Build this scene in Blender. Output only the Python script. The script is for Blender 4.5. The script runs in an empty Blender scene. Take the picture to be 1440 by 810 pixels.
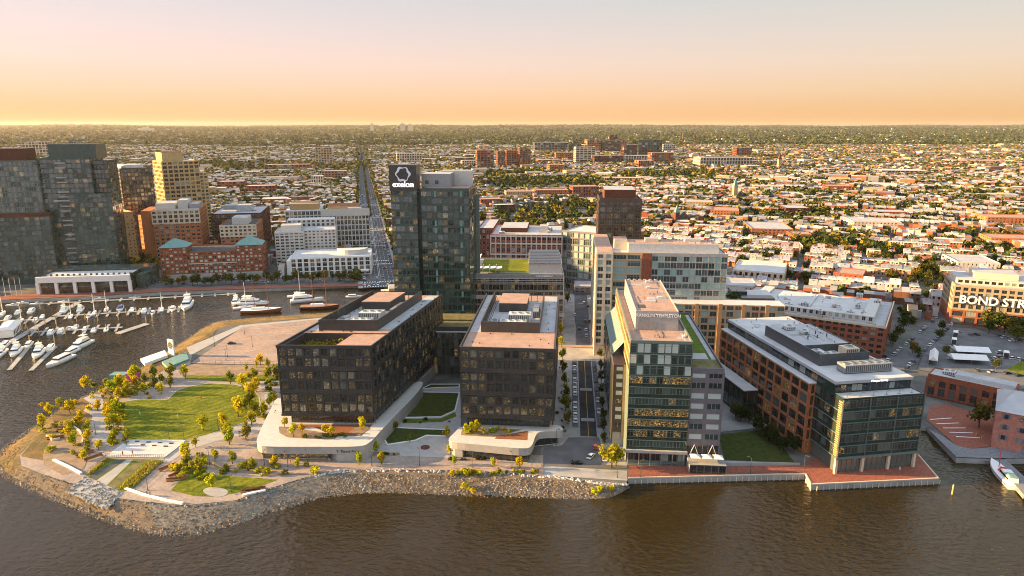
import bpy, math, random
import numpy as np
from math import sin, cos, tan, atan, radians, pi
from mathutils import Vector, Matrix, Euler
from mathutils.geometry import tessellate_polygon

# ------------------------------------------------------------------ camera, sky, sun, exposure
sc = bpy.context.scene
col = sc.collection
FPX, CZ = 960.0, 122.0                  # focal length in px of a 1440 wide frame, camera height (m)
TH = atan(228 / 960.0)                  # pitch below the horizon
cam_d = bpy.data.cameras.new('camera'); cam = bpy.data.objects.new('camera', cam_d); col.objects.link(cam)
cam.location = (0, 0, CZ); cam.rotation_euler = (pi / 2 - TH, 0, 0)
cam_d.sensor_width = 36; cam_d.lens = 24; cam_d.clip_start = 1; cam_d.clip_end = 80000
sc.camera = cam
SUN_EL, SUN_AZ = 12.0, 3.0               # elevation; the sun stands left (-X) and this many degrees beyond (+Y)
HAZE = 1.5e-5
w = bpy.data.worlds.new('World'); sc.world = w; w.use_nodes = True
nt = w.node_tree; nt.nodes.clear()
def N(nt, t, **kw):
    n = nt.nodes.new(t)
    for k, v in kw.items():
        setattr(n, k, v)
    return n
wo = N(nt, 'ShaderNodeOutputWorld'); bg = N(nt, 'ShaderNodeBackground'); bg.inputs[1].default_value = 0.1
sky = N(nt, 'ShaderNodeTexSky', sky_type='NISHITA'); sky.sun_disc = False
sky.sun_elevation = radians(SUN_EL); sky.sun_rotation = radians(-90 + SUN_AZ)
sky.air_density = 1.5; sky.dust_density = 4.0; sky.ozone_density = 1.0; sky.altitude = 100
tcw = N(nt, 'ShaderNodeTexCoord'); sep = N(nt, 'ShaderNodeSeparateXYZ'); nt.links.new(tcw.outputs['Generated'], sep.inputs[0])
SK = [(0.0, (.84, .425, .18)), (.02, (.86, .49, .245)), (.045, (.85, .56, .37)), (.08, (.81, .60, .51)), (.12, (.70, .585, .565)), (.16, (.60, .565, .575)), (.45, (.76, .82, .92)), (1.0, (.70, .86, 1.12))]
SK2 = [(0.0, (.60, .54, .56)), (.08, (.60, .58, .63)), (.2, (.62, .66, .74)), (.45, (.76, .84, .95)), (1.0, (.72, .86, 1.10))]   # the sky opposite the view, away from the afterglow
def sky_ramp(SK):
    ramp = N(nt, 'ShaderNodeValToRGB'); e = ramp.color_ramp.elements
    e[0].position, e[0].color = SK[0][0], (*SK[0][1], 1); e[1].position, e[1].color = SK[-1][0], (*SK[-1][1], 1)
    for p, c in SK[1:-1]:
        x = e.new(p); x.color = (*c, 1)
    nt.links.new(sep.outputs[2], ramp.inputs[0]); return ramp
ra, rb = sky_ramp(SK), sky_ramp(SK2)
mry = N(nt, 'ShaderNodeMapRange'); mry.inputs[1].default_value = -.35; mry.inputs[2].default_value = .25; nt.links.new(sep.outputs[1], mry.inputs[0])
mxy = N(nt, 'ShaderNodeMixRGB'); nt.links.new(mry.outputs[0], mxy.inputs[0]); nt.links.new(rb.outputs[0], mxy.inputs[1]); nt.links.new(ra.outputs[0], mxy.inputs[2])
sc10 = N(nt, 'ShaderNodeVectorMath', operation='SCALE'); sc10.inputs['Scale'].default_value = 2.7
tx = N(nt, 'ShaderNodeMixRGB', blend_type='MULTIPLY'); tx.inputs[0].default_value = 1                  # pinker towards the west, greener to the east
rx = sky_ramp([(0.0, (1.08, 1.04, 1.10)), (1.0, (.90, .96, .90))]); mrx = N(nt, 'ShaderNodeMapRange'); mrx.inputs[1].default_value = -.6; mrx.inputs[2].default_value = .6
nt.links.new(sep.outputs[0], mrx.inputs[0]); nt.links.new(mrx.outputs[0], rx.inputs[0]); nt.links.new(mxy.outputs[0], tx.inputs[1]); nt.links.new(rx.outputs[0], tx.inputs[2])
nt.links.new(tx.outputs[0], sc10.inputs[0])
mixw = N(nt, 'ShaderNodeMixRGB'); mixw.inputs[0].default_value = 0.93
nt.links.new(sky.outputs[0], mixw.inputs[1]); nt.links.new(sc10.outputs[0], mixw.inputs[2])
nt.links.new(mixw.outputs[0], bg.inputs[0]); nt.links.new(bg.outputs[0], wo.inputs[0])
sl = bpy.data.lights.new('sun', 'SUN'); sl.energy = 5.0; sl.angle = radians(.5); sl.color = (1.0, .63, .25)
so = bpy.data.objects.new('sun', sl); col.objects.link(so)
LDIR = Vector((-cos(radians(SUN_AZ)) * cos(radians(SUN_EL)), sin(radians(SUN_AZ)) * cos(radians(SUN_EL)), sin(radians(SUN_EL))))
so.rotation_euler = LDIR.to_track_quat('Z', 'Y').to_euler(); so.location = (-300, 50, 300)
vs = sc.view_settings; vs.view_transform = 'Standard'; vs.look = 'None'; vs.gamma = 1; vs.use_curve_mapping = False; vs.exposure = 2.15
sc.cycles.use_denoising = True; sc.cycles.denoising_prefilter = 'ACCURATE'; sc.cycles.denoising_input_passes = 'RGB_ALBEDO_NORMAL'
try: sc.cycles.denoiser = 'OPENIMAGEDENOISE'
except Exception: pass
sc.cycles.filter_width = 1.0; sc.cycles.max_bounces = 6; sc.cycles.diffuse_bounces = 2; sc.cycles.glossy_bounces = 3; sc.cycles.transmission_bounces = 3
sc.cycles.volume_bounces = 0; sc.cycles.caustics_reflective = False; sc.cycles.caustics_refractive = False
sc.cycles.sample_clamp_indirect = 4

# ------------------------------------------------------------------ where a point of the survey photo lies on a level plane
def G(px, py, z=2.0):
    a = (px - 720) / FPX; b = (405 - py) / FPX
    dy = cos(TH) + b * sin(TH); dz = -sin(TH) + b * cos(TH)
    t = (z - CZ) / dz
    return (t * a, t * dy)
def XZ(px, py, Y):
    a = (px - 720) / FPX; b = (405 - py) / FPX
    dy = cos(TH) + b * sin(TH); dz = -sin(TH) + b * cos(TH)
    t = Y / dy
    return (t * a, CZ + t * dz)
def P(x, y, z):
    dz = z - CZ
    c = y * cos(TH) - dz * sin(TH); u = y * sin(TH) + dz * cos(TH)
    return (720 + FPX * x / c, 405 - FPX * u / c)
R = random.Random(7)

# ------------------------------------------------------------------ materials
def _mat(name):
    m = bpy.data.materials.new(name); m.use_nodes = True
    t = m.node_tree; b = t.nodes['Principled BSDF']
    return m, t, b
def world_noise(t, scale, detail=3.0, stretch=None):
    g = N(t, 'ShaderNodeNewGeometry'); n = N(t, 'ShaderNodeTexNoise'); n.inputs['Scale'].default_value = scale; n.inputs['Detail'].default_value = detail
    if stretch:
        mp = N(t, 'ShaderNodeMapping'); mp.inputs['Scale'].default_value = stretch
        t.links.new(g.outputs['Position'], mp.inputs[0]); t.links.new(mp.outputs[0], n.inputs['Vector'])
    else:
        t.links.new(g.outputs['Position'], n.inputs['Vector'])
    return n
def scaled(t, colsock, facsock, lo, hi, fmin=.3, fmax=.7):
    mr = N(t, 'ShaderNodeMapRange'); mr.inputs[1].default_value = fmin; mr.inputs[2].default_value = fmax
    mr.inputs[3].default_value = lo; mr.inputs[4].default_value = hi
    t.links.new(facsock, mr.inputs[0])
    v = N(t, 'ShaderNodeVectorMath', operation='SCALE')
    if isinstance(colsock, tuple): v.inputs[0].default_value = colsock
    else: t.links.new(colsock, v.inputs[0])
    t.links.new(mr.outputs[0], v.inputs['Scale'])
    return v.outputs[0]
def pm(name, c, rough=.8, var=.18, scale=.5, bump=0, metal=0, c2=None, spec=None, objcol=False, stretch=None):
    m, t, b = _mat(name)
    n = world_noise(t, scale, 4, stretch)
    src = tuple(c)
    if objcol:
        oi = N(t, 'ShaderNodeObjectInfo'); src = oi.outputs['Color']
    if c2:
        rp = N(t, 'ShaderNodeValToRGB'); rp.color_ramp.elements[0].color = (*c, 1); rp.color_ramp.elements[1].color = (*c2, 1)
        rp.color_ramp.elements[0].position = .38; rp.color_ramp.elements[1].position = .62
        t.links.new(n.outputs[0], rp.inputs[0]); src = rp.outputs[0]
        n2 = world_noise(t, scale * 7, 3)
        out = scaled(t, src, n2.outputs[0], 1 - var, 1 + var)
    else:
        out = scaled(t, src, n.outputs[0], 1 - var, 1 + var)
    t.links.new(out, b.inputs['Base Color'])
    b.inputs['Roughness'].default_value = rough; b.inputs['Metallic'].default_value = metal
    if spec is None and rough >= .7 and not metal: spec = .12
    if spec is not None: b.inputs['Specular IOR Level'].default_value = spec
    if bump:
        bp = N(t, 'ShaderNodeBump'); bp.inputs['Strength'].default_value = bump; bp.inputs['Distance'].default_value = .3
        nb = world_noise(t, scale * 5, 3); t.links.new(nb.outputs[0], bp.inputs['Height']); t.links.new(bp.outputs[0], b.inputs['Normal'])
    return m
def island_rnd(t, k=0.0):
    oi = N(t, 'ShaderNodeObjectInfo'); g = N(t, 'ShaderNodeNewGeometry')
    m1 = N(t, 'ShaderNodeMath', operation='MULTIPLY_ADD'); m1.inputs[1].default_value = 13.7 + k
    t.links.new(oi.outputs['Random'], m1.inputs[0]); 
    m0 = N(t, 'ShaderNodeMath', operation='MULTIPLY'); m0.inputs[1].default_value = 1 + k * 7
    t.links.new(g.outputs['Random Per Island'], m0.inputs[0]); t.links.new(m0.outputs[0], m1.inputs[2])
    f = N(t, 'ShaderNodeMath', operation='FRACT'); t.links.new(m1.outputs[0], f.inputs[0])
    return f.outputs[0]
def glass(name, tint, lit=.08, litc=(1, .55, .15), lits=.7, blind=.12, blindc=(.25, .27, .24), ior=1.75, rough=.05, wob=.02):
    m, t, b = _mat(name)
    r1 = island_rnd(t, 0); r2 = island_rnd(t, 1.3)
    n = world_noise(t, 1.9, 3, (1, 1, 1.6))
    base = scaled(t, tuple(tint), r1, .55, 1.5, 0, 1)
    lt = N(t, 'ShaderNodeMath', operation='LESS_THAN'); lt.inputs[1].default_value = blind; t.links.new(r2, lt.inputs[0])
    mx = N(t, 'ShaderNodeMixRGB'); t.links.new(lt.outputs[0], mx.inputs[0]); t.links.new(base, mx.inputs[1]); mx.inputs[2].default_value = (*blindc, 1)
    t.links.new(mx.outputs[0], b.inputs['Base Color'])
    b.inputs['Roughness'].default_value = rough; b.inputs['IOR'].default_value = ior
    gt = N(t, 'ShaderNodeMath', operation='GREATER_THAN'); gt.inputs[1].default_value = 1 - lit; t.links.new(r1, gt.inputs[0])
    mr = N(t, 'ShaderNodeMapRange'); mr.inputs[1].default_value = .50; mr.inputs[2].default_value = .72; mr.inputs[3].default_value = 0; mr.inputs[4].default_value = lits
    t.links.new(n.outputs[0], mr.inputs[0])
    mu = N(t, 'ShaderNodeMath', operation='MULTIPLY'); t.links.new(gt.outputs[0], mu.inputs[0]); t.links.new(mr.outputs[0], mu.inputs[1])
    b.inputs['Emission Color'].default_value = (*litc, 1); t.links.new(mu.outputs[0], b.inputs['Emission Strength'])
    wn = N(t, 'ShaderNodeTexWhiteNoise', noise_dimensions='1D'); t.links.new(r2, wn.inputs['W'])
    v1 = N(t, 'ShaderNodeVectorMath', operation='SUBTRACT'); v1.inputs[1].default_value = (.5, .5, .5); t.links.new(wn.outputs['Color'], v1.inputs[0])
    v2 = N(t, 'ShaderNodeVectorMath', operation='SCALE'); v2.inputs['Scale'].default_value = .09 + wob; t.links.new(v1.outputs[0], v2.inputs[0])
    gg = N(t, 'ShaderNodeNewGeometry'); v3 = N(t, 'ShaderNodeVectorMath', operation='ADD'); t.links.new(gg.outputs['Normal'], v3.inputs[0]); t.links.new(v2.outputs[0], v3.inputs[1])
    v4 = N(t, 'ShaderNodeVectorMath', operation='NORMALIZE'); t.links.new(v3.outputs[0], v4.inputs[0]); t.links.new(v4.outputs[0], b.inputs['Normal'])
    return m
def foliage(name, c, objcol=False, trans=.45, var=.42):
    m, t, b = _mat(name)
    r = island_rnd(t, 0)
    src = tuple(c)
    if objcol:
        oi = N(t, 'ShaderNodeObjectInfo'); src = oi.outputs['Color']
    c1 = scaled(t, src, r, 1 - var, 1 + var, 0, 1)
    d = N(t, 'ShaderNodeBsdfDiffuse'); tr = N(t, 'ShaderNodeBsdfTranslucent'); mx = N(t, 'ShaderNodeMixShader'); mx.inputs[0].default_value = trans
    t.links.new(c1, d.inputs[0]); t.links.new(c1, tr.inputs[0]); t.links.new(d.outputs[0], mx.inputs[1]); t.links.new(tr.outputs[0], mx.inputs[2])
    t.links.new(mx.outputs[0], t.nodes['Material Output'].inputs[0]); t.nodes.remove(b)
    return m
def attr_mat(name, rough=.85, var=.15, scale=.15):          # colour of each far house / tree stored per face corner
    m, t, b = _mat(name)
    a = N(t, 'ShaderNodeAttribute'); a.attribute_name = 'Col'
    n = world_noise(t, scale, 3)
    t.links.new(scaled(t, a.outputs['Color'], n.outputs[0], 1 - var, 1 + var), b.inputs['Base Color'])
    b.inputs['Roughness'].default_value = rough; b.inputs['Specular IOR Level'].default_value = .08
    return m
M = dict(
 asphalt=pm('asphalt', (.05, .05, .053), .9, .3, .25), asphalt_pale=pm('worn_asphalt', (.13, .13, .135), .9, .22, .2),
 lot=pm('parking_paving', (.37, .265, .21), .9, .18, .08, c2=(.29, .22, .185)), paving=pm('plaza_paving', (.34, .275, .23), .85, .18, .15, c2=(.27, .225, .195)),
 concrete=pm('concrete', (.33, .32, .305), .8, .18, .2), pale_stone=pm('pale_stone', (.37, .355, .335), .75, .1, .4), white=pm('white_paint', (.74, .72, .70), .6, .06, .5),
 brickpave=pm('brick_paving', (.26, .095, .065), .85, .25, 1.2), timber=pm('timber_deck', (.24, .10, .05), .7, .25, 1.5), greywood=pm('weathered_planks', (.2, .2, .21), .8, .25, 1.5),
 grass=pm('lawn_grass', (.10, .125, .008), .95, .35, .12, c2=(.15, .16, .012)), shadegrass=pm('shaded_court_grass', (.05, .066, .015), .95, .3, .5),  # court grass: darker copy, the court's shade put into its colour
 drygrass=pm('dry_bank_grass', (.22, .13, .05), .95, .35, .25, c2=(.12, .10, .04)),
 dirt=pm('bare_earth', (.26, .19, .13), .95, .25, .3), roof_pink=pm('pale_membrane_roof', (.42, .275, .21), .85, .16, .25, c2=(.35, .235, .185)), roof_grey=pm('grey_roof', (.40, .40, .41), .85, .14, .2),
 roof_white=pm('white_roof', (.52, .51, .50), .8, .1, .2), roof_dark=pm('dark_roof', (.075, .08, .085), .85, .25, .3), black=pm('black_metal_panel', (.04, .039, .038), .45, .25, .6), blackroof=pm('charcoal_cladding', (.05, .045, .042), .5, .2, .5),
 steel=pm('grey_steel', (.3, .31, .32), .4, .12, 1, metal=.5), dsteel=pm('dark_steel', (.07, .075, .08), .45, .2, 1), hvac=pm('rooftop_unit_metal', (.55, .55, .54), .5, .12, 1, metal=.2),
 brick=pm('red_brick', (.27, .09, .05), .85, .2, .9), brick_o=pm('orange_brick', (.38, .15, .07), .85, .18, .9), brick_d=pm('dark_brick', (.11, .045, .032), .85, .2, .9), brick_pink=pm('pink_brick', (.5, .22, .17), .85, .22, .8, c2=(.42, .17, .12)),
 cream=pm('cream_stucco', (.6, .5, .38), .8, .1, .5), beige=pm('beige_panel', (.46, .32, .19), .8, .1, .5), tan=pm('tan_panel', (.42, .25, .12), .8, .12, .5), gold=pm('golden_stone_and_sunlight', (.48, .33, .16), .8, .15, .5),
 whitewall=pm('white_wall', (.52, .50, .47), .75, .08, .5), greywall=pm('grey_wall', (.2, .19, .2), .7, .12, .5), greypanel=pm('mauve_grey_panel', (.15, .135, .15), .6, .15, .6), green_cu=pm('verdigris_copper', (.13, .26, .235), .6, .15, .6),
 sedum=pm('green_roof_planting', (.10, .135, .02), .95, .3, .5), sedum_d=pm('dry_green_roof', (.15, .13, .06), .95, .3, .4), solar=pm('solar_panel', (.03, .035, .05), .25, .2, 1),
 g_block=glass('block_office_glass', (.026, .03, .024), .5, litc=(1, .6, .2), lits=.085, blind=.16, blindc=(.10, .12, .105), ior=1.9),
 g_black=glass('dark_office_glass', (.03, .034, .028), .12, lits=.12, blind=.16, blindc=(.10, .12, .105), ior=1.9), g_green=glass('green_curtain_glass', (.022, .045, .037), .05, lits=.2, blind=.14, blindc=(.05, .085, .07), ior=2.0),
 g_tower=glass('harbour_tower_glass', (.03, .05, .045), .03, lits=.2, blind=.1, blindc=(.06, .085, .08), ior=2.1, wob=.05), g_apart=glass('apartment_glass', (.05, .075, .07), .05, lits=.2, blind=.4, blindc=(.3, .42, .38), ior=1.7),
 g_lit=glass('lit_office_glass', (.03, .04, .03), .85, litc=(1, .5, .08), lits=.22, blind=.0, ior=1.7), g_dark=glass('plain_window_glass', (.02, .024, .028), .03, lits=.15, blind=.15, ior=1.6), g_curtain=glass('curtained_glass', (.03, .05, .045), .05, lits=.2, blind=.45, blindc=(.5, .55, .5), ior=1.6),
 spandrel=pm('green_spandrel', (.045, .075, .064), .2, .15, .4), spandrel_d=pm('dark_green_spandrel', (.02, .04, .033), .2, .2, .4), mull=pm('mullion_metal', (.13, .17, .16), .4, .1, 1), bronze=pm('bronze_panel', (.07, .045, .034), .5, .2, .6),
 leaf=foliage('leaf', (.1, .1, .02), objcol=True), bark=pm('bark', (.1, .07, .05), .95, .2, 3), shrub=foliage('shrub_leaf', (.1, .1, .02), objcol=True),
 rock=attr_mat('rock_stone', .9, .2, .8), housewall=pm('painted_house_wall', (.5, .5, .5), .85, .15, .6, objcol=True), houseroof=pm('house_roof', (.5, .5, .5), .85, .15, .4, objcol=True),
 far=attr_mat('far_town_wall', .85, .15, .1), farleaf=attr_mat('far_leaf', .95, .3, .2), carpaint=pm('car_paint', (.5, .5, .5), .3, .03, 1, objcol=True), rubber=pm('rubber', (.02, .02, .02), .8, .1, 2), carglass=pm('car_glass', (.015, .018, .02), .1, .05, 1),
 boatwhite=pm('boat_gelcoat', (.8, .8, .78), .3, .04, .6), boatblue=pm('boat_canvas', (.08, .12, .25), .7, .1, 1), varnish=pm('varnished_wood', (.35, .14, .04), .35, .15, 2), sail=pm('hull_dark_paint', (.05, .03, .03), .35, .15, 1),
 skin=pm('clothing', (.5, .5, .5), .9, .1, 3, objcol=True), yellowline=pm('yellow_road_paint', (.6, .33, .04), .8, .15, 1), whiteline=pm('white_road_paint', (.7, .7, .68), .8, .15, 1), signwhite=pm('white_letters', (.85, .85, .85), .5, .02, 1), logoring=pm('pale_violet_logo', (.7, .72, .82), .4, .1, .3), red=pm('red_paint', (.6, .04, .03), .5, .1, 1),
)
m, t, b = _mat('lit_lettering'); b.inputs['Emission Color'].default_value = (1, .97, .9, 1); b.inputs['Emission Strength'].default_value = .7; b.inputs['Base Color'].default_value = (.85, .85, .85, 1); M['litsign'] = m
# water: dark brown harbour with wind ripples
m, t, b = _mat('harbour_water'); M['water'] = m
b.inputs['Base Color'].default_value = (.027, .018, .004, 1); b.inputs['Roughness'].default_value = .09; b.inputs['IOR'].default_value = 1.34
n1 = world_noise(t, .5, 3, (.75, 1.25, 1)); n2 = world_noise(t, .06, 2); n3 = world_noise(t, .012, 2)
ad = N(t, 'ShaderNodeMath', operation='MULTIPLY_ADD'); ad.inputs[1].default_value = 1.2; t.links.new(n2.outputs[0], ad.inputs[0]); t.links.new(n1.outputs[0], ad.inputs[2])
bp = N(t, 'ShaderNodeBump'); bp.inputs['Distance'].default_value = 1.0; t.links.new(ad.outputs[0], bp.inputs['Height'])
mr = N(t, 'ShaderNodeMapRange'); mr.inputs[1].default_value = .35; mr.inputs[2].default_value = .65; mr.inputs[3].default_value = .2; mr.inputs[4].default_value = .85; t.links.new(n3.outputs[0], mr.inputs[0])
t.links.new(mr.outputs[0], bp.inputs['Strength']); t.links.new(bp.outputs[0], b.inputs['Normal'])

# ------------------------------------------------------------------ mesh collector
class MB:
    def __init__(s): s.v = []; s.f = []; s.m = []
    def add(s, vs, fs, mi=0):
        o = len(s.v); s.v += [tuple(p) for p in vs]
        for f in fs: s.f.append(tuple(i + o for i in f)); s.m.append(mi)
    def box(s, a, b, c, d, z0, z1, mi=0, top=None):
        ta, tb, tc, td = (a, b, c, d) if top is None else top
        s.add([(a, c, z0), (b, c, z0), (b, d, z0), (a, d, z0), (ta, tc, z1), (tb, tc, z1), (tb, td, z1), (ta, td, z1)],
              [(3, 2, 1, 0), (4, 5, 6, 7), (0, 1, 5, 4), (1, 2, 6, 5), (2, 3, 7, 6), (3, 0, 4, 7)], mi)
    def prism(s, poly, z0, z1, mi=0, cap=True):
        n = len(poly); A = sum(poly[i][0] * poly[(i + 1) % n][1] - poly[(i + 1) % n][0] * poly[i][1] for i in range(n))
        if A < 0: poly = poly[::-1]
        vs = [(x, y, z0) for x, y in poly] + [(x, y, z1) for x, y in poly]
        fs = [(i, (i + 1) % n, (i + 1) % n + n, i + n) for i in range(n)]
        if cap:
            tr = tessellate_polygon([[Vector((x, y, 0)) for x, y in poly]])
            for a, b, c in tr:
                pa, pb, pc = poly[a], poly[b], poly[c]
                if (pb[0] - pa[0]) * (pc[1] - pa[1]) - (pb[1] - pa[1]) * (pc[0] - pa[0]) < 0: b, c = c, b
                fs.append((a + n, b + n, c + n)); fs.append((c, b, a))
        s.add(vs, fs, mi)
    def sheet(s, poly, z, mi=0):
        tr = tessellate_polygon([[Vector((x, y, 0)) for x, y in poly]]); fs = []
        for a, b, c in tr:
            pa, pb, pc = poly[a], poly[b], poly[c]
            if (pb[0] - pa[0]) * (pc[1] - pa[1]) - (pb[1] - pa[1]) * (pc[0] - pa[0]) < 0: b, c = c, b
            fs.append((a, b, c))
        s.add([(x, y, z) for x, y in poly], fs, mi)
    def tube(s, p, q, r0, r1=None, n=6, mi=0):
        p = Vector(p); q = Vector(q); r1 = r0 if r1 is None else r1
        d = (q - p).normalized(); a = d.orthogonal().normalized(); b = d.cross(a)
        vs = []
        for c, r in ((p, r0), (q, r1)):
            for i in range(n):
                t = 2 * pi * i / n; vs.append(c + a * cos(t) * r + b * sin(t) * r)
        s.add(vs, [(i, (i + 1) % n, (i + 1) % n + n, i + n) for i in range(n)] + [tuple(range(n - 1, -1, -1)), tuple(range(n, 2 * n))], mi)
    def mesh(s, name, mats, xf=None):
        me = bpy.data.meshes.new(name)
        me.from_pydata([xf(p) for p in s.v] if xf else s.v, [], s.f)
        for m in (mats if isinstance(mats, (list, tuple)) else [mats]): me.materials.append(m)
        if any(s.m): me.polygons.foreach_set('material_index', s.m)
        me.update(); return me
    def build(s, name, mats, parent=None, xf=None, loc=None):
        return ob(name, s.mesh(name, mats, xf), parent, loc)
def ob(name, data, parent=None, loc=None, rz=0):
    o = bpy.data.objects.new(name, data); col.objects.link(o)
    if parent: o.parent = parent
    if loc: o.location = loc
    if rz: o.rotation_euler = (0, 0, rz)
    return o
def tag(o, label=None, cat=None, group=None, kind=None):
    if label: o['label'] = label
    if cat: o['category'] = cat
    if group: o['group'] = group
    if kind: o['kind'] = kind
    return o
def empty(name, loc, rz=0):
    o = ob(name, None, None, loc, rz); o.empty_display_size = 1; return o
def np_mesh(name, V, F, mat, colors=None):                  # V (n,3), F (m,4) numpy
    me = bpy.data.meshes.new(name); nf, k = F.shape
    me.vertices.add(len(V)); me.vertices.foreach_set('co', V.astype(np.float32).ravel())
    me.loops.add(nf * k); me.loops.foreach_set('vertex_index', F.astype(np.int32).ravel())
    me.polygons.add(nf); me.polygons.foreach_set('loop_start', np.arange(0, nf * k, k, dtype=np.int32))
    me.update(calc_edges=True)
    if colors is not None:
        a = me.color_attributes.new('Col', 'FLOAT_COLOR', 'CORNER')
        c = np.ones((nf, k, 4), np.float32); c[:, :, :3] = colors[:, None, :]
        a.data.foreach_set('color', c.ravel())
    me.materials.append(mat); me.validate(); me.shade_flat(); return me
ZC = [2.001]
def nz():
    ZC[0] += .003; return ZC[0]                             # each ground sheet lies a few mm above the one laid before it
def sheet(name, px, mat, z=2.0, world=False, kind='structure'):
    mb = MB(); mb.sheet(px if world else [G(a, b, 2.0) for a, b in px], nz())
    return tag(mb.build(name, mat), kind=kind)
def smooth(pts, it=2):
    for _ in range(it):
        q = []
        n = len(pts)
        for i in range(n):
            a, b = pts[i], pts[(i + 1) % n]
            q += [(a[0] * .75 + b[0] * .25, a[1] * .75 + b[1] * .25), (a[0] * .25 + b[0] * .75, a[1] * .25 + b[1] * .75)]
        pts = q
    return pts
# where things stand, so that the town's houses and trees keep clear
MX0, MY0, MS, MW, MH = -4200, 0, 4.0, 2200, 1450
OCC = np.zeros((MH, MW), bool)
def occ_poly(poly, val=True):
    xs = [p[0] for p in poly]; ys = [p[1] for p in poly]
    i0, i1 = max(0, int((min(xs) - MX0) / MS)), min(MW - 1, int((max(xs) - MX0) / MS) + 1)
    j0, j1 = max(0, int((min(ys) - MY0) / MS)), min(MH - 1, int((max(ys) - MY0) / MS) + 1)
    if i1 <= i0 or j1 <= j0: return
    X, Y = np.meshgrid(MX0 + (np.arange(i0, i1 + 1) + .5) * MS, MY0 + (np.arange(j0, j1 + 1) + .5) * MS)
    ins = np.zeros(X.shape, bool); n = len(poly)
    for k in range(n):
        xa, ya = poly[k]; xb, yb = poly[(k + 1) % n]
        if ya == yb: continue
        c = ((ya > Y) != (yb > Y)) & (X < (xb - xa) * (Y - ya) / (yb - ya) + xa); ins ^= c
    OCC[j0:j1 + 1, i0:i1 + 1][ins] = val
def occupied(x, y):
    i, j = int((x - MX0) / MS), int((y - MY0) / MS)
    return not (0 <= i < MW and 0 <= j < MH) or OCC[j, i]
LAND = []                                                   # landmarks that labels refer to: (phrase, x, y)
# mowing stripes in the grass colour, also standing in for faint tree-shadow bands
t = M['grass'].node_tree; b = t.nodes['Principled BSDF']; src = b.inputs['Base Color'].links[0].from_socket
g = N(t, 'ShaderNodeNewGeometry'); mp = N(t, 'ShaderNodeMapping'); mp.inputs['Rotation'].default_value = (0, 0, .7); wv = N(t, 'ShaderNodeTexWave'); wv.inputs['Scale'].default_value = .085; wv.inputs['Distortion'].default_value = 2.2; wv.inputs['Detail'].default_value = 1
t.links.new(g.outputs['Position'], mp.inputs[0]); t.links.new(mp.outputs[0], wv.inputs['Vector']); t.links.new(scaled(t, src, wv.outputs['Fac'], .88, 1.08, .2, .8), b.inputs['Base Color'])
# ------------------------------------------------------------------ building kit (u along the front, v into depth, heights above the ground)
WINCACHE = {}
def window_mesh(w, h, style, fr='mull'):
    key = (round(w, 1), round(h, 1), style, fr)
    if key in WINCACHE: return WINCACHE[key]
    mb = MB(); a, b = w / 2, h / 2; t = .09
    mb.add([(-a, -.03, -b), (a, -.03, -b), (a, -.03, b), (-a, -.03, b)], [(0, 1, 2, 3)], 0)
    for x in (-a + t / 2, a - t / 2): mb.box(x - t / 2, x + t / 2, -.1, -.02, -b, b, 1)
    for z in (-b + t / 2, b - t / 2): mb.box(-a + t, a - t, -.095, -.02, z - t / 2, z + t / 2, 1)
    nm = max(0, int(round(w / 1.5)) - 1)
    for i in range(nm):
        x = -a + (i + 1) * w / (nm + 1); mb.box(x - .035, x + .035, -.09, -.02, -b + t, b - t, 1)
    if h > 2.6: mb.box(-a + t, a - t, -.085, -.02, b * .45, b * .45 + .07, 1)
    me = mb.mesh('window', [M[style], M[fr]]); WINCACHE[key] = me; return me
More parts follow.
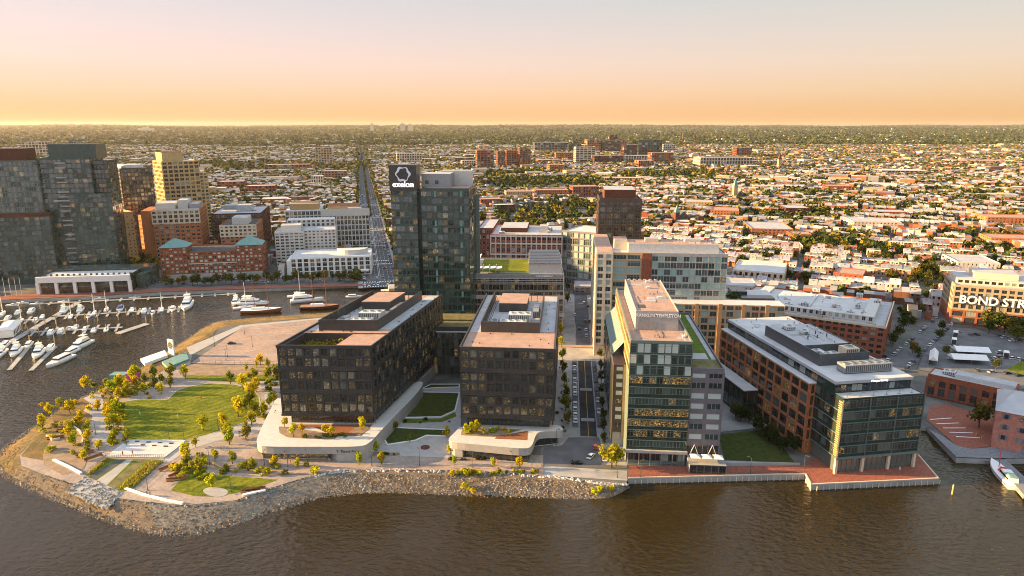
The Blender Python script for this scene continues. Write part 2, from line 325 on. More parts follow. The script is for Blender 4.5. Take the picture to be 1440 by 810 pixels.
class Bld:
    def __init__(s, name, label, x, y, rot, w, d, k=0.0, z0=2.0, cat='building', group=None, land=None, margin=3, occ=True, cap=100):
        s.root = tag(empty(name, (x, y, z0), -radians(rot)), label, cat, group)
        s.x, s.y, s.rot, s.w, s.d, s.k, s.z0, s.cap = x, y, radians(rot), w, d, k, z0, cap
        s.parts = {}; s.wins = []
        if occ: occ_poly([s.W(-margin, -margin), s.W(w + margin, -margin), s.W(w + margin, d + margin), s.W(-margin, d + margin)])
        if land: c = s.W(w / 2, d / 2); LAND.append((land, c[0], c[1]))
    def xf(s, p): return (p[0] + s.k * p[1], p[1], p[2])
    def W(s, u, v):
        a = u + s.k * v
        return (s.x + a * cos(s.rot) + v * sin(s.rot), s.y - a * sin(s.rot) + v * cos(s.rot))
    def p(s, name, mat):
        key = (name, mat)
        if key not in s.parts: s.parts[key] = MB()
        return s.parts[key]
    def one(s, name, mb, mats): return mb.build(name, mats, s.root, s.xf)
    def sbox(s, mb, side, off, a, b, o0, o1, z0, z1, mi=0):
        if side == 'F': mb.box(a, b, off - o1, off - o0, z0, z1, mi)
        elif side == 'B': mb.box(a, b, off + o0, off + o1, z0, z1, mi)
        elif side == 'L': mb.box(off - o1, off - o0, a, b, z0, z1, mi)
        else: mb.box(off + o0, off + o1, a, b, z0, z1, mi)
    def facade(s, mb, side, off, s0, s1, z0, z1, nb, nf, pier=.6, sp=1.1, dep=.25, win='g_dark', fr='mull', pri=0, head=.3, skip=None, alt=None):
        bay = (s1 - s0) / nb; fh = (z1 - z0) / nf
        for i in range(nb + 1):
            c = s0 + i * bay; a, b = max(s0 + .013, c - pier / 2), min(s1 - .013, c + pier / 2)
            s.sbox(mb, side, off, a, b, -.05, dep, z0, z1)
        for j in range(nf): s.sbox(mb, side, off, s0 + .02, s1 - .02, -.05, dep - .03, z0 + j * fh + .01, z0 + j * fh + sp)
        s.sbox(mb, side, off, s0 + .02, s1 - .02, -.05, dep - .03, z1 - head, z1 - .01)
        for j in range(nf):
            for i in range(nb):
                if skip and skip(i, j): continue
                za = z0 + j * fh + sp; zb = z0 + (j + 1) * fh - (head if j == nf - 1 else 0)
                wst = alt(i, j) if alt else win
                s.wins.append((pri, side, s0 + (i + .5) * bay, (za + zb) / 2, bay - pier, zb - za, off, wst, fr))
    def place(s, side, c, off, out=.04):
        if side == 'F': u, v, r = c, off - out, 0
        elif side == 'B': u, v, r = c, off + out, pi
        elif side == 'L': u, v, r = off - out, c, -pi / 2 - atan(s.k)
        else: u, v, r = off + out, c, pi / 2 - atan(s.k)
        return s.xf((u, v, 0))[:2], r
    def flush(s):
        s.wins.sort(key=lambda q: q[0])
        rest = MB(); styles = []
        for n, (pri, side, c, z, w, h, off, st, fr) in enumerate(s.wins):
            (x, y), r = s.place(side, c, off)
            if n < s.cap:
                o = ob('window', window_mesh(w, h, st, fr), s.root, (x, y, z), r)
                if abs(s.k) > .01 and side in 'LR': o.scale = ((1 + s.k ** 2) ** .5, 1, 1)
            else:
                for q in (st, fr):
                    if q not in styles: styles.append(q)
                cr, sr = cos(r), sin(r); a, b = w / 2, h / 2
                def T(X, Y, Z): return (x + X * cr - Y * sr, y + X * sr + Y * cr, z + Z)
                rest.add([T(-a, -.03, -b), T(a, -.03, -b), T(a, -.03, b), T(-a, -.03, b)], [(0, 1, 2, 3)], styles.index(st))
                nm = max(1, int(round(w / 1.5)) - 1)
                for i in range(nm):
                    X = -a + (i + 1) * w / (nm + 1); rest.add([T(X - .04, -.08, -b), T(X + .04, -.08, -b), T(X + .04, -.08, b), T(X - .04, -.08, b)], [(0, 1, 2, 3)], styles.index(fr))
        if rest.v: tag(rest.build('windows', [M[q] for q in styles], s.root), kind='stuff')
        for (name, mat), mb in s.parts.items():
            if mb.v: mb.build(name, M[mat], s.root, s.xf)
        return s.root
    def roof(s, wallmb, u0, u1, v0, v1, z, mat, par=.8, t=.35, name='roof'):
        if par:
            wallmb.box(u0, u1, v0, v0 + t, z, z + par); wallmb.box(u0, u1, v1 - t, v1, z, z + par)
            wallmb.box(u0, u0 + t, v0 + t, v1 - t, z, z + par); wallmb.box(u1 - t, u1, v0 + t, v1 - t, z, z + par)
        else: t = 0
        mb = MB(); mb.box(u0 + t, u1 - t, v0 + t, v1 - t, z + .003, z + .06); s.one(name, mb, M[mat])
    def unit(s, u, v, w, d, h, z, mat='hvac', fans=2):
        fl_ = []
        mb = MB(); fb = MB(); mb.box(u, u + w, v, v + d, z + .35, z + h, 0); mb.box(u + .1, u + w - .1, v + .1, v + d - .1, z + .02, z + .34, 1)
        for i in range(fans):
            cx = u + w * (i + .5) / fans; cy = v + d / 2; r = min(w / fans, d) * .36
            fb = MB(); fb.tube((cx, cy, z + h), (cx, cy, z + h + .35), r, r, 10, 0); fb.tube((cx, cy, z + h + .36), (cx, cy, z + h + .38), r * .8, r * .8, 10, 1); fl_.append(fb)
        n = int(w / .8)
        for i in range(n): mb.box(u + .2 + i * .8, u + .6 + i * .8, v - .04, v, z + .6, z + h - .3, 1)
        o = s.one('rooftop_unit', mb, [M[mat], M['dsteel']])
        for fb in fl_: fb.build('fan', [M[mat], M['dsteel']], o, s.xf)
        return o
def roof_clutter(B, u0, u1, v0, v1, z, n, seed=1):        # vents, pipes, hatches and patched membrane
    r = random.Random(seed)
    for i in range(n):
        mb = MB(); k = r.random(); u, v = r.uniform(u0, u1), r.uniform(v0, v1)
        if k < .4: mb.tube((u, v, z), (u, v, z + r.uniform(.4, 1.1)), .18, .18, 6); B.one('roof_vent', mb, M['dsteel'])
        elif k < .6: mb.box(u, min(u1, u + r.uniform(1, 2.2)), v, v + r.uniform(.9, 1.8), z, z + r.uniform(.4, 1.0)); B.one('roof_hatch', mb, M['hvac'])
        elif k < .75: mb.tube((u, v, z + .25), (u, min(v1, v + r.uniform(4, 12)), z + .25), .09, .09, 5); B.one('pipe', mb, M['steel'])
        else: mb.box(u, min(u1, u + r.uniform(2, 6)), v, min(v1, v + r.uniform(2, 7)), z, z + .012 + .004 * i); B.one('membrane_patch', mb, M[r.choice(['roof_grey', 'roof_pink', 'concrete'])])
def lettering(text, size, mat, parent, loc, rz, ext=.06, align='CENTER', name='sign_lettering', bold=0.0, rx=pi / 2):
    c = bpy.data.curves.new('sign_lettering', 'FONT'); c.body = text; c.size = size; c.extrude = ext; c.align_x = align; c.align_y = 'CENTER'; c.offset = bold
    c.materials.append(M[mat]); t = bpy.data.objects.new('t', c); col.objects.link(t); bpy.context.view_layer.update()
    me = bpy.data.meshes.new_from_object(t.evaluated_get(bpy.context.evaluated_depsgraph_get())); bpy.data.objects.remove(t); me.name = 'sign_lettering'
    if not me.materials: me.materials.append(M[mat])
    o = ob(name, me, parent, loc); o.rotation_euler = (rx, 0, rz); return o
def slab_side(s, mb, z0, z1, out=.15):
    mb.box(-out, s.w + out, -out, s.d + out, z0, z1)

# ------------------------------------------------------------------ setting: ground, water, hills
OUT = [(500, 436), (430, 441), (335, 448), (297, 454), (262, 476), (225, 499), (195, 517), (150, 541), (110, 560), (70, 583), (35, 606), (5, 628), (-12, 650), (5, 672), (40, 690), (100, 716), (165, 741), (228, 756), (285, 752), (335, 738), (400, 716), (470, 699), (545, 694), (600, 696), (700, 700), (800, 702), (855, 700), (885, 685)]
INN = [(500, 441), (430, 447), (338, 456), (305, 463), (272, 484), (237, 506), (208, 523), (168, 548), (135, 566), (100, 587), (70, 606), (45, 622), (28, 640), (30, 655), (60, 667), (100, 680), (160, 700), (205, 706), (259, 711), (330, 704), (376, 688), (441, 668), (485, 661), (560, 660), (690, 664), (800, 672), (850, 680), (880, 681)]
def densify(A, B, n=5):
    a2, b2 = [], []
    def cr(p, i, t):
        p0, p1, p2, p3 = p[max(i - 1, 0)], p[i], p[i + 1], p[min(i + 2, len(p) - 1)]
        return tuple(.5 * (2 * p1[k] + (p2[k] - p0[k]) * t + (2 * p0[k] - 5 * p1[k] + 4 * p2[k] - p3[k]) * t * t + (3 * p1[k] - p0[k] - 3 * p2[k] + p3[k]) * t ** 3) for k in (0, 1))
    for i in range(len(A) - 1):
        for q in range(n):
            a2.append(cr(A, i, q / n)); b2.append(cr(B, i, q / n))
    return a2 + [A[-1]], b2 + [B[-1]]
outw = [G(*p, 0) for p in OUT]; innw = [G(*p, 2) for p in INN]
outd, innd = densify(outw, innw)
LD = [G(0, 423), G(120, 418), G(230, 411.5), G(330, 408), G(400, 405), G(470, 402), G(560, 400), (-95, 470), (-98, 440)]
LD[0] = (-420, 458); 
coast = [(-900, 430)] + LD
east = [(884, 673), (1132, 667), (1140, 682), (1321, 673.5), (1292, 640)]
eastw = [G(*p) for p in east] + [(154, 262), (161, 262), G(1304, 600), G(1345, 644), G(1400, 646), G(1446, 645), (400, 222)]
ground_poly = [(-40000, 430)] + coast + innd + eastw + [(40000, 200), (40000, 42000), (-40000, 42000)]
gm = MB(); gm.sheet(ground_poly, 2.0)
M['ground'] = pm('town_ground', (.10, .10, .095), .95, .3, .02, c2=(.14, .135, .12))
tag(gm.build('ground', M['ground']), kind='structure')
wm = MB(); wm.sheet([(-1500, -300), (1500, -300), (1500, 620), (-1500, 620)], 0.0); tag(wm.build('water', M['water']), kind='structure')
def skirt(pts, name, mat, z0=-1.5, z1=2.0, t=.6):
    mb = MB()
    for a, b in zip(pts[:-1], pts[1:]):
        mb.add([(*a, z0), (*b, z0), (*b, z1 - .002), (*a, z1 - .002)], [(0, 1, 2, 3)])
    return tag(mb.build(name, mat), kind='structure')
skirt(coast, 'seawall', M['concrete']); skirt(eastw, 'seawall', M['concrete'])
# sloping stone bank of the peninsula
def bank(i0, i1, name, mat):
    mb = MB(); n = i1 - i0
    for i in range(i0, i1):
        rq = random.Random(i); o, q = outd[i], innd[i]
        for t_, z in ((0, 2.0), (.18, 1.75), (.6, .75), (1.0, -.25), (1.15, -1.2)):
            mb.v.append((q[0] + (o[0] - q[0]) * t_, q[1] + (o[1] - q[1]) * t_, z + (rq.uniform(-.12, .12) if 0 < t_ < 1 else 0)))
    for i in range(n - 1):
        for k in range(4):
            a = i * 5 + k; mb.f.append((a, a + 1, a + 6, a + 5)); mb.m.append(0)
    tag(mb.build(name, mat), kind='structure')
M['bank'] = pm('dry_grass_bank', (.23, .145, .06), .95, .35, .12, c2=(.13, .10, .045), bump=.6); M['bank_grey'] = pm('gravel_bank', (.165, .152, .13), .95, .4, .15, c2=(.12, .113, .10), bump=.6); M['bank_tan'] = pm('rubble_bank', (.18, .135, .09), .95, .4, .3, c2=(.12, .10, .08), bump=.6)
bank(0, 13 * 5 + 1, 'embankment', M['bank']); bank(13 * 5, 17 * 5 + 1, 'embankment', M['bank_tan']); bank(17 * 5, 22 * 5 + 1, 'embankment', M['bank_grey']); bank(22 * 5, len(outd), 'embankment', M['bank_tan'])
# far ground rises to a ridge that closes the view
nx, ny = 90, 60
ys = np.concatenate([np.linspace(5200, 12000, 30), np.linspace(12800, 27000, 30)]); V = []
def hill(x, y):
    t = max(0, min(1, (y - 5200) / 15000)); s = t * t * (3 - 2 * t)
    return 2 + 92 * s + 1.5 * s * (14 * sin(x / 2600 + 1.3) * cos(y / 3100) + 10 * sin(x / 1150 + y / 1700) + 8 * sin(x / 640 - y / 900) + 5 * sin(x / 330 + 2)) 
for y in ys:
    for i in range(nx):
        x = (i / (nx - 1) - .5) * 2 * y * 1.0; V.append((x, y, hill(x, y)))
F = [(j * nx + i, j * nx + i + 1, (j + 1) * nx + i + 1, (j + 1) * nx + i) for j in range(len(ys) - 1) for i in range(nx - 1)]
M['hill'] = pm('wooded_hill', (.045, .06, .02), .95, .4, .004, c2=(.075, .08, .03))
me = bpy.data.meshes.new('hills'); me.from_pydata(V, [], F); me.materials.append(M['hill']); tag(ob('hills', me), kind='structure')
occ_poly([(-4000, -10), (4000, -10), (4000, 215), (-4000, 215)])
occ_poly([(-4000, -10), (-4000, 500)] + LD + innd + eastw + [(400, 0)])
occ_poly([G(-40, 430), G(560, 402), G(548, 383), G(400, 388), G(215, 384), G(120, 375), G(-40, 375)])
occ_poly([(-420, 455), (-100, 520), (-90, 440), (-88, 330), (150, 330), (150, 200), (-200, 180)])

# streets
def road(name, a, b, w, mat, z=2.004, occ=True):
    a = Vector((*a, 0)); b = Vector((*b, 0)); d = (b - a).normalized(); nrm = Vector((-d.y, d.x, 0)) * w / 2
    poly = [tuple((q)[:2]) for q in (a - nrm, b - nrm, b + nrm, a + nrm)]
    mb = MB(); mb.sheet(poly, nz()); tag(mb.build(name, M[mat]), kind='structure')
    if occ: occ_poly(poly)
    return a, d, nrm
D0 = Vector((sin(radians(4.8)), cos(radians(4.8)), 0)); D1 = Vector((sin(radians(-12.45)), cos(radians(-12.45)), 0))
# centre street: brick crossing, pale forecourt, dark carriageway with kerbs
cs = Vector((*G(828, 617), 0))
s_a = cs + D0 * 2; s_b = cs + D0 * 92
kerb = MB()
def kerb_line(a, b, w=.3, h=.14):
    d = (b - a).normalized(); nn = Vector((-d.y, d.x, 0)) * w / 2
    kerb.prism([tuple(q[:2]) for q in (a - nn, b - nn, b + nn, a + nn)], 2.0, 2.0 + h)
sheet('pavement', [(778, 650), (778, 470), (790, 455), (868, 455), (882, 655)], M['concrete'], 2.004)
road('road', s_a[:2], s_b[:2], 6.6, 'asphalt', 2.010)
rn = Vector((D0.y, -D0.x, 0))
for sgn in (-1, 1):
    kerb_line(s_a + rn * 3.45 * sgn, s_b + rn * 3.45 * sgn)
road('parking_lane', (s_a + D0 * 8 - rn * 5.2)[:2], (s_b - rn * 5.2)[:2], 2.6, 'asphalt_pale', 2.014)
road('parking_lane', (s_a + D0 * 8 + rn * 5.0)[:2], (s_b + rn * 5.0)[:2], 2.4, 'asphalt_pale', 2.014)
for p, q in ((s_a, s_b),):
    road('lane_marking', (p + D0 * -14)[:2], q[:2], .22, 'yellowline', 2.018); 
sheet('road', [(764, 646), (762, 636), (766, 630), (790, 626), (800, 615), (842, 615), (850, 640), (850, 648), (842, 656), (764, 652)], M['asphalt_pale'], 2.008)
sheet('promenade', [(764, 655), (882, 662), (882, 676), (764, 668)], M['concrete'], 2.012)
for t_ in (2, 36): 
    c = s_a + D0 * (14 + t_); road('crosswalk', (c - D0 * 1.6)[:2], (c + D0 * 1.6)[:2], 5.6, 'concrete', 2.016, False)
# road table of pinkish paving at the cross street
sheet('cross_street', [(780, 490), (782, 470), (868, 466), (868, 486)], M['lot'], 2.020)
c0 = cs + D0 * 118; road('road', c0[:2], (c0 + D0 * 120)[:2], 8, 'asphalt_pale', 2.006)
road('pavement', (c0 - rn * 8)[:2], (c0 - rn * 8 + D0 * 120)[:2], 7, 'concrete', 2.004); road('pavement', (c0 + rn * 8)[:2], (c0 + rn * 8 + D0 * 120)[:2], 7, 'concrete', 2.004)
tag(kerb.build('kerb', M['concrete']), kind='structure')
M['asphalt_mid'] = pm('street_asphalt', (.085, .085, .088), .9, .25, .15)
# the long boulevard running to the hills, with lane lines and crossings
b0 = Vector((*G(536, 404), 0)); 
road('pavement', b0[:2], (b0 + D1 * 4200)[:2], 34, 'concrete', 2.006)
road('boulevard', b0[:2], (b0 + D1 * 4200)[:2], 27, 'asphalt_mid', 2.010)
zl = nz(); ln = MB(); bn = Vector((D1.y, -D1.x, 0))
for off in (-10.5, -7, -3.5, -.6, .6, 3.5, 7, 10.5):
    t_ = 14
    while t_ < 900:
        L_ = 900 if abs(off) < 1 else 4
        a = b0 + D1 * t_ + bn * off; bb = a + D1 * min(L_, 900 - t_); q = bn * .12
        ln.sheet([tuple(z[:2]) for z in (a - q, a + q, bb + q, bb - q)], zl); t_ += L_ + 6
tag(ln.build('lane_markings', M['whiteline']), kind='stuff')
for t_ in (4, 92, 190, 300, 420, 560):
    for o2 in (0, 16):
        zq = nz(); mb = MB()
        for i in range(13):
            c = b0 + D1 * (t_ + o2) + bn * (-12 + i * 2); q = bn * .5; r_ = D1 * 1.5
            mb.sheet([tuple(z[:2]) for z in (c - q - r_, c + q - r_, c + q + r_, c - q + r_)], zq)
        tag(mb.build('crosswalk', M['whiteline']), kind='structure')
# street past the car park on the right, running up to the top right
r0 = Vector((*G(1262, 512), 0)); r1 = Vector((*G(1330, 450), 0)); DR = (r1 - r0).normalized(); rr = Vector((DR.y, -DR.x, 0))
road('street', (r0 - DR * 20)[:2], (r0 + DR * 210)[:2], 13, 'asphalt_pale', 2.008)
road('street', G(1255, 508), G(1090, 452), 9, 'asphalt_pale', 2.006)
# ------------------------------------------------------------------ waterfront office blocks
M['greyfin'] = pm('grey_fin_panel', (.34, .32, .31), .6, .1, .5)
def penthouse_screen(B, u0, u1, v0, v1, z, h, mat='blackroof'):
    mb = B.p('penthouse_screen', mat); t = .4
    mb.box(u0, u1, v0, v0 + t, z, z + h); mb.box(u0, u0 + t, v0 + t, v1, z, z + h); mb.box(u1 - t, u1, v0 + t, v1, z, z + h)
    for i in range(9):                                     # open frame along the back
        u = u0 + .6 + i * (u1 - u0 - 1.2) / 8; mb.box(u - .12, u + .12, v1 - .3, v1, z, z + h)
    mb.box(u0 + t, u1 - t, v1 - .28, v1 - .02, z + h - .5, z + h - .1)
    for i in range(12):
        v = v0 + 2 + i * (v1 - v0 - 4) / 11; mb.tube((u0 + .4, v, z + h - .3), (u0 + 2.2, v, z + .1), .12, .12, 4)
def black_block(name, label, x, y, rot, w, d, k, nb, ns, land, pit):
    B = Bld(name, label, x, y, rot, w, d, k, land=land)
    wl = B.p('wall', 'black'); Z0, ZT = 10.0, 38.0
    fl = (ZT - Z0) / 3; v0 = 18 if pit else 0
    wl.box(0, w, v0, d, Z0, ZT)
    if pit:                                                # sunken roof terrace behind the front wall
        wl.box(0, w, 0, v0, Z0, ZT - fl / 2); wl.box(0, w, 0, 1.2, ZT - fl / 2, ZT); wl.box(0, 1.2, 1.2, v0, ZT - fl / 2, ZT); wl.box(w - 1.2, w, 1.2, v0, ZT - fl / 2, ZT)
        mb = MB(); mb.box(w * .58, w - 1.25, 3.5, v0 - .05, ZT - fl / 2, ZT - .3); B.one('terrace_room', mb, M['roof_pink'])
        mb = MB(); mb.box(1.25, w * .58, 1.25, v0 - .05, ZT - fl / 2 + .004, ZT - fl / 2 + .12); B.one('terrace_deck', mb, M['timber'])
        for q in range(9):
            mb = MB(); cu, cv = 3 + q * 1.9, v0 - 2.5 + R.uniform(-1, 1)
            for _ in range(40):
                p_ = Vector((cu + R.gauss(0, .7), cv + R.gauss(0, .7), ZT - fl / 2 + .5 + abs(R.gauss(0, .9)))); a = Vector((R.uniform(-1, 1), R.uniform(-1, 1), R.uniform(-1, 1))) * .4; c = Vector((R.uniform(-1, 1), R.uniform(-1, 1), R.uniform(-1, 1))) * .4
                mb.add([p_ - a, p_ + c, p_ + a, p_ - c], [(0, 1, 2, 3)])
            o = tag(B.one('terrace_plant', mb, M['shrub']), kind='stuff'); o.color = (.3, .26, .02, 1)
    for g in range(3):                                     # floors in pairs, a heavy band between pairs
        za = Z0 + g * fl
        B.facade(wl, 'F', 0, 0, w, za + .75, za + fl - .2, nb, 2, .75, 1.0, .45, 'g_block', 'dsteel', 0, .35)
        B.facade(wl, 'R', w, 0, d, za + .75, za + fl - .2, ns, 2, 1.0, 1.0, .45, 'g_block', 'dsteel', 1, .35)
        B.facade(wl, 'L', 0, 0, d, za + .75, za + fl - .2, ns, 2, 1.0, 1.0, .45, 'g_black', 'dsteel', 3, .35)
        wl.box(-.5, w + .5, -.5, d + .3, za + .0, za + .74)
    wl.box(-.5, w + .5, -.5, -.003, ZT - .19, ZT + .9); wl.box(-.5, -.003, 0, d + .3, ZT - .19, ZT + .9); wl.box(w + .003, w + .5, 0, d + .3, ZT - .19, ZT + .9)
    gl = B.p('ground_floor', 'g_black'); gl.box(1.6, w - 1.6, 2.6, d - 1, 5, Z0 - .003)
    md = B.p('ground_floor_mullions', 'dsteel')
    for i in range(int(w / 1.5)): md.box(1.8 + i * 1.5, 1.9 + i * 1.5, 2.4, 2.59, 5, Z0 - .01)
    for i in range(int(d / 3)): md.box(w - 1.59, w - 1.4, 3 + i * 3, 3.25 + i * 3, 0, Z0 - .01)
    B.p('base', 'concrete').box(.8, w - .8, 1.2, d, 0, 4.99)
    mb = MB(); mb.box(.2, w - .2, v0 + .2 if pit else .2, d - .2, ZT + .003, ZT + .1); B.one('roof', mb, M['roof_pink'])
    u0, u1 = w * .14, w * .82; va, vb = 21.5, 73
    mb = MB(); mb.box(u1, w - .4, va + 2, d - 1, ZT + .103, ZT + .13); mb.box(.4, u0, va, d - 1, ZT + .103, ZT + .13); B.one('roof_walkway', mb, M['roof_grey'])
    penthouse_screen(B, u0, u1, va, vb, ZT, 4.6)
    mb = MB(); mb.box(u0 + .42, u1 - .42, va + .42, vb - .5, ZT + .104, ZT + .2); B.one('plant_deck', mb, M['roof_grey'])
    mb = MB(); mb.box(u0 + (u1 - u0) * .18, u1 - (u1 - u0) * .30, va + (vb - va) * .6, vb - 2.5, ZT + .2, ZT + 4.2); B.one('penthouse', mb, M['blackroof'])
    mb = MB(); mb.box(u0 + (u1 - u0) * .18 - .15, u1 - (u1 - u0) * .30 + .15, va + (vb - va) * .6 - .15, vb - 2.35, ZT + 4.2, ZT + 4.5); B.one('penthouse_roof', mb, M['roof_pink'])
    um = (u0 + u1) / 2
    B.unit(um - 2, va + 14, 9.5, 5.5, 3.6, ZT + .2, fans=3); B.unit(um - 5, va + 7, 11, 4, 2.4, ZT + .2, fans=4); B.unit(u0 + 3, va + 6, 3, 10, 2.0, ZT + .2, 'steel', 1); B.unit(u1 - 4, va + 22, 2.5, 13, 3, ZT + .2, 'steel', 4)
    for i in range(5):
        mb = MB(); mb.tube((u0 + 5 + i * .8, va + 4, ZT + 1.4), (u0 + 5 + i * .8, va + 17, ZT + 1.4), .22, .22, 6); B.one('duct', mb, M['hvac'])
    for i in range(14):
        mb = MB(); uu, vv = (R.uniform(1.5, w - 1.5), R.uniform(v0 + 1, va - 1)) if i % 2 else (R.uniform(u1 + 1, w - 1.5), R.uniform(va, d - 3)); mb.box(uu, uu + .5, vv, vv + .5, ZT + .131, ZT + .45); B.one('roof_vent', mb, M['dsteel'])
    B.flush(); return B
BL = black_block('office_building', 'black gridded office block with a sunken roof terrace beside the park lawn', -89.3, 247.9, 1.0, 35.6, 82, .21, 11, 22, 'the black office block by the lawn', True)
BR = black_block('office_building', 'black gridded office block with an unbroken pink roof left of the centre street', -19.4, 246.2, 4.8, 35.3, 84, 0, 11, 22, 'the black office block by the centre street', False)
# glazed link at the back of the court
B = Bld('link_building', 'low glass link building with a planted roof between the two black office blocks', -47, 320, 2, 33, 24, land='the glass link building')
wl = B.p('wall', 'black'); wl.box(0, 33, 0, 24, 0, 24); B.facade(wl, 'F', 0, 0, 33, 0, 23, 16, 5, .22, .5, .2, 'g_black', 'dsteel', 0)
wl.box(-.2, 33.2, -.4, -.003, 23.0, 24.8); mb = MB(); mb.box(.2, 32.8, .2, 12, 24.003, 24.15); B.one('roof', mb, M['sedum_d']); mb = MB(); mb.box(.2, 32.8, 12.2, 23.5, 24.003, 24.9); B.one('roof', mb, M['sedum_d'])
B.p('canopy', 'whitewall').box(0, 30, -1.4, -.41, 22.2, 22.6); B.flush()

def white_podium(name, label, outline, glassline, solid, deck, z, land, sign=None):
    r = tag(empty(name, (*G(*outline[0], z)[:2], 2.0)), label, 'podium'); ox, oy = r.location.x, r.location.y
    L = lambda pts: [(a - ox, b - oy) for a, b in (G(*p, z) for p in pts)]
    H = z - 2; ol = smooth(L(outline), 2)
    mb = MB(); mb.prism(ol, H * .5, H - .25); cx = sum(p[0] for p in ol) / len(ol); cy = sum(p[1] for p in ol) / len(ol)
    mb.build('fascia', M['pale_stone'], r)
    mb = MB(); ins = [(cx + (a - cx) * 1.004, cy + (b - cy) * 1.004) for a, b in ol]; mb.prism(ins, H - .247, H); mb.build('deck_edge', M['whitewall'], r)
    if solid: mb = MB(); mb.prism(smooth(L(solid), 1), 0, H * .5 - .003); mb.build('wall', M['pale_stone'], r)
    mb = MB(); gp = L(glassline); mb.prism(gp, .25, H * .5 - .003); mb.build('shopfront_glass', M['g_black'], r)
    mb = MB(); n = len(gp)
    for i in range(n):
        a, b = Vector(gp[i]), Vector(gp[(i + 1) % n]); m_ = max(1, int((b - a).length / 2.4))
        for q in range(m_):
            p_ = a + (b - a) * q / m_; mb.box(p_.x - .07, p_.x + .07, p_.y - .12, p_.y + .12, .25, H * .5 - .004)
    mb.build('shopfront_mullions', M['dsteel'], r)
    mb = MB(); mb.prism(L(glassline), 0, .25); mb.build('plinth', M['whitewall'], r)
    for di, (mt, pts) in enumerate(deck):
        mb = MB(); mb.prism(L(pts), H + .003, H + .06 + .02 * di); mb.build('deck_paving', M[mt], r)
    LAND.append((land, ox, oy)); return r, H
PL, HL = white_podium('podium', 'white rounded podium with shopfront glass under the left black office block',
  [(392, 552), (376, 585), (362, 614), (361, 624), (372, 628), (440, 628), (506, 628), (520, 623), (540, 600), (598, 541), (588, 534), (540, 560), (470, 590), (420, 590)],
  [(402, 565), (366, 618), (368, 624), (461, 625), (461, 600)], [(461.3, 600), (461.3, 627.6), (506, 627.8), (520, 622.8), (540, 600), (597, 541), (588, 535), (540, 560)],
  [('timber', [(414, 597), (524, 597), (508, 613), (470, 613), (440, 600), (415, 603)]), ('dirt', [(392, 600), (412, 601), (440, 606), (476, 612), (470, 618), (430, 617), (404, 615), (393, 609)]), ('dirt', [(498, 602), (514, 598), (520, 603), (505, 613), (491, 608)])], 8.0, 'the left white podium')
lettering('T. Rowe Price', 1.5, 'dsteel', PL, (G(489, 628, 8)[0] - PL.location.x, G(489, 628, 8)[1] - PL.location.y - .1, HL * .68), 0, .05)
PR, HR = white_podium('podium', 'white rounded podium with a planted deck under the right black office block',
  [(649, 597), (640, 608), (631, 616), (632, 621), (690, 626.5), (738, 631), (748, 628), (753, 611), (760, 606), (790, 606), (792, 601), (778, 596)],
  [(656, 605), (656, 623), (742, 630), (749, 608), (784, 604), (775, 598)], [(633, 616), (634, 620.5), (655.5, 622.6), (655.5, 602), (648, 602)],
  [('timber', [(700, 613), (742, 606), (741, 619), (696, 617)]), ('dirt', [(650, 602), (735, 604), (696, 615), (648, 612)])], 8.0, 'the right white podium')

# ------------------------------------------------------------------ glass tower with white lettering on its plant room
B = Bld('office_tower', 'green glass office tower with white lettering and pale pink roof by the brick quay', 41.6, 228.6, 4.8, 21.5, 80, land='the glass office tower with the pink roof')
wl = B.p('wall', 'mull'); wl.box(0, 21.5, 0, 80, 0, 46)
fh = 45 / 11.0
for j in range(11):
    z0 = 1 + j * fh
    if j >= 8: kw = dict(nb=9, pier=.18, sp=.55, win='g_curtain')
    elif j in (7, 3, 2, 4): kw = dict(nb=9, pier=.12, sp=1.3, win='g_lit')
    elif j == 0: kw = dict(nb=7, pier=.3, sp=.2, win='g_dark')
    else: kw = dict(nb=9, pier=.12, sp=1.5, win='g_green')
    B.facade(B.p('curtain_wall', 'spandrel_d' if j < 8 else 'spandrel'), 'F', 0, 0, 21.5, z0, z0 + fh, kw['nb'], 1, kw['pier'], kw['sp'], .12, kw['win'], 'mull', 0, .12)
    B.facade(B.p('curtain_wall', 'spandrel'), 'R', 21.5, 0, 80, z0, z0 + fh, 20, 1, .3, 1.4, .12, 'g_green', 'mull', 2, .12, skip=lambda i, _: z0 < 34)
    if j > 7: B.facade(B.p('side_wall', 'tan'), 'L', 0, 0, 80, z0, z0 + fh, 18, 1, 1.2, 1.4, .15, 'g_green', 'mull', 1, .12)
    B.p('floor_edge', 'mull').box(-.16, 21.66, -.22, -.125, z0 - .12, z0 + .12)
B.p('entrance_band', 'pale_stone').box(-.5, 21.8, -1.3, -.25, 4.6, 5.6)
mb = B.p('column', 'steel')
for i in range(6): mb.tube((.6 + i * 4, -1, 0), (.6 + i * 4, -1, 4.6), .22, .22, 8)
B.roof(wl, 0, 21.5, 0, 80, 46, 'roof_pink', .9, .5)
mb = B.p('penthouse', 'greyfin'); mb.box(3, 18.6, 15.5, 69, 46, 53); mb2 = MB(); mb2.box(3.3, 18.3, 15.8, 68.7, 53.003, 53.1); B.one('penthouse_roof', mb2, M['roof_pink'])
mb.box(3, 18.6, 15.5, 15.8, 53, 53.5); mb.box(3, 3.3, 15.8, 69, 53, 53.5); mb.box(18.3, 18.6, 15.8, 69, 53, 53.5)
B.p('louvre', 'steel').box(4, 8.2, 15.38, 15.49, 46.3, 50.5); B.p('louvre', 'steel').box(8.8, 11, 15.40, 15.49, 46.3, 49.2)
mb = MB(); mb.box(4.5, 7.2, 21, 26, 53.101, 53.16); B.one('roof_hatch', mb, M['roof_dark'])
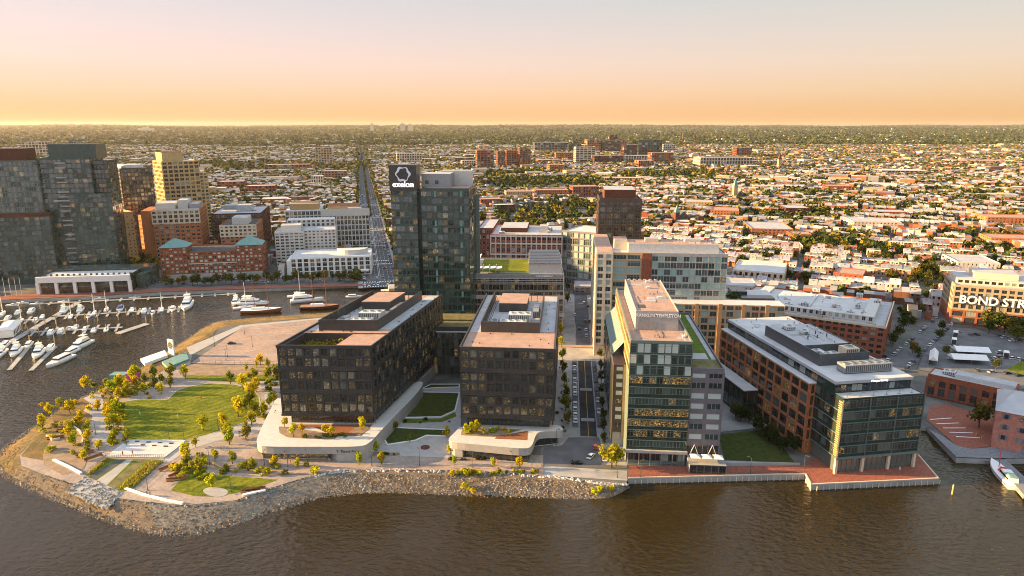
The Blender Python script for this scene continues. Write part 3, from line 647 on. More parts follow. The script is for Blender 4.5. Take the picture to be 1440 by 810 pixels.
for i in range(6): B.p('gable_hoop', 'whitewall').tube((5 + i * 2.3, 69.2, 52.6), (5 + i * 2.3, 69.6, 52.6), 1.05, 1.05, 12)
lettering('FRANKLIN TEMPLETON', 1.62, 'signwhite', B.root, (10.9, 15.36, 51.7), 0, .08, bold=.02)
# lower wings
wl2 = B.p('grey_wing', 'greypanel'); wl2.box(21.52, 33.2, 1.0, 76, 3.6, 36)
B.facade(wl2, 'F', 1.0, 21.6, 33.2, 8, 35.4, 2, 7, 1.3, 1.9, .25, 'g_curtain', 'whitewall', 1, .4)
B.facade(wl2, 'R', 33.2, 1, 76, 4.5, 35.4, 18, 8, 1.4, 1.9, .25, 'g_dark', 'whitewall', 3, .4)
B.facade(B.p('wing_base', 'greypanel'), 'F', 1.0, 21.6, 33.2, 3.6, 8, 3, 1, .3, .4, .2, 'g_dark', 'whitewall', 1, .4)
for a, bb in ((22.4, 24.2), (26, 24.2), (28.8, 30.6), (32.4, 30.6)): B.p('column', 'whitewall').tube((a, -.6, 3.6), (bb, -.6, 8.4), .11, .11, 6)
B.p('terrace', 'concrete').box(21.8, 34.6, -6.5, .95, 0, 3.6)
B.facade(B.p('terrace_front', 'dsteel'), 'F', -6.5, 21.9, 34.5, .2, 3.5, 5, 1, .35, .3, .12, 'g_dark', 'dsteel', 1, .3)
for i in range(3):
    mb = MB(); c = (24 + i * 4, -4.2); a = 1.7
    mb.add([(c[0] - a, c[1] - a, 5.7), (c[0] + a, c[1] - a, 5.7), (c[0] + a, c[1] + a, 5.7), (c[0] - a, c[1] + a, 5.7), (c[0], c[1], 6.6)], [(0, 1, 4), (1, 2, 4), (2, 3, 4), (3, 0, 4), (3, 2, 1, 0)])
    um = MB(); um.tube((c[0], c[1], 3.6), (c[0], c[1], 6.5), .06, .06, 6)
    X, Y = B.W(*c); pr = tag(empty('parasol', (X, Y, 5.6), -B.rot), ('white', 'white', 'white')[i] + ' square cafe parasol, ' + ('leftmost', 'middle', 'rightmost')[i] + ' of three on the glass tower terrace', 'parasol', 'cafe parasols on the terrace')
    sh = lambda p, c=c: (p[0] - c[0], p[1] - c[1], p[2] - 3.6)
    mb.build('canopy', M['white'], pr, sh); um.build('pole', M['steel'], pr, sh)
B.roof(wl2, 21.52, 33.2, 1, 76, 36, 'sedum', .9, .35)
for (ua, ub, va, vb, mt) in ((22, 32.6, 3, 12, 'sedum_d'), (22, 30, 13, 20, 'roof_grey'), (31, 32.7, 13, 74, 'roof_grey')):
    mb = MB(); mb.box(ua, ub, va, vb, 36.063, 36.2); B.one('roof_bed', mb, M[mt])
wl3 = B.p('brown_wing', 'bronze'); wl3.box(-4.6, -.01, 13, 24, 6, 33)
B.facade(wl3, 'F', 13, -4.6, -.05, 6.5, 32.6, 1, 8, 2.2, 1.5, .2, 'g_curtain', 'cream', 1, .3)
B.p('brown_wing_edge', 'gold').box(-.9, -.02, 12.7, 12.98, 3, 33.2); B.p('brown_wing_edge', 'gold').box(-5, -4.62, 12.8, 24, 3, 33.2)
wl4 = B.p('glass_wing', 'spandrel'); wl4.box(-4.6, -.01, 24.02, 78, 6, 33, top=(-4.6, -.01, 24.02, 78))
B.facade(wl4, 'L', -4.6, 24.1, 78, 6, 33, 18, 8, .2, .9, .12, 'g_tower', 'mull', 2, .3)
mb = MB()                                                   # sloping ribbed glass roof over the left wing
for i in range(22):
    v = 24.3 + i * 2.43; mb.add([(-4.7, v, 33.1), (-.05, v, 38.5), (-.05, v + 1.9, 38.5), (-4.7, v + 1.9, 33.1)], [(0, 1, 2, 3)], 0); mb.add([(-4.7, v + 1.9, 33.1), (-.05, v + 1.9, 38.5), (-.05, v + 2.43, 38.9), (-4.7, v + 2.43, 33.5)], [(0, 1, 2, 3)], 1)
B.one('ribbed_glass_roof', mb, [M['green_cu'], M['mull']])
B.p('left_base', 'pale_stone').box(-4.2, -.03, 13.5, 78, 0, 6); roof_clutter(B, 1, 20, 2, 14.5, 46.07, 14, 2); roof_clutter(B, 4, 17, 28, 67, 53.11, 22, 3); B.flush(); FT = B

# ------------------------------------------------------------------ brick framed office block with a glass front on the pier
B = Bld('office_building', 'orange brick framed office block with a dark glass front standing on the brick pier', 114.2, 220, -9.5, 31.5, 86, land='the brick framed office block on the pier')
gw = B.p('glass_front', 'spandrel_d'); gw.box(0, 31.5, 0, 15.98, 6, 28)
for j in range(5):
    z = 6.4 + j * 4.3
    B.facade(gw, 'F', 0, 0, 31.5, z, z + 4.3, 12, 1, .14, 1.2, .12, 'g_green' if j != 2 else 'g_black', 'mull', 0, .12, alt=lambda i, _: 'g_lit' if (i * 7 + j * 3) % 29 < 1 else 'g_black')
    B.facade(gw, 'L', 0, 0, 16, z, z + 4.3, 5, 1, .14, 1.2, .12, 'g_black', 'mull', 1, .12); B.facade(gw, 'R', 31.5, 0, 16, z, z + 4.3, 5, 1, .14, 1.2, .12, 'g_black', 'mull', 3, .12)
    B.p('floor_edge', 'mull').box(-.4, 31.9, -.5, -.13, z - .1, z + .1); B.p('floor_edge', 'mull').box(-.4, -.13, -.12, 15.9, z - .1, z + .1)
for i in range(4): B.p('fin', 'mull').box(-.05 + i * 10.5, .15 + i * 10.5, -.55, -.13, 6.3, 28)
for i in range(26): B.p('sun_gold_fins', 'gold').box(-.55, -.12, -.5, 1.4, 7 + i * .8, 7.35 + i * .8)  # gold fins: low sunlight on the glass edge put into their colour
gr = B.p('ground_glass', 'g_black'); gr.box(.8, 30.8, .8, 15.9, .2, 5.98)
for i in range(16): B.p('ground_mullions', 'mull').box(.8 + i * 2, .95 + i * 2, .6, .79, .2, 5.97)
mb = B.p('column', 'cream')
for i in range(4): mb.box(-.3 + i * 10.3, .6 + i * 10.3, -.35, .55, 0, 5.97)
B.p('soffit_band', 'mull').box(-.5, 32, -.6, -.13, 5.7, 6.4)
B.roof(gw, 0, 31.5, 0, 15.98, 28, 'roof_white', .4, .4)
for i in range(6):
    mb = MB(); u = 3 + i * 5; mb.tube((u, 2, 28.1), (u, 2, 29.2), .06, .06, 5); mb.tube((u, 2, 29.2), (u + 1.8, 2.2, 29.5), .05, .05, 5); mb.tube((u - .7, 2, 28.12), (u + .7, 2, 28.12), .06, .06, 5); B.one('davit', mb, M['dsteel'])
up = B.p('upper_storey', 'spandrel_d'); up.box(.6, 30.6, 6, 86, 28.07, 31.6)
B.facade(up, 'F', 6, .7, 30.5, 28.2, 31.2, 14, 1, .14, .5, .12, 'g_dark', 'mull', 1, .2)
B.p('upper_fascia', 'roof_grey').box(.2, 31, 5.4, 86.3, 31.603, 32.6)
lettering('Morgan Stanley', 1.05, 'litsign', B.root, (17.5, 5.36, 32.08), 0, .05)
mb = MB(); mb.box(.5, 30.7, 5.7, 86, 32.603, 32.66); B.one('roof', mb, M['roof_white'])
br = B.p('brick_frame', 'brick_o'); br.box(-2.2, 0.3, 16, 86, 0, 28); br.box(.3, 31.4, 16.02, 86, 0, 28.05)
B.facade(br, 'L', -2.2, 16, 86, .5, 27.9, 12, 6, .95, .95, .5, 'g_black', 'dsteel', 0, .5)
B.facade(br, 'F', 16, -2.15, -.05, .5, 27.9, 1, 6, .9, .95, .3, 'g_black', 'dsteel', 2, .5)
B.p('brick_coping', 'roof_white').box(-2.8, .55, 15.6, 86.2, 28.003, 28.35)
B.facade(up, 'L', .6, 16, 86, 28.4, 31.3, 18, 1, .14, .4, .12, 'g_dark', 'mull', 2, .2)
sc_ = B.p('plant_screen', 'dsteel'); u0, u1, va, vb, z = 4, 24.5, 21, 60, 32.6
sc_.box(u0, u1, va, va + .3, z, z + 4.6); sc_.box(u0, u0 + .3, va + .3, vb, z, z + 4.6); sc_.box(u1 - .3, u1, va + .3, vb, z, z + 4.6); sc_.box(u0 + .3, u1 - .3, 33, vb, z, z + 4.2)
mb = MB(); mb.box(u0 + .32, u1 - .32, 33.02, vb, z + 4.203, z + 4.3); B.one('plant_roof', mb, M['roof_grey'])
B.unit(8, 23, 6, 4, 3.6, 32.66, fans=2); B.unit(17, 24, 5.5, 5, 5.0, 32.66, 'cream', 1); B.unit(6, 29, 5, 3, 3, 32.66, fans=1); B.unit(12, 45, 3, 3, 1.6, 36.9, fans=1); B.unit(9, 52, 4, 3, 1.6, 36.9, fans=1)
B.unit(8, 11.5, 19, 5, 3.2, 32.66, 'steel', 6)
for i in range(5): mb = MB(); mb.tube((11 + i * 2.4, 40 + (i * 5) % 9, 36.9), (11 + i * 2.4, 40 + (i * 5) % 9, 38.2), .25, .25, 8); B.one('roof_vent', mb, M['dsteel'])
lo = B.p('low_wing', 'spandrel_d'); lo.box(-9, -2.3, 50, 84, 0, 12); B.facade(lo, 'F', 50, -8.9, -2.4, .4, 11.8, 2, 2, .2, .7, .12, 'g_black', 'mull', 3); B.facade(lo, 'L', -9, 50, 84, .4, 11.8, 8, 2, .2, .7, .12, 'g_black', 'mull', 3)
B.p('low_wing_roof', 'roof_white').box(-9.2, -2.82, 49.8, 84, 12.003, 12.4)
roof_clutter(B, 1, 29, 61.5, 84, 32.67, 14, 4); roof_clutter(B, 25.5, 29.5, 20, 60, 32.67, 14, 5); roof_clutter(B, 5, 23, 34, 58, 36.91, 18, 6); B.flush(); MS_ = B

# ------------------------------------------------------------------ tall tower with the ring emblem, behind the black blocks
xa = XZ(548, 234, 372)[0]
B = Bld('office_tower', 'tall green glass tower with a black sign box and ring emblem behind the black offices', xa, 372, 3.5, 42.5, 34, land='the tower with the ring emblem', cap=100)
zt = XZ(548, 266, 372)[1] - 2; zs = XZ(548, 232, 372)[1] - 2
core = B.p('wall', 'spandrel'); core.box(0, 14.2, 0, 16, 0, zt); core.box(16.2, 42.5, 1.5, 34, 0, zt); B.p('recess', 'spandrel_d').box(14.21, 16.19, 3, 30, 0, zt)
nf = 20
B.facade(core, 'F', 0, 0, 14.2, 6, zt, 6, nf, .2, 1.2, .2, 'g_tower', 'mull', 0, .3, alt=lambda i, j: 'g_lit' if (i == 0 and j % 2 == 0) or (i * 5 + j * 7) % 13 == 0 else 'g_tower')
B.facade(core, 'F', 1.5, 16.2, 42.5, 6, zt - 1, 9, nf, .2, 1.3, .2, 'g_green', 'mull', 0, .3, alt=lambda i, j: 'g_black' if (j * 5 + i // 3) % 4 == 0 else 'g_green')
B.facade(core, 'R', 42.5, 1.5, 34, 6, zt - 1, 10, nf, .15, .8, .15, 'g_tower', 'mull', 1, .3)
for u in (23.4, 37.5):
    for j in range(nf):
        if (j * 3) % 7 < 4: z = 6 + j * (zt - 7) / nf; B.p('pale_panel', 'green_cu').box(u, u + 1.1, 1.2, 1.29, z + .8, z + 3.9)
for v in (14.5,): B.p('edge_fin', 'mull').box(42.5, 44.6, 33.2, 34, 8, zt - 6)
sb = B.p('sign_box', 'black'); sb.box(-.4, 14.4, -.6, 10, zt - 1, zs); sb.box(-.45, -.403, -.5, 9.9, zt - 1, zs)
lettering('exelon', 4.3, 'litsign', B.root, (7.1, -.66, zt + 2.6), 0, .05, bold=.04)
mb = MB(); n = 72; rm = 3.6; cz = zs - 4.8
def ringpt(t, r): rr_ = r * (1 + .085 * cos(6 * t)); return (7.1 + rr_ * cos(t), cz + rr_ * sin(t))
for i in range(n):
    t0, t1 = 2 * pi * i / n, 2 * pi * (i + 1) / n
    wdt = lambda t: .55 + .42 * sin(3 * t + .7)
    q = [ringpt(t0, rm - .15 - abs(wdt(t0)) * .8), ringpt(t0, rm + .15 + .3 * abs(wdt(t0))), ringpt(t1, rm + .15 + .3 * abs(wdt(t1))), ringpt(t1, rm - .15 - abs(wdt(t1)) * .8)]
    mb.add([(x, -.74, z) for x, z in q] + [(x, -.61, z) for x, z in q], [(0, 3, 2, 1), (4, 5, 6, 7), (0, 1, 5, 4), (2, 3, 7, 6)])
B.one('ring_emblem', mb, M['logoring'])
B.roof(core, 16.2, 42.5, 1.5, 34, zt, 'roof_pink', .5, .5)
pl = B.p('plant_room', 'steel'); pl.box(15, 31, 10.5, 26, zt - .3, zt + 7.5); pl2 = B.p('plant_room', 'whitewall'); pl2.box(24, 41, 26.1, 33.2, zt - .3, zt + 8.5)
B.p('plant_louvre', 'dsteel').box(17, 19, 10.38, 10.49, zt + 2, zt + 4); B.p('plant_louvre', 'dsteel').box(22.5, 24.5, 10.38, 10.49, zt + 2, zt + 4)
mb = MB(); mb.box(15.2, 30.8, 10.7, 25.8, zt + 7.503, zt + 7.6); B.one('plant_roof', mb, M['roof_grey']); B.flush()
# trading building with roof garden and solar canopy
xa = XZ(655, 386, 398)[0]; xb = XZ(793, 386, 398)[0]; zt = XZ(655, 387, 398)[1] - 2; W_ = xb - xa
B = Bld('office_building', 'low grey office building with a roof lawn and solar canopy right of the tall tower', xa, 398, 1.5, W_, 52, land='the roof garden building')
wl = B.p('wall', 'steel'); wl.box(0, W_, 0, 52, 0, zt)
B.facade(wl, 'F', 0, 0, W_, 2, zt - 1.2, 26, 7, .25, 1.0, .35, 'g_black', 'dsteel', 0, .3)
B.facade(wl, 'R', W_, 0, 52, 2, zt - 1.2, 14, 7, .4, 1.2, .3, 'g_black', 'dsteel', 1, .3)
for j in range(2): B.p('band', 'roof_grey').box(-.6, W_ + .6, -.8, -.36, 8 + j * 11, 10.4 + j * 11)
for j in range(3): B.p('sunshade', 'hvac').box(0, W_, -1.2, -.36, zt - 4 + j * 1.1, zt - 3.85 + j * 1.1)
for u in (0, W_ - .5): B.p('edge_column', 'hvac').box(u, u + .5, -.9, -.37, 0, zt + 1)
B.roof(wl, 0, W_, 0, 52, zt, 'roof_grey', .7, .4)
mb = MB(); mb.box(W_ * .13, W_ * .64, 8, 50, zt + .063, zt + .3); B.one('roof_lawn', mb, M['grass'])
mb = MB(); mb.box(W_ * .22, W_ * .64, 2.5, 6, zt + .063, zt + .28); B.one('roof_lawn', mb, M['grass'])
mb = B.p('stair_house', 'whitewall'); mb.box(W_ * .64, W_ * .985, 6, 44, zt, zt + 6.2)
mb = MB(); mb.add([(W_ * .645, 5, zt + 6.4), (W_ * .975, 5, zt + 6.4), (W_ * .975, 42, zt + 8.2), (W_ * .645, 42, zt + 8.2)], [(0, 1, 2, 3), (3, 2, 1, 0)][:1]); 
for i in range(12): u = W_ * (.645 + .33 * i / 12); mb.box(u, u + .12, 5, 5.3, zt + 6.2, zt + 6.6)
for i in range(9): v = 5 + i * 4.1; mb.box(W_ * .645, W_ * .975, v, v + .15, zt + 6.45 + i * .2, zt + 6.6 + i * .2, 1)
B.one('solar_canopy', mb, [M['solar'], M['steel']])
mb = MB()
for i in range(5):
    u = W_ * .03 + i * W_ * .068; mb.add([(u, 5, zt + 3.0), (u + W_ * .062, 5, zt + 3.4), (u + W_ * .062, 12, zt + 3.4), (u, 12, zt + 3.0)], [(0, 1, 2, 3)]); mb.tube((u, 5, zt), (u, 5, zt + 3), .1, .1, 5); mb.tube((u, 12, zt), (u, 12, zt + 4.5), .1, .1, 5)
B.one('pergola', mb, M['white'])
mb = MB()
for i in range(7): v = 10 + i * 5.6; mb.add([(-1.5, v, zt + 1.2), (W_ * .11, v, zt + 4.2), (W_ * .11, v + 4.8, zt + 4.2), (-1.5, v + 4.8, zt + 1.2)], [(0, 1, 2, 3)])
B.one('slatted_roof', mb, M['hvac'])
lettering('Constellation', 1.9, 'signwhite', B.root, (W_ * .80, -.84, zt - .1), 0, .05, bold=.03); B.flush()
# ------------------------------------------------------------------ buildings of the second row and beyond
def mid(name, label, pxL, pxR, ytop, Y, rot, d, wall, roofm, nb, nf, ns, win='g_dark', pier=.9, sp=1.3, dep=.25, land=None, cat='building', fr='whitewall', base=0, cap=100, z_base=0, top_h=.8, flush=True, group=None, wmul=1.0):
    xa, zt = XZ(pxL, ytop, Y); xb, _ = XZ(pxR, ytop, Y); zt -= 2
    w_ = (xb - xa) / max(.5, cos(radians(rot))) * wmul
    B = Bld(name, label, xa, Y, rot, w_, d, land=land, cat=cat, cap=cap, group=group); B.H = zt
    wl = B.p('wall', wall); wl.box(0, w_, 0, d, z_base, zt); B.wl = wl
    sides = [('F', 0, w_, nb)]
    c = B.W(w_, d / 2); rgt = (-c[0]) * cos(B.rot) + c[1] * sin(B.rot)
    c = B.W(0, d / 2); lft = -((-c[0]) * cos(B.rot) + c[1] * sin(B.rot))
    if nb: B.facade(wl, 'F', 0, 0, w_, base, zt, nb, nf, pier, sp, dep, win, fr, 0, .5)
    if ns and rgt > 0: B.facade(wl, 'R', w_, 0, d, base, zt, ns, nf, pier, sp, dep, win, fr, 1, .5)
    if ns and lft > 0: B.facade(wl, 'L', 0, 0, d, base, zt, ns, nf, pier, sp, dep, win, fr, 1, .5)
    B.roof(wl, 0, w_, 0, d, zt, roofm, top_h, .4)
    if flush: B.flush()
    return B
def bulk(B, name, mat, fu0, fu1, fv0, fv1, h, z=None, roofm='roof_grey'):
    z = B.H if z is None else z
    mb = MB(); mb.box(B.w * fu0, B.w * fu1, B.d * fv0, B.d * fv1, z + .061, z + h); pr = B.one(name, mb, M[mat])
    mb = MB(); mb.box(B.w * fu0 + .2, B.w * fu1 - .2, B.d * fv0 + .2, B.d * fv1 - .2, z + h + .003, z + h + .1); mb.build(name + '_roof', M[roofm], pr, B.xf)
def units(B, n, seed=1, z=None):
    r = random.Random(seed); z = B.H if z is None else z
    for i in range(n):
        w_, d_ = r.uniform(2, 4.5), r.uniform(2, 4); B.unit(r.uniform(1, max(1.1, B.w - w_ - 1)), r.uniform(1, max(1.1, B.d - d_ - 1)), w_, d_, r.uniform(1.4, 2.6), z + .06, fans=1)
# --- long stepped apartment block behind the glass office tower
B = mid('apartment_building', 'long beige and glass apartment block with a setback roof behind the glass office tower', 862, 1019, 357, 350, 4.8, 24, 'beige', 'roof_white', 8, 15, 0, 'g_apart', .7, .9, .3, 'the long beige apartment block', flush=False, cap=100)
W_ = B.w; wl = B.wl
pl = B.p('pale_grid', 'pale_stone'); B.wins = [q for q in B.wins if q[2] < W_ * .34]
pl.box(W_ * .345, W_ + .3, -.6, -.3, B.H - .9, B.H + .9)
B.facade(pl, 'F', -.35, W_ * .345, W_ + .2, B.H * .40, B.H - .5, 12, 9, .22, .75, .3, 'g_apart', 'whitewall', 0, .4)
pl.box(W_ * .345, W_ + .2, -.34, -.02, B.H * .40, B.H - .5); B.p('red_bay', 'brick').box(W_ * .26, W_ * .342, -.7, -.31, 10, B.H + .6)
bulk(B, 'setback_storey', 'hvac', .14, .94, .18, .85, 4.6, roofm='roof_pink'); bulk(B, 'lift_house', 'cream', .02, .14, .45, .95, 5.6, roofm='roof_pink'); bulk(B, 'roof_unit', 'cream', .3, .42, .5, .7, 6.4); bulk(B, 'roof_unit', 'cream', .66, .8, .5, .7, 6.2); roof_clutter(B, W_ * .16, W_ * .92, 5, 18, B.H + 4.72, 18, 9)
lf = B.p('left_wing', 'cream'); lf.box(-8.5, -.02, -2, 60, 0, B.H + 1)
B.facade(lf, 'L', -8.5, -2, 60, 6, B.H + .5, 12, 14, 2.2, 1.5, .3, 'g_dark', 'cream', 1, .5); B.facade(lf, 'F', -2, -8.5, -.05, 6, B.H + .5, 2, 14, 1.6, 1.2, .3, 'g_apart', 'cream', 0, .5)
mb = MB(); mb.box(-8.2, -.3, -1.7, 59.7, B.H + 1.003, B.H + 1.1); B.one('roof', mb, M['roof_pink'])
lw = B.p('low_wing', 'beige'); xl = XZ(945, 446, 335); xr = XZ(1105, 430, 335); hl = XZ(1000, 427, 338)[1] - 2
u0 = 28; u1 = xr[0] - B.x; lw.box(u0, u1, -10, -.72, 0, hl); lw.box(W_ + .35, u1, -.7, 24, 0, hl)
B.facade(lw, 'F', -10, u0, u1, 3, hl, 14, 8, .9, 1.0, .3, 'g_apart', 'whitewall', 0, .5)
for i in range(5): B.p('tan_pier', 'tan').box(u0 + i * (u1 - u0) / 5 + 2, u0 + i * (u1 - u0) / 5 + 4, -10.6, -10.28, 0, hl + .5)
mb = MB(); mb.box(u0, u1, -10, -.73, hl + .003, hl + .2); mb.box(W_ + .36, u1, -.69, 24, hl + .003, hl + .2); B.one('low_roof', mb, M['roof_white'])
mb = MB(); mb.box(W_ + 9, W_ + 26, 1, 8, hl + .2, hl + 1.2); mb.box(W_ + 6, W_ + 14, 10, 20, hl + .2, hl + 2.5); B.one('solar_array', mb, M['solar'])
for q in range(12):
    mb = MB(); cu, cv = R.uniform(W_ + 2, W_ + 9), R.uniform(1, 8)
    for _ in range(36):
        p_ = Vector((cu + R.gauss(0, .8), cv + R.gauss(0, .8), hl + .6 + abs(R.gauss(0, .8)))); a = Vector((R.uniform(-1, 1), R.uniform(-1, 1), R.uniform(-1, 1))) * .5; c = Vector((R.uniform(-1, 1), R.uniform(-1, 1), R.uniform(-1, 1))) * .5
        mb.add([p_ - a, p_ + c, p_ + a, p_ - c], [(0, 1, 2, 3)])
    o = tag(B.one('roof_plant', mb, M['shrub']), kind='stuff'); o.color = (.05, .08, .015, 1)
B.flush()
# --- bronze tower
B = mid('apartment_tower', 'dark bronze residential tower with tall narrow windows behind the beige apartments', 843, 902, 282, 432, 4.8, 34, 'bronze', 'roof_dark', 6, 18, 9, 'g_black', 1.3, 1.4, .35, 'the dark bronze tower', fr='gold', flush=False)
bulk(B, 'crown', 'brick_d', .12, .86, .1, .9, 6.5, roofm='roof_grey'); B.p('crown_frame', 'bronze').box(0, B.w, -.3, .1, B.H - 1, B.H + 1.6); B.flush()
# --- brick apartments with pale window grid
B = mid('apartment_building', 'red brick apartment block with a white window grid behind the roof garden building', 690, 790, 331, 520, 4, 55, 'brick', 'roof_grey', 14, 8, 9, 'g_dark', 1.5, 1.4, .3, 'the brick block with the white window grid', flush=False)
for i in range(15): B.p('white_grid', 'whitewall').box(B.w * i / 14 - .32, B.w * i / 14 + .32, -.42, -.31, 4 if i % 3 else B.H * .6, B.H + .5)
for z in (.62, .84, .99): B.p('white_grid', 'whitewall').box(.35, B.w - .35, -.405, -.31, B.H * z - .6, B.H * z + .5)
bulk(B, 'stair_house', 'whitewall', .68, .80, .3, .5, 5); bulk(B, 'roof_storey', 'brick_d', .12, .5, .3, .9, 3.5); units(B, 8, 3); B.flush()
B = mid('apartment_building', 'dark brick wing with grey roof left of the white gridded brick block', 672, 694, 322, 560, 4, 60, 'brick_d', 'roof_grey', 4, 8, 8, 'g_dark', 1.2, 1.3, .3, None)
B = mid('apartment_building', 'grey and white balcony apartment block left of the dark bronze tower', 790, 842, 325, 520, 30, 34, 'greywall', 'roof_white', 7, 8, 6, 'g_apart', .5, 1.1, .5, 'the balcony block left of the bronze tower'); 
# --- car park in brick, white roof
g0 = G(1245, 492); 
B = Bld('brick_building', 'long red brick building with a white flat roof left of the sloping street', 172, 414, 36, 66, 62, land='the long red brick building with the white roof', cap=100) if False else None
ang = 32.0; bu = (cos(radians(ang)), -sin(radians(ang))); fx, fy = G(1245, 461, 19)
wlen = 80; B = Bld('brick_building', 'long red brick block with a white flat roof left of the sloping street', fx - bu[0] * wlen, fy - bu[1] * wlen, ang, wlen, 62, land='the long red brick block with the white roof')
B.H = 17; wl = B.p('wall', 'brick'); wl.box(0, wlen, 0, 62, 0, 17); B.wl = wl
B.facade(wl, 'F', 0, 0, wlen, 1, 17, 22, 5, 1.3, 1.4, .35, 'g_dark', 'dsteel', 0, .5); B.facade(wl, 'R', wlen, 0, 62, 1, 17, 13, 5, 1.3, 1.4, .35, 'g_dark', 'dsteel', 1, .5)
B.p('cornice', 'cream').box(-.5, wlen + .5, -.5, -.003, 16.6, 17.8); B.p('cornice', 'cream').box(wlen + .003, wlen + .5, 0, 62, 16.6, 17.8)
B.roof(wl, 0, wlen, 0, 62, 17, 'roof_grey', .8, .4)
ph = B.p('white_penthouse', 'whitewall'); ph.box(8, 74, 6, 10, 17.07, 20.5); ph.box(8, 14, 10.01, 52, 17.07, 20.5); ph.box(68, 74, 10.01, 52, 17.07, 20.5)
B.facade(ph, 'F', 6, 8, 74, 17.3, 20.4, 20, 1, 1.6, .7, .12, 'g_dark', 'whitewall', 2, .3)
mb = MB(); mb.box(14.1, 40, 10.1, 50, 17.07, 19.2); mb.box(40.1, 67.9, 16, 56, 17.07, 18.4); B.one('upper_roof', mb, M['roof_white']); units(B, 12, 5, 19.2); roof_clutter(B, 15, 66, 16, 50, 19.21, 24, 7); roof_clutter(B, 2, 78, 1.5, 5, 17.07, 16, 8); B.flush()
# --- offices with big white letters
fx, fy = G(1343, 402, 26); ang = 23.0
B = Bld('office_building', 'tan and brick warehouse office with giant white rooftop letters at the right edge', fx, fy, ang, 95, 34, land='the warehouse office with giant letters')
M['warehouse_tan'] = pm('warehouse_tan_wall', (.33, .27, .19), .8, .12, .5); B.H = 24; wl = B.p('wall', 'warehouse_tan'); wl.box(0, 95, 0, 34, 9, 24); b2 = B.p('brick_base', 'brick'); b2.box(-.3, 95.3, -.3, 34, 0, 9); B.wl = wl
B.facade(wl, 'F', 0, 0, 95, 9.2, 24, 24, 4, 1.3, 1.2, .3, 'g_dark', 'dsteel', 0, .5); B.facade(b2, 'F', -.3, 0, 95, .4, 8.8, 14, 2, 1.2, .9, .3, 'g_dark', 'dsteel', 1, .4); B.facade(wl, 'L', 0, 0, 34, 9.2, 24, 8, 4, 1.3, 1.2, .3, 'g_dark', 'dsteel', 2, .5)
B.roof(wl, 0, 95, 0, 34, 24, 'roof_grey', .8, .4)
bulk(B, 'upper_storey', 'cream', .02, .98, .2, .9, 3.6); up = B.p('upper_wall', 'cream'); B.facade(up, 'F', 6.75, 2, 93, 24.3, 27.4, 26, 1, 1.1, .8, .2, 'g_dark', 'dsteel', 0, .5)
bulk(B, 'plant_room', 'cream', .12, .36, .3, .8, 6.5, z=B.H + 1); bulk(B, 'plant_room', 'cream', .5, .7, .35, .8, 5.5, z=B.H + 1)
lettering('BOND STREET', 7.0, 'signwhite', B.root, (3.0, -1.1, 16.0), 0, .25, 'LEFT', bold=.12)
for zz in (13.2, 18.8): B.p('sign_rail', 'dsteel').box(2, 90, -.9, -.75, zz, zz + .25)
B.flush()
# --- low dark red brick building and the pink brick warehouse by the dock
fx, fy = G(1305, 527, 12); gx, gy = G(1428, 553, 12); ang = math.degrees(-math.atan2(gy - fy, gx - fx)); wl_ = math.hypot(gx - fx, gy - fy)
B = Bld('brick_building', 'low dark red brick hall with tall dark windows beside the quay car park', fx, fy, ang, wl_, 12, land='the low red brick hall')
B.H = 10; wl = B.p('wall', 'brick'); wl.box(0, wl_, 0, 12, 0, 10); B.facade(wl, 'F', 0, 0, wl_, .6, 9, 8, 2, 1.5, .5, .5, 'g_black', 'dsteel', 0, .8); B.facade(wl, 'L', 0, 0, 12, .6, 9, 3, 2, 1.5, .7, .4, 'g_dark', 'dsteel', 1, .8)
B.roof(wl, 0, wl_, 0, 12, 10, 'roof_grey', .6, .4); bulk(B, 'barrel_roof', 'hvac', .3, .98, .3, .9, 1.6); units(B, 3, 8); B.flush()
fx, fy = G(1393, 628); gx, gy = G(1450, 640); ang = 36
B = Bld('warehouse', 'pink brick warehouse with arched doorway and grey gable roof by the dock', fx, fy, ang, 30, 26, land='the pink brick warehouse')
B.H = 15; wl = B.p('wall', 'brick_pink'); wl.box(0, 30, 0, 26, 0, 15)
B.facade(wl, 'L', 0, 0, 26, 2.2, 14.6, 4, 3, 4.4, 2.0, .12, 'g_dark', 'greywall', 1, .7)
for j in range(3):
    for u in (3.2, 8.5, 14, 20, 26): B.wins.append((0, 'F', u, 4.8 + j * 4.2, 1.5, 1.9, -.02, 'g_dark', 'greywall'))
for j in range(3):
    for u in (2.1, 4.3, 7.4, 9.6): B.p('shutter', 'greywall').box(u - .3, u + .3, -.12, -.03, 3.9 + j * 4.2, 5.7 + j * 4.2)
for j in range(3): B.p('loading_door', 'dsteel').box(9.9, 11.4, -.14, -.02, 4 + j * 4, 6.6 + j * 4)
mb = MB(); pts = [(11.2 - 1.9, 0), (11.2 + 1.9, 0)] + [(11.2 + 1.9 * cos(a * pi / 10), 2 + 1.5 * sin(a * pi / 10)) for a in range(0, 11)]
mb.add([(x, -.05, z + .02) for x, z in pts], [tuple(range(len(pts)))]); B.one('arched_door', mb, M['greywall'])
mb = MB(); mb.add([(-.5, -.5, 15.01), (30.5, -.5, 15.01), (30.5, 26.5, 15.01), (-.5, 26.5, 15.01), (5, 13, 20), (30.5, 13, 20)], [(0, 1, 5, 4), (2, 3, 4, 5), (3, 0, 4), (1, 2, 5), (3, 2, 1, 0)]); B.one('roof', mb, M['roof_grey']); B.flush()
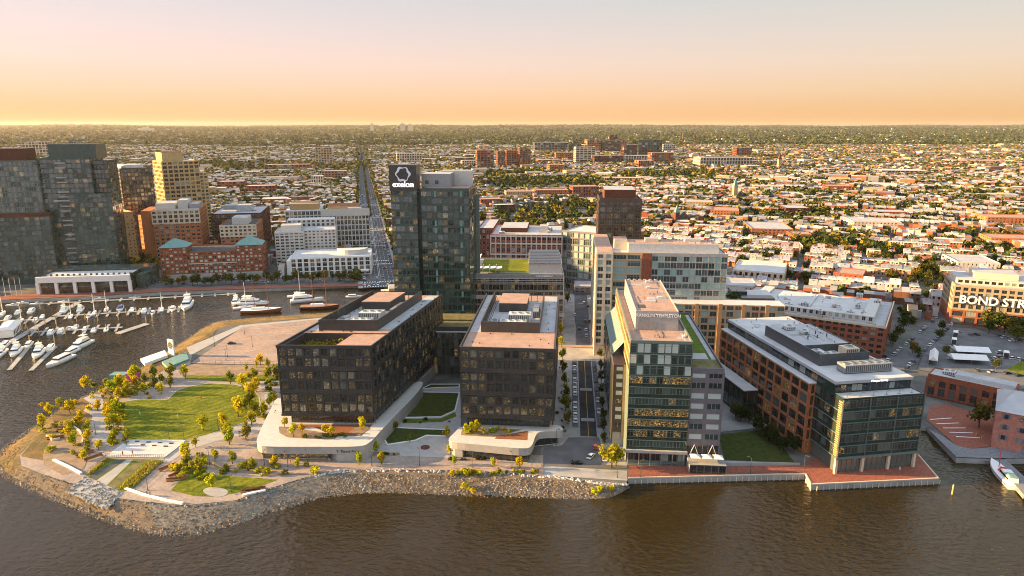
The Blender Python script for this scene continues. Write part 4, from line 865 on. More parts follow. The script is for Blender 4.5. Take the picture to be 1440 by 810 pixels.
# --- left: harbour towers of glass
M['palegreen'] = pm('pale_green_panel', (.10, .135, .11), .35, .2, .4)
B = mid('glass_tower', 'dark green glass tower with a brown crown at the left edge of the view', -60, 35, 228, 515, -14, 20, 'palegreen', 'roof_grey', 16, 24, 9, 'g_tower', .3, .9, .2, 'the glass tower at the left edge', fr='hvac', flush=False)
B.p('low_block', 'spandrel').box(-4, B.w + 5, -6, -.25, 0, B.H * .56); lb = B.p('low_block', 'spandrel'); B.facade(lb, 'F', -6, -4, B.w + 5, 3, B.H * .56, 18, 13, .3, 1.0, .2, 'g_tower', 'mull', 0, .4); B.facade(lb, 'R', B.w + 5, -6, -.25, 3, B.H * .56, 2, 13, .3, 1.0, .2, 'g_tower', 'mull', 0, .4)
lb.box(B.w + .25, B.w + 5, -.24, 20, 0, B.H * .56)
B.p('terrace_band', 'brick_d').box(-4.2, B.w + 5.3, -6.4, -.3, B.H * .56, B.H * .56 + 2.4); bulk(B, 'crown', 'brick_d', .1, .88, .02, .9, 9.5, roofm='roof_dark'); B.flush()
B = mid('glass_tower', 'tall dark glass tower with stepped sides and a boxy crown behind the white pavilion', 52, 116, 224, 530, -14, 32, 'spandrel', 'roof_grey', 11, 25, 10, 'g_tower', .35, .9, .2, 'the tall stepped glass tower', fr='mull', flush=False)
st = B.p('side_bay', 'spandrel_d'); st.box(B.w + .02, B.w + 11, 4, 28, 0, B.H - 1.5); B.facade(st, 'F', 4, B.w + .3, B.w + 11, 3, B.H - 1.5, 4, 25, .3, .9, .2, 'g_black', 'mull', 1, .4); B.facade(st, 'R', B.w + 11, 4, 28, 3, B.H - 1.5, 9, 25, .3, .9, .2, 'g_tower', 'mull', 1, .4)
lo = B.p('low_bay', 'spandrel'); lo.box(B.w * .55, B.w + 13, -5, -.25, 0, B.H * .72); B.facade(lo, 'F', -5, B.w * .55, B.w + 13, 3, B.H * .72, 9, 18, .3, .9, .2, 'g_green', 'mull', 0, .4); lo.box(B.w + 11.25, B.w + 13, -.24, 20, 0, B.H * .72)
B.facade(lo, 'R', B.w + 13, -5, 20, 3, B.H * .72, 6, 18, .3, .9, .2, 'g_green', 'mull', 2, .4)
for j in range(25):
    if j % 3 != 1: z = 3 + j * (B.H - 3) / 25; B.p('balcony', 'pale_stone').box(B.w * .32, B.w * .52, -1.2, -.22, z + .2, z + 1.1)
B.p('lit_band', 'whitewall').box(B.w * .2, B.w * .55, -.9, -.25, B.H * .66, B.H * .66 + .8)
bulk(B, 'crown', 'spandrel', .2, 1.12, .1, .9, 11, roofm='roof_dark'); mb = MB(); mb.tube((B.w * .5, 20, B.H + 11), (B.w * .5, 20, B.H + 13.5), .4, .4, 6); mb.tube((B.w * .5, 20, B.H + 13.3), (B.w * .8, 20, B.H + 13.6), .3, .3, 6); B.one('cleaning_crane', mb, M['dsteel']); B.flush()
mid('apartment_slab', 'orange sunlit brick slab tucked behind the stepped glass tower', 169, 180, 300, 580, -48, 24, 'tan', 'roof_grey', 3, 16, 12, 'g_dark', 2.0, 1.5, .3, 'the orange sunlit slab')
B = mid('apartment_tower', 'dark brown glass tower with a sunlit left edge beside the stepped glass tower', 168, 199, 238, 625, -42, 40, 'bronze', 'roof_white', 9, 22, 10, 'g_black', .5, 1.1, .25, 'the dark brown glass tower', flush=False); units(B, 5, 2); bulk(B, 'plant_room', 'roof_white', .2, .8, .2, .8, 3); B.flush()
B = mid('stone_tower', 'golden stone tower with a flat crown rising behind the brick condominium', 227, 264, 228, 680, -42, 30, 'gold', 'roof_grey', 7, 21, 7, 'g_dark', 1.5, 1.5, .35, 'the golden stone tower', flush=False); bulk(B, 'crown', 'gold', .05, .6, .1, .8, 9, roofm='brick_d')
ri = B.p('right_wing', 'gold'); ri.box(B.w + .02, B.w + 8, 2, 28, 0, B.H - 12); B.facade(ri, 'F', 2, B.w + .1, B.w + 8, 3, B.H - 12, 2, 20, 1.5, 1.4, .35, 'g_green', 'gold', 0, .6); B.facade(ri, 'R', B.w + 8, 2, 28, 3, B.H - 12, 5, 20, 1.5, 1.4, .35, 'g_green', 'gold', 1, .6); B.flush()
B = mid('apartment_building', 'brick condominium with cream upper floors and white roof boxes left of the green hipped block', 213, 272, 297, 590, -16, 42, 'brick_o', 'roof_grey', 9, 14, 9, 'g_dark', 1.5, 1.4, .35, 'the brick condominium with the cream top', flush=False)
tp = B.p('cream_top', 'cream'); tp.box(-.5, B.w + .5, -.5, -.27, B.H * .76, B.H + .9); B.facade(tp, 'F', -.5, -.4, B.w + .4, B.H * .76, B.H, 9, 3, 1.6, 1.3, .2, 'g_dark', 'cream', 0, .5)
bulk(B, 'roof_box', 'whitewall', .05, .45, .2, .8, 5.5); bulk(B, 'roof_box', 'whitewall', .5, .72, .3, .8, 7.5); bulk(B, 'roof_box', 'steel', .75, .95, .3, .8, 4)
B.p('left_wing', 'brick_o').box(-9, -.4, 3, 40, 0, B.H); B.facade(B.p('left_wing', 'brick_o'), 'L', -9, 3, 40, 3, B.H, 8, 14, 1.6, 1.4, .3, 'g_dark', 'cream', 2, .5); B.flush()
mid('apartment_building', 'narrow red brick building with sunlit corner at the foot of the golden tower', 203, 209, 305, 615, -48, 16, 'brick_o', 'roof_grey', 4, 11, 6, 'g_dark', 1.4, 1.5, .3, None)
# --- red brick hotel with green hipped corner roofs
B = mid('apartment_building', 'red brick waterfront block with two green hipped corner roofs', 227, 357, 357, 535, -12.45, 34, 'brick', 'roof_dark', 22, 7, 6, 'g_curtain', 1.2, 1.2, .35, 'the brick block with green hipped roofs', flush=False)
for f0, f1 in ((.0, .245), (.755, 1.0)):
    a, b = B.w * f0 - .6, B.w * f1 + .6; t = MB(); t.box(a, b, -1.8, -.38, 0, B.H + 5); t.box(a, b, -.37, 17, B.H + .81, B.H + 5)
    B.facade(t, 'F', -1.8, a, b, 4, B.H + 4.6, 6, 8, 1.4, 1.3, .3, 'g_curtain', 'whitewall', 0, .4); ct = B.one('corner_tower', t, M['brick'])
    mb = MB(); e_ = 1.0; c = ((a + b) / 2, 7.6); z = B.H + 5.003; h = 6
    mb.add([(a - e_, -1.8 - e_, z), (b + e_, -1.8 - e_, z), (b + e_, 17 + e_, z), (a - e_, 17 + e_, z), (c[0] - 1, c[1], z + h), (c[0] + 1, c[1], z + h)], [(0, 1, 5, 4), (1, 2, 5), (2, 3, 4, 5), (3, 0, 4), (3, 2, 1, 0)]); mb.build('hipped_roof', M['green_cu'], ct, B.xf)
B.p('stone_base', 'pale_stone').box(-.8, B.w + .8, -2.2, -1.82, 0, 4); B.p('stone_band', 'cream').box(-.7, B.w + .7, -.5, -.38, B.H * .55, B.H * .55 + .8); B.flush()
B = mid('apartment_building', 'orange brick apartment block with cream upper floors behind the green hipped block', 309, 356, 318, 590, -12.45, 40, 'brick_o', 'roof_dark', 8, 11, 8, 'g_dark', 1.5, 1.4, .35, 'the orange block with cream upper floors', flush=False)
tp = B.p('cream_top', 'cream'); tp.box(-.4, B.w + .4, -.5, -.37, B.H * .72, B.H + .9); B.facade(tp, 'F', -.5, -.3, B.w + .3, B.H * .72, B.H, 8, 3, 1.6, 1.4, .25, 'g_dark', 'cream', 0, .5); B.facade(B.wl, 'R', B.w + .3, 0, 40, B.H * .72, B.H, 8, 3, 1.6, 1.4, .25, 'g_dark', 'cream', 2, .5); bulk(B, 'roof_box', 'whitewall', .3, .75, .2, .7, 6); B.flush()
B = mid('office_building', 'large grey flat roofed office slab behind the orange brick apartments', 296, 362, 302, 640, -12.45, 62, 'brick_d', 'roof_grey', 10, 8, 14, 'g_green', 1.0, 1.6, .3, 'the large grey flat roofed office', flush=False); bulk(B, 'plant_room', 'roof_grey', .45, .75, .3, .6, 6); bulk(B, 'plant_room', 'steel', .1, .6, .65, .9, 4); units(B, 5, 6); B.flush()
# --- white waterfront offices
B = mid('apartment_building', 'white balcony apartment block behind the curved white office', 386, 424, 328, 585, -12.45, 30, 'whitewall', 'roof_grey', 6, 11, 5, 'g_dark', 1.2, 1.2, .5, 'the white balcony block', flush=False); bulk(B, 'round_room', 'hvac', .2, .9, .2, .7, 5.5)
rw = B.p('right_wing', 'whitewall'); rw.box(B.w + .02, B.w + 27, 3, 28, 0, B.H + 1); B.facade(rw, 'F', 3, B.w + .1, B.w + 27, 3, B.H + 1, 8, 10, 1.6, 1.3, .3, 'g_dark', 'whitewall', 0, .4); B.facade(rw, 'R', B.w + 27, 3, 28, 3, B.H + 1, 6, 10, 1.4, 1.3, .4, 'g_dark', 'whitewall', 1, .4)
mb = MB(); mb.box(B.w + .3, B.w + 26.6, 3.3, 27.6, B.H + 1.003, B.H + 1.3); B.one('right_roof', mb, M['roof_grey']); rb = B.p('rear_wing', 'whitewall'); rb.box(8, B.w + 26, 30.02, 46, 0, B.H + 7); B.facade(rb, 'F', 30.02, 8, B.w + 26, B.H, B.H + 7, 10, 2, 2, 1.2, .2, 'g_dark', 'whitewall', 2, .5); B.flush()
B = mid('office_building', 'low white waterfront office with a curved roof screen left of the boulevard', 408, 517, 364, 545, -10, 36, 'white', 'roof_white', 13, 4, 5, 'g_black', 1.6, .6, .6, 'the low white curved office', flush=False)
sc2 = MB(); pts = []
for i in range(15): a = pi * i / 14; pts.append((B.w * .76 - B.w * .2 * cos(a), 20 - 12 * sin(a)))
for a, b in zip(pts[:-1], pts[1:]): sc2.add([(*a, B.H + .06), (*b, B.H + .06), (*b, B.H + 4.2), (*a, B.H + 4.2)], [(0, 1, 2, 3)])
sc2.add([(x, y, B.H + 4.2) for x, y in pts], [tuple(range(len(pts)))[::1]]); B.one('curved_screen', sc2, M['roof_white'])
mb = MB(); mb.tube((B.w * .87, -1.2, 3.4), (B.w * .97, -1.2, 3.4), 1.3, 1.3, 12); B.one('awning', mb, M['white']); B.p('lower_wing', 'white').box(-.02 - 4, -.63, 6, 34, 0, B.H - 3); B.flush()
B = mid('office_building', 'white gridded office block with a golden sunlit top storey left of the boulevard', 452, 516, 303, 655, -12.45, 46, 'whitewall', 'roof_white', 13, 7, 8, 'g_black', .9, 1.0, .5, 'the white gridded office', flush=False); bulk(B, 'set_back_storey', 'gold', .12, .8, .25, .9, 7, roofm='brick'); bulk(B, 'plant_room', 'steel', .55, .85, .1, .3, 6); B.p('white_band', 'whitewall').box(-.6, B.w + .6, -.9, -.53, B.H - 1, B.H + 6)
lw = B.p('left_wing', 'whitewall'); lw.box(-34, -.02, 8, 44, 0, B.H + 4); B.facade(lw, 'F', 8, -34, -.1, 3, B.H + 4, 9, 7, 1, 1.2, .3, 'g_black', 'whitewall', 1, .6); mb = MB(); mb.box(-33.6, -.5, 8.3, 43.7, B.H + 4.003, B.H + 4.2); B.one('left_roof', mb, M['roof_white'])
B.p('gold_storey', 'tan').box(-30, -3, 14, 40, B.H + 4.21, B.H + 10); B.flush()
# --- white pavilion on the promenade
B = mid('pavilion', 'long white pavilion with square piers and glass front on the left promenade', 53, 173, 391, 486, -8, 22, 'g_black', 'roof_white', 0, 2, 0, flush=False, land='the white pavilion')
mb = B.p('portico', 'white'); W_ = B.w
mb.box(-.6, W_ + .6, -2.6, -.4, B.H - 3.4, B.H + .9)
for i in range(6): mb.box(W_ * i / 5 - 1.1, W_ * i / 5 + 1.1, -2.4, -.6, 0, B.H - 3.403)
for i in range(22): B.p('mullions', 'dsteel').box(W_ * i / 21 - .08, W_ * i / 21 + .08, -.15, -.02, 0, B.H - 3.4)
B.p('glass_bar', 'mull').box(0, W_, -.2, -.155, B.H * .4, B.H * .4 + .3); rb = B.p('rear_hall', 'spandrel'); rb.box(-4, W_ + 8, 22.02, 36, 0, B.H + 2); B.facade(rb, 'F', 22.02, -4, W_ + 8, 2, B.H + 2, 20, 2, .4, .8, .2, 'g_green', 'mull', 1, .4); rb.box(W_ + 1, W_ + 7, 8, 22, 0, B.H - 1)
for i in range(16): mb2 = MB(); mb2.box(2 + i * W_ / 16, 3.2 + i * W_ / 16, 5, 6.2, B.H + .07, B.H + 1.3); B.one('roof_unit', mb2, M['dsteel'])
B.flush()

# ------------------------------------------------------------------ landmarks of the town behind
def far_block(name, label, pxL, pxR, ytop, ybase, rot, depth, wall, roofm='roof_grey', nb=6, nf=5, land=None, cat='building', win='g_dark', cap=40, extra=0, group=None):
    Y = G(720, ybase)[1]; B = mid(name, label, pxL, pxR, ytop, Y, rot, depth, wall, roofm, nb, nf, max(2, nb // 2), win, 2.2, 1.8, .4, land, cat, 'dsteel', 0, cap, flush=False, group=group)
    if extra: bulk(B, 'roof_room', wall, .3, .6, .3, .7, extra)
    B.flush(); return B
FB = [
 ('brick_tower', 'tan brick tower block alone among the trees above the white gridded office', 443, 465, 208, 232, -12, 26, 'beige', 6, 10, 'the lone tan tower block'),
 ('apartment_tower', 'reddish brick tower block left of the row of hospital slabs, leftmost of its group', 671, 694, 212, 240, -12, 26, 'brick', 5, 9, 'the reddish tower blocks'),
 ('apartment_tower', 'brick tower block second from left in the reddish group', 700, 711, 213, 238, -12, 26, 'brick', 4, 9, None), ('apartment_tower', 'wide brick tower block third from left in the reddish group', 712, 730, 212, 237, -12, 26, 'brick_o', 5, 8, None), ('apartment_tower', 'tall brick tower block at the right end of the reddish group', 731, 746, 210, 238, -12, 26, 'brick', 4, 9, None),
 ('hospital_building', 'long pale glass hospital slab on the skyline left of the orange hospital blocks', 752, 800, 201, 214, -5, 60, 'greywall', 12, 4, None), ('hospital_building', 'orange brick hospital block with green glass strip on the skyline', 826, 846, 196, 216, -8, 50, 'brick_o', 6, 8, 'the orange hospital blocks'),
 ('hospital_building', 'dark brick and green glass hospital block right of the orange hospital block', 847, 877, 198, 216, -8, 50, 'brick_d', 7, 8, None), ('hospital_building', 'tall pale green glass hospital block at the right of the hospital group', 899, 931, 197, 225, 6, 50, 'spandrel', 8, 8, 'the green glass hospital block'),
 ('hospital_building', 'low wide red brick hospital block in front of the green glass block', 917, 948, 215, 232, -8, 40, 'brick', 9, 5, None), ('hospital_building', 'cream and brown tower in front of the hospital group', 810, 838, 207, 230, -8, 30, 'cream', 5, 9, None), ('hospital_building', 'long brown low hospital wing below the orange blocks', 836, 878, 219, 232, -8, 40, 'brick_d', 10, 3, None), ('hospital_building', 'dark brick slab between hospital blocks', 878, 897, 204, 226, -8, 40, 'brick_d', 5, 6, None),
 ('apartment_building', 'orange brick apartment row with pale roof below the reddish towers', 773, 792, 232, 244, -8, 40, 'brick_o', 6, 4, None), ('apartment_building', 'long brick terrace with grey roofs beyond the vacant lots', 753, 800, 268, 281, -6, 30, 'brick_o', 16, 3, 'the long brick terrace by the vacant lots'), ('apartment_building', 'tan stuccoed terrace left of the long brick terrace', 712, 752, 270, 282, -6, 30, 'beige', 13, 3, None),
 ('apartment_building', 'brick and white apartment block at the right end of the long terrace', 806, 842, 263, 281, -6, 34, 'brick', 10, 4, None), ('office_building', 'red brick office with pale roof beyond the tall tower', 676, 706, 281, 294, -12, 30, 'brick', 7, 3, None), ('warehouse', 'small dark brick warehouse by the green verge beyond the tall tower', 694, 724, 289, 299, -12, 20, 'brick_d', 8, 2, None),
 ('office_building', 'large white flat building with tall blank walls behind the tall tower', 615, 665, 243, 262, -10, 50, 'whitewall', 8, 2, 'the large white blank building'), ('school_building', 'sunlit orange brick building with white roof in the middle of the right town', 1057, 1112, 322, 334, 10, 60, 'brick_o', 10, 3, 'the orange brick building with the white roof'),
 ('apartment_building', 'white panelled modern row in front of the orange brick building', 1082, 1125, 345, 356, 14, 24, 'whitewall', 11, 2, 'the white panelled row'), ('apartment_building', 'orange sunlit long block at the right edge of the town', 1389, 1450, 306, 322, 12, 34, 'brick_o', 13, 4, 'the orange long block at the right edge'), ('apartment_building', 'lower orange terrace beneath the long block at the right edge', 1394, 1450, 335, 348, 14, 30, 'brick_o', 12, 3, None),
 ('office_building', 'white office with rounded corner and ribbon windows above the giant letters', 1347, 1398, 369, 388, 14, 36, 'whitewall', 10, 3, 'the white office above the giant letters'), ('school_building', 'cream building with white upper floors in the middle of the right town', 1201, 1262, 312, 324, 10, 40, 'cream', 13, 3, 'the cream building in the right town'), ('warehouse', 'dark brick warehouse right of the orange brick building', 1105, 1138, 293, 304, 6, 40, 'brick_d', 7, 3, None),
 ('warehouse', 'long low red roofed hall beyond the cream building', 1222, 1272, 298, 306, 10, 30, 'brick', 10, 2, None), ('apartment_building', 'brick row with big windows left of the street to the right edge', 1172, 1204, 384, 400, 32, 24, 'brick', 6, 3, None), ('apartment_building', 'orange brick school by the church on the far right town', 1113, 1140, 330, 342, 10, 24, 'brick', 6, 3, None),
 ('hospital_building', 'pale low hospital complex with many wings right of the green glass block', 985, 1060, 222, 236, -4, 60, 'cream', 18, 3, 'the pale low complex'), ('apartment_tower', 'red brick slab at the right of the pale low complex', 1036, 1058, 208, 222, -4, 40, 'brick', 6, 6, None), ('apartment_building', 'pale apartment block among trees left of the hospital group', 558, 592, 216, 230, -12, 40, 'cream', 10, 4, None),
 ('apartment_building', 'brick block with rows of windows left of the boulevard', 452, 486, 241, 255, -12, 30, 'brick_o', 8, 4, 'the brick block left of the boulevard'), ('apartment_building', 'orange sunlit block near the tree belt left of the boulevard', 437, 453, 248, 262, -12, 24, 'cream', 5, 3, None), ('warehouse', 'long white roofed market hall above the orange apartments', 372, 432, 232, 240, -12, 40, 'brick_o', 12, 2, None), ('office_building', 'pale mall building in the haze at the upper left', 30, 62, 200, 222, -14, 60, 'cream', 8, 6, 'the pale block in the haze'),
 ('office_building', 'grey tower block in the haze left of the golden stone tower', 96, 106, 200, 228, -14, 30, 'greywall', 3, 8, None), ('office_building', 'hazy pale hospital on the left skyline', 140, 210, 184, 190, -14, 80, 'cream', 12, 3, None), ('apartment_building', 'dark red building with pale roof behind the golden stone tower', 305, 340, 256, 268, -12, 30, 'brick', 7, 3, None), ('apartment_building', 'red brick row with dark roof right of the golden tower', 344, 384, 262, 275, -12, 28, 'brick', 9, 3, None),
 ('office_building', 'small white building with flat roof left of the car park block', 1022, 1062, 402, 430, 12, 24, 'whitewall', 7, 3, 'the small white building by the car park block'), ('warehouse', 'flat beige roofed building with parked cars on its roof behind the long brick block', 1030, 1092, 380, 398, 24, 44, 'cream', 9, 2, None), ('warehouse', 'grey shed with pale roof below the roof garden building', 808, 838, 404, 414, 4.8, 22, 'greywall', 4, 2, None),
 ('hospital_building', 'pale long hospital wing low in front of the green glass block', 880, 918, 219, 230, -6, 40, 'cream', 10, 3, None), ('hospital_building', 'blue grey glass hospital block between the pale slab and the cream tower', 800, 818, 203, 216, -6, 40, 'spandrel', 6, 5, None), ('hospital_building', 'tall brick hospital tower topping the whole hospital group', 858, 868, 190, 214, -6, 40, 'brick_d', 4, 9, None), ('hospital_building', 'domed old brick hospital wing left of the cream tower', 782, 806, 215, 226, -6, 30, 'brick_o', 9, 4, None),
 ('hospital_building', 'brick and glass hospital slab right of the tallest hospital tower', 869, 882, 197, 214, -6, 40, 'brick_o', 4, 7, None), ('hospital_building', 'white flat laboratory right of the tall green glass block', 933, 950, 203, 215, -6, 40, 'whitewall', 6, 4, None), ('apartment_building', 'brick school behind the reddish tower blocks', 640, 668, 222, 232, -12, 40, 'brick_d', 9, 3, None), ('apartment_building', 'cream apartment wing left of the reddish tower blocks', 650, 672, 226, 236, -12, 30, 'cream', 7, 3, None), ('apartment_building', 'orange brick hall in front of the green hospital block', 898, 920, 226, 238, -6, 40, 'brick_o', 7, 3, None),
 ('apartment_building', 'wide tan row beyond the vacant lots at right', 846, 900, 250, 258, 8, 30, 'tan', 14, 2, None), ('apartment_building', 'sunlit cream row right of the slender church spire', 1062, 1100, 262, 270, 8, 30, 'cream', 10, 2, None), ('apartment_building', 'gold row by the bronze tower\'s right', 962, 1000, 284, 294, 12, 30, 'gold', 10, 3, None), ('school_building', 'large old brick school right of the bronze tower', 1000, 1036, 296, 310, 16, 40, 'brick_o', 9, 4, None), ('warehouse', 'broad silver warehouse in the far right town', 1240, 1300, 240, 246, 10, 80, 'greywall', 10, 2, None), ('warehouse', 'long pale warehouse at the far right edge', 1340, 1420, 226, 231, 10, 80, 'cream', 12, 2, None), ('school_building', 'brick school in the middle of the far right town', 1165, 1195, 262, 272, 10, 40, 'brick', 8, 3, None),
 ('church', 'dark gabled stone hall right of the bronze tower', 950, 985, 312, 322, 20, 20, 'brick_d', 5, 2, None),
]
for (nm, lab, a, b, yt, yb, rt, dp, wl_, nb, nf, ld) in FB:
    far_block(nm, lab, a, b, yt, yb, rt, dp, wl_, R.choice(['roof_grey', 'roof_white', 'roof_pink']), nb, nf, ld)
def church(label, px, yb, h, wall, tower_w, roofm='roof_dark', land=None):
    x, y = G(px, yb); B = Bld('church', label, x, y, -8, 12, 30, cat='church', land=land); wl = B.p('wall', wall); wl.box(0, 12, 0, 30, 0, 9)
    B.facade(wl, 'R', 12, 0, 30, 1, 9, 5, 1, 3, 1.5, .2, 'g_dark', 'dsteel', 1, .6); B.facade(wl, 'F', 0, 0, 12, 1, 9, 2, 1, 3, 1.5, .2, 'g_dark', 'dsteel', 1, .6)
    mb = MB(); mb.add([(-.6, -.6, 9), (12.6, -.6, 9), (12.6, 30.6, 9), (-.6, 30.6, 9), (6, -.6, 16), (6, 30.6, 16)], [(0, 1, 4), (2, 3, 5), (1, 2, 5, 4), (3, 0, 4, 5)]); B.one('roof', mb, M[roofm])
    t = tower_w; mb = B.p('bell_tower', wall); mb.box(-t, -.7, -2, t - 2, 0, h * .6)
    mb = MB(); c = ((-t - .7) / 2, (t - 4) / 2); mb.add([(-t - .3, -2.3, h * .6), (-.4, -2.3, h * .6), (-.4, t - 1.7, h * .6), (-t - .3, t - 1.7, h * .6), (c[0], c[1], h)], [(0, 1, 4), (1, 2, 4), (2, 3, 4), (3, 0, 4), (3, 2, 1, 0)]); B.one('spire', mb, M['green_cu'] if roofm == 'roof_dark' else M['brick_d']); B.flush()
church('pale stone church with a slender spire right of the bronze tower', 1036, 284, 40, 'gold', 7, land='the slender church spire')
church('sunlit stone church with a dark pointed tower far out in the right town', 1098, 238, 46, 'gold', 9, 'brick_d', land='the far church tower')
church('brick church with a short dark tower right of the beige apartments', 955, 316, 26, 'brick_d', 6)
for lab, px, yb, hgt, arm in (('yellow tower crane with a long jib on the skyline above the hospital group', 960, 196, 70, -150), ('yellow tower crane on the skyline right of the other crane', 1000, 194, 55, -110)):
    x, y = G(px, yb); r = tag(empty('tower_crane', (x, y, 2)), lab, 'crane'); mb = MB(); mb.tube((0, 0, 0), (0, 0, hgt), 2.2, 2.2, 4); mb.build('mast', M['yellowline'], r); mb = MB(); mb.tube((0, 0, hgt), (arm, 0, hgt + 4), 2.5, 1.5, 4); mb.tube((0, 0, hgt), (30, 0, hgt), 2, 2, 4); mb.build('jib', M['yellowline'], r)
# ------------------------------------------------------------------ labels that single things out: look + nearest landmark (+ rank)
ORD = ['nearest', 'second nearest', 'third nearest', 'fourth nearest', 'fifth nearest', 'sixth nearest', 'seventh nearest', 'eighth nearest', 'ninth nearest', 'tenth nearest', 'eleventh nearest', 'twelfth nearest', 'thirteenth nearest', 'fourteenth nearest', 'fifteenth nearest', 'sixteenth nearest', 'seventeenth nearest', 'eighteenth nearest', 'nineteenth nearest', 'twentieth nearest']
ORD += ['twenty-' + o for o in ('first', 'second', 'third', 'fourth', 'fifth', 'sixth', 'seventh', 'eighth', 'ninth')]; ORD += ['thirtieth nearest'] + ['thirty-' + o for o in ('first', 'second', 'third', 'fourth', 'fifth', 'sixth', 'seventh', 'eighth', 'ninth')]
def relabel(items, land):
    buckets = {}
    pl = [(n, P(x, y, 2)) for n, x, y in land]
    for o, desc, x, y in items:
        q = P(x, y, 2); best = min(pl, key=lambda l: (l[1][0] - q[0]) ** 2 + 5 * (l[1][1] - q[1]) ** 2)
        dx, dy = q[0] - best[1][0], (q[1] - best[1][1]) * 2.2
        rel = ('right of' if dx > 0 else 'left of') if abs(dx) > abs(dy) else ('in front of' if dy > 0 else 'beyond')
        buckets.setdefault((desc, rel, best[0]), []).append((abs(dx) + abs(dy), o))
    for (desc, rel, lm), L in buckets.items():
        L.sort(key=lambda t: t[0])
        for i, (_, o) in enumerate(L):
            o['label'] = f'{desc} {rel} {lm}' if len(L) == 1 else f'{desc}, {ORD[min(i, len(ORD) - 1)].replace(" nearest", "").replace("nearest", "first")} {rel} {lm}'
PARK = [(n, *G(*p)) for n, p in (('the lawn\'s left edge', (165, 590)), ('the lawn\'s far edge', (250, 545)), ('the lawn\'s right edge', (362, 570)), ('the lawn\'s near right corner', (300, 612)), ('the white stage plaza', (205, 628)), ('the striped marsh bed', (185, 668)),
  ('the triangular lower lawn', (300, 676)), ('the round bed in the lower lawn', (301, 692)), ('the peninsula\'s left tip', (50, 640)), ('the curved benches by the left path', (90, 612)), ('the white wall with the round sign', (242, 488)), ('the big empty car park', (350, 480)),
  ('the left white podium\'s front', (430, 645)), ('the left white podium\'s rounded corner', (365, 632)), ('the sunken court lawn', (610, 570)), ('the court\'s paved circle', (597, 630)), ('the right white podium\'s front', (690, 645)), ('the road end by the water', (810, 650)), ('the crosswalk on the centre street', (825, 600)), ('the brick crossing of the centre street', (820, 480)),
  ('the lawn between glass tower and brick office', (1050, 625)), ('the pier\'s brick deck', (1230, 665)), ('the white event tents', (1360, 505)), ('the brick paved dock square', (1345, 595)), ('the stony bank', (650, 680)))]

# ------------------------------------------------------------------ park: lawns, paths, beds
base_px = INN[4:] + [(764, 668), (764, 640), (640, 645), (600, 560), (400, 520), (268, 512)]
sheet('plaza', base_px, M['paving'], 2.004)
sheet('bank_grass', [(305, 463), (237, 506), (168, 548), (100, 587), (45, 622), (29, 642), (62, 648), (84, 622), (118, 596), (160, 568), (212, 533), (262, 500), (300, 470)], M['drygrass'], 2.008)
sheet('walkway', [(268, 500), (262, 489), (338, 457.5), (430, 449), (490, 444), (490, 447), (430, 452), (341, 461)], M['pale_stone'], 2.010)
sheet('parking_lot', [(268, 511), (341, 460), (430, 451), (505, 445), (480, 470), (394, 513)], M['lot'], 2.012)
for i in range(6):
    sheet('paving_patch', [(280 + i * 14, 508 - i * 9), (392 + i * 8, 509 - i * 10), (392 + i * 8, 508.4 - i * 10), (281 + i * 14, 507.4 - i * 9)], M['concrete'], 2.016)
sheet('dirt_strip', [(262, 513), (394, 514), (397, 528), (258, 527)], M['dirt'], 2.012)
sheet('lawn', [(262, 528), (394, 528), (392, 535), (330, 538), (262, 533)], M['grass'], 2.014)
LAWN = [(152, 573), (161, 567), (195, 562), (236, 562), (248, 550), (265, 544), (294, 539), (330, 541), (354, 546), (364, 557), (366, 568), (362, 584), (345, 594), (307, 607), (284, 614), (262, 619), (222, 619.5), (180, 619), (176, 604), (170, 590), (160, 580)]
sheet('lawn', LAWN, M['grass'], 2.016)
mb = MB()
for i in range(len(LAWN) - 6): 
    a, b = Vector(G(*LAWN[i])), Vector(G(*LAWN[i + 1])); d = (b - a).normalized(); nn = Vector((-d.y, d.x)) * .25
    mb.prism([tuple(a - nn), tuple(b - nn), tuple(b + nn), tuple(a + nn)], 2.0, 2.16)
tag(mb.build('lawn_kerb', M['pale_stone']), kind='structure')
sheet('path', [(208, 636), (262, 620), (310, 607), (350, 594), (372, 578), (372, 548), (352, 540), (330, 537), (360, 540), (385, 555), (382, 590), (362, 610), (340, 612), (300, 622), (262, 634), (240, 650), (228, 648)], M['pale_stone'], 2.008)
sheet('path', [(118, 560), (140, 552), (150, 575), (160, 600), (168, 622), (140, 628), (128, 610), (130, 585), (112, 575)], M['concrete'], 2.008)
sheet('terrace', [(170, 557), (238, 551), (246, 548), (236, 560), (196, 560.5)], M['paving'], 2.014)
st = tag(empty('stage_plaza', (*G(200, 632), 2.0)), 'white stage plaza with low front railing at the lawn\'s near edge', 'stage')
ox, oy = st.location.x, st.location.y
L_ = lambda pts, z=2: [(a - ox, b - oy) for a, b in (G(*p, z) for p in pts)]
mb = MB(); mb.prism(L_([(180, 619.6), (262, 620), (247, 633), (231, 645), (149, 643.5)]), 0, .5); mb.build('floor', M['whitewall'], st)
mb = MB(); a, b = Vector((*L_([(149, 643.5)])[0], 0)), Vector((*L_([(231, 645)])[0], 0))
for i in range(28):
    q = a + (b - a) * i / 27; mb.tube((q.x, q.y, .5), (q.x, q.y, 1.6), .05, .05, 4)
for z in (1.0, 1.6): mb.tube((a.x, a.y, z), (b.x, b.y, z), .05, .05, 4)
mb.build('railing', M['dsteel'], st)
for i in range(7):
    mb = MB(); x, y = L_([(190 + i * 8, 623 + (i * 5) % 9)])[0]; mb.box(x, x + 1.6, y, y + .35, .5, .9); mb.build('bench', M['dsteel'], st)
sheet('marsh_bed', [(149, 645), (231, 647), (190, 686), (173, 692), (120, 669)], M['sedum'], 2.010)
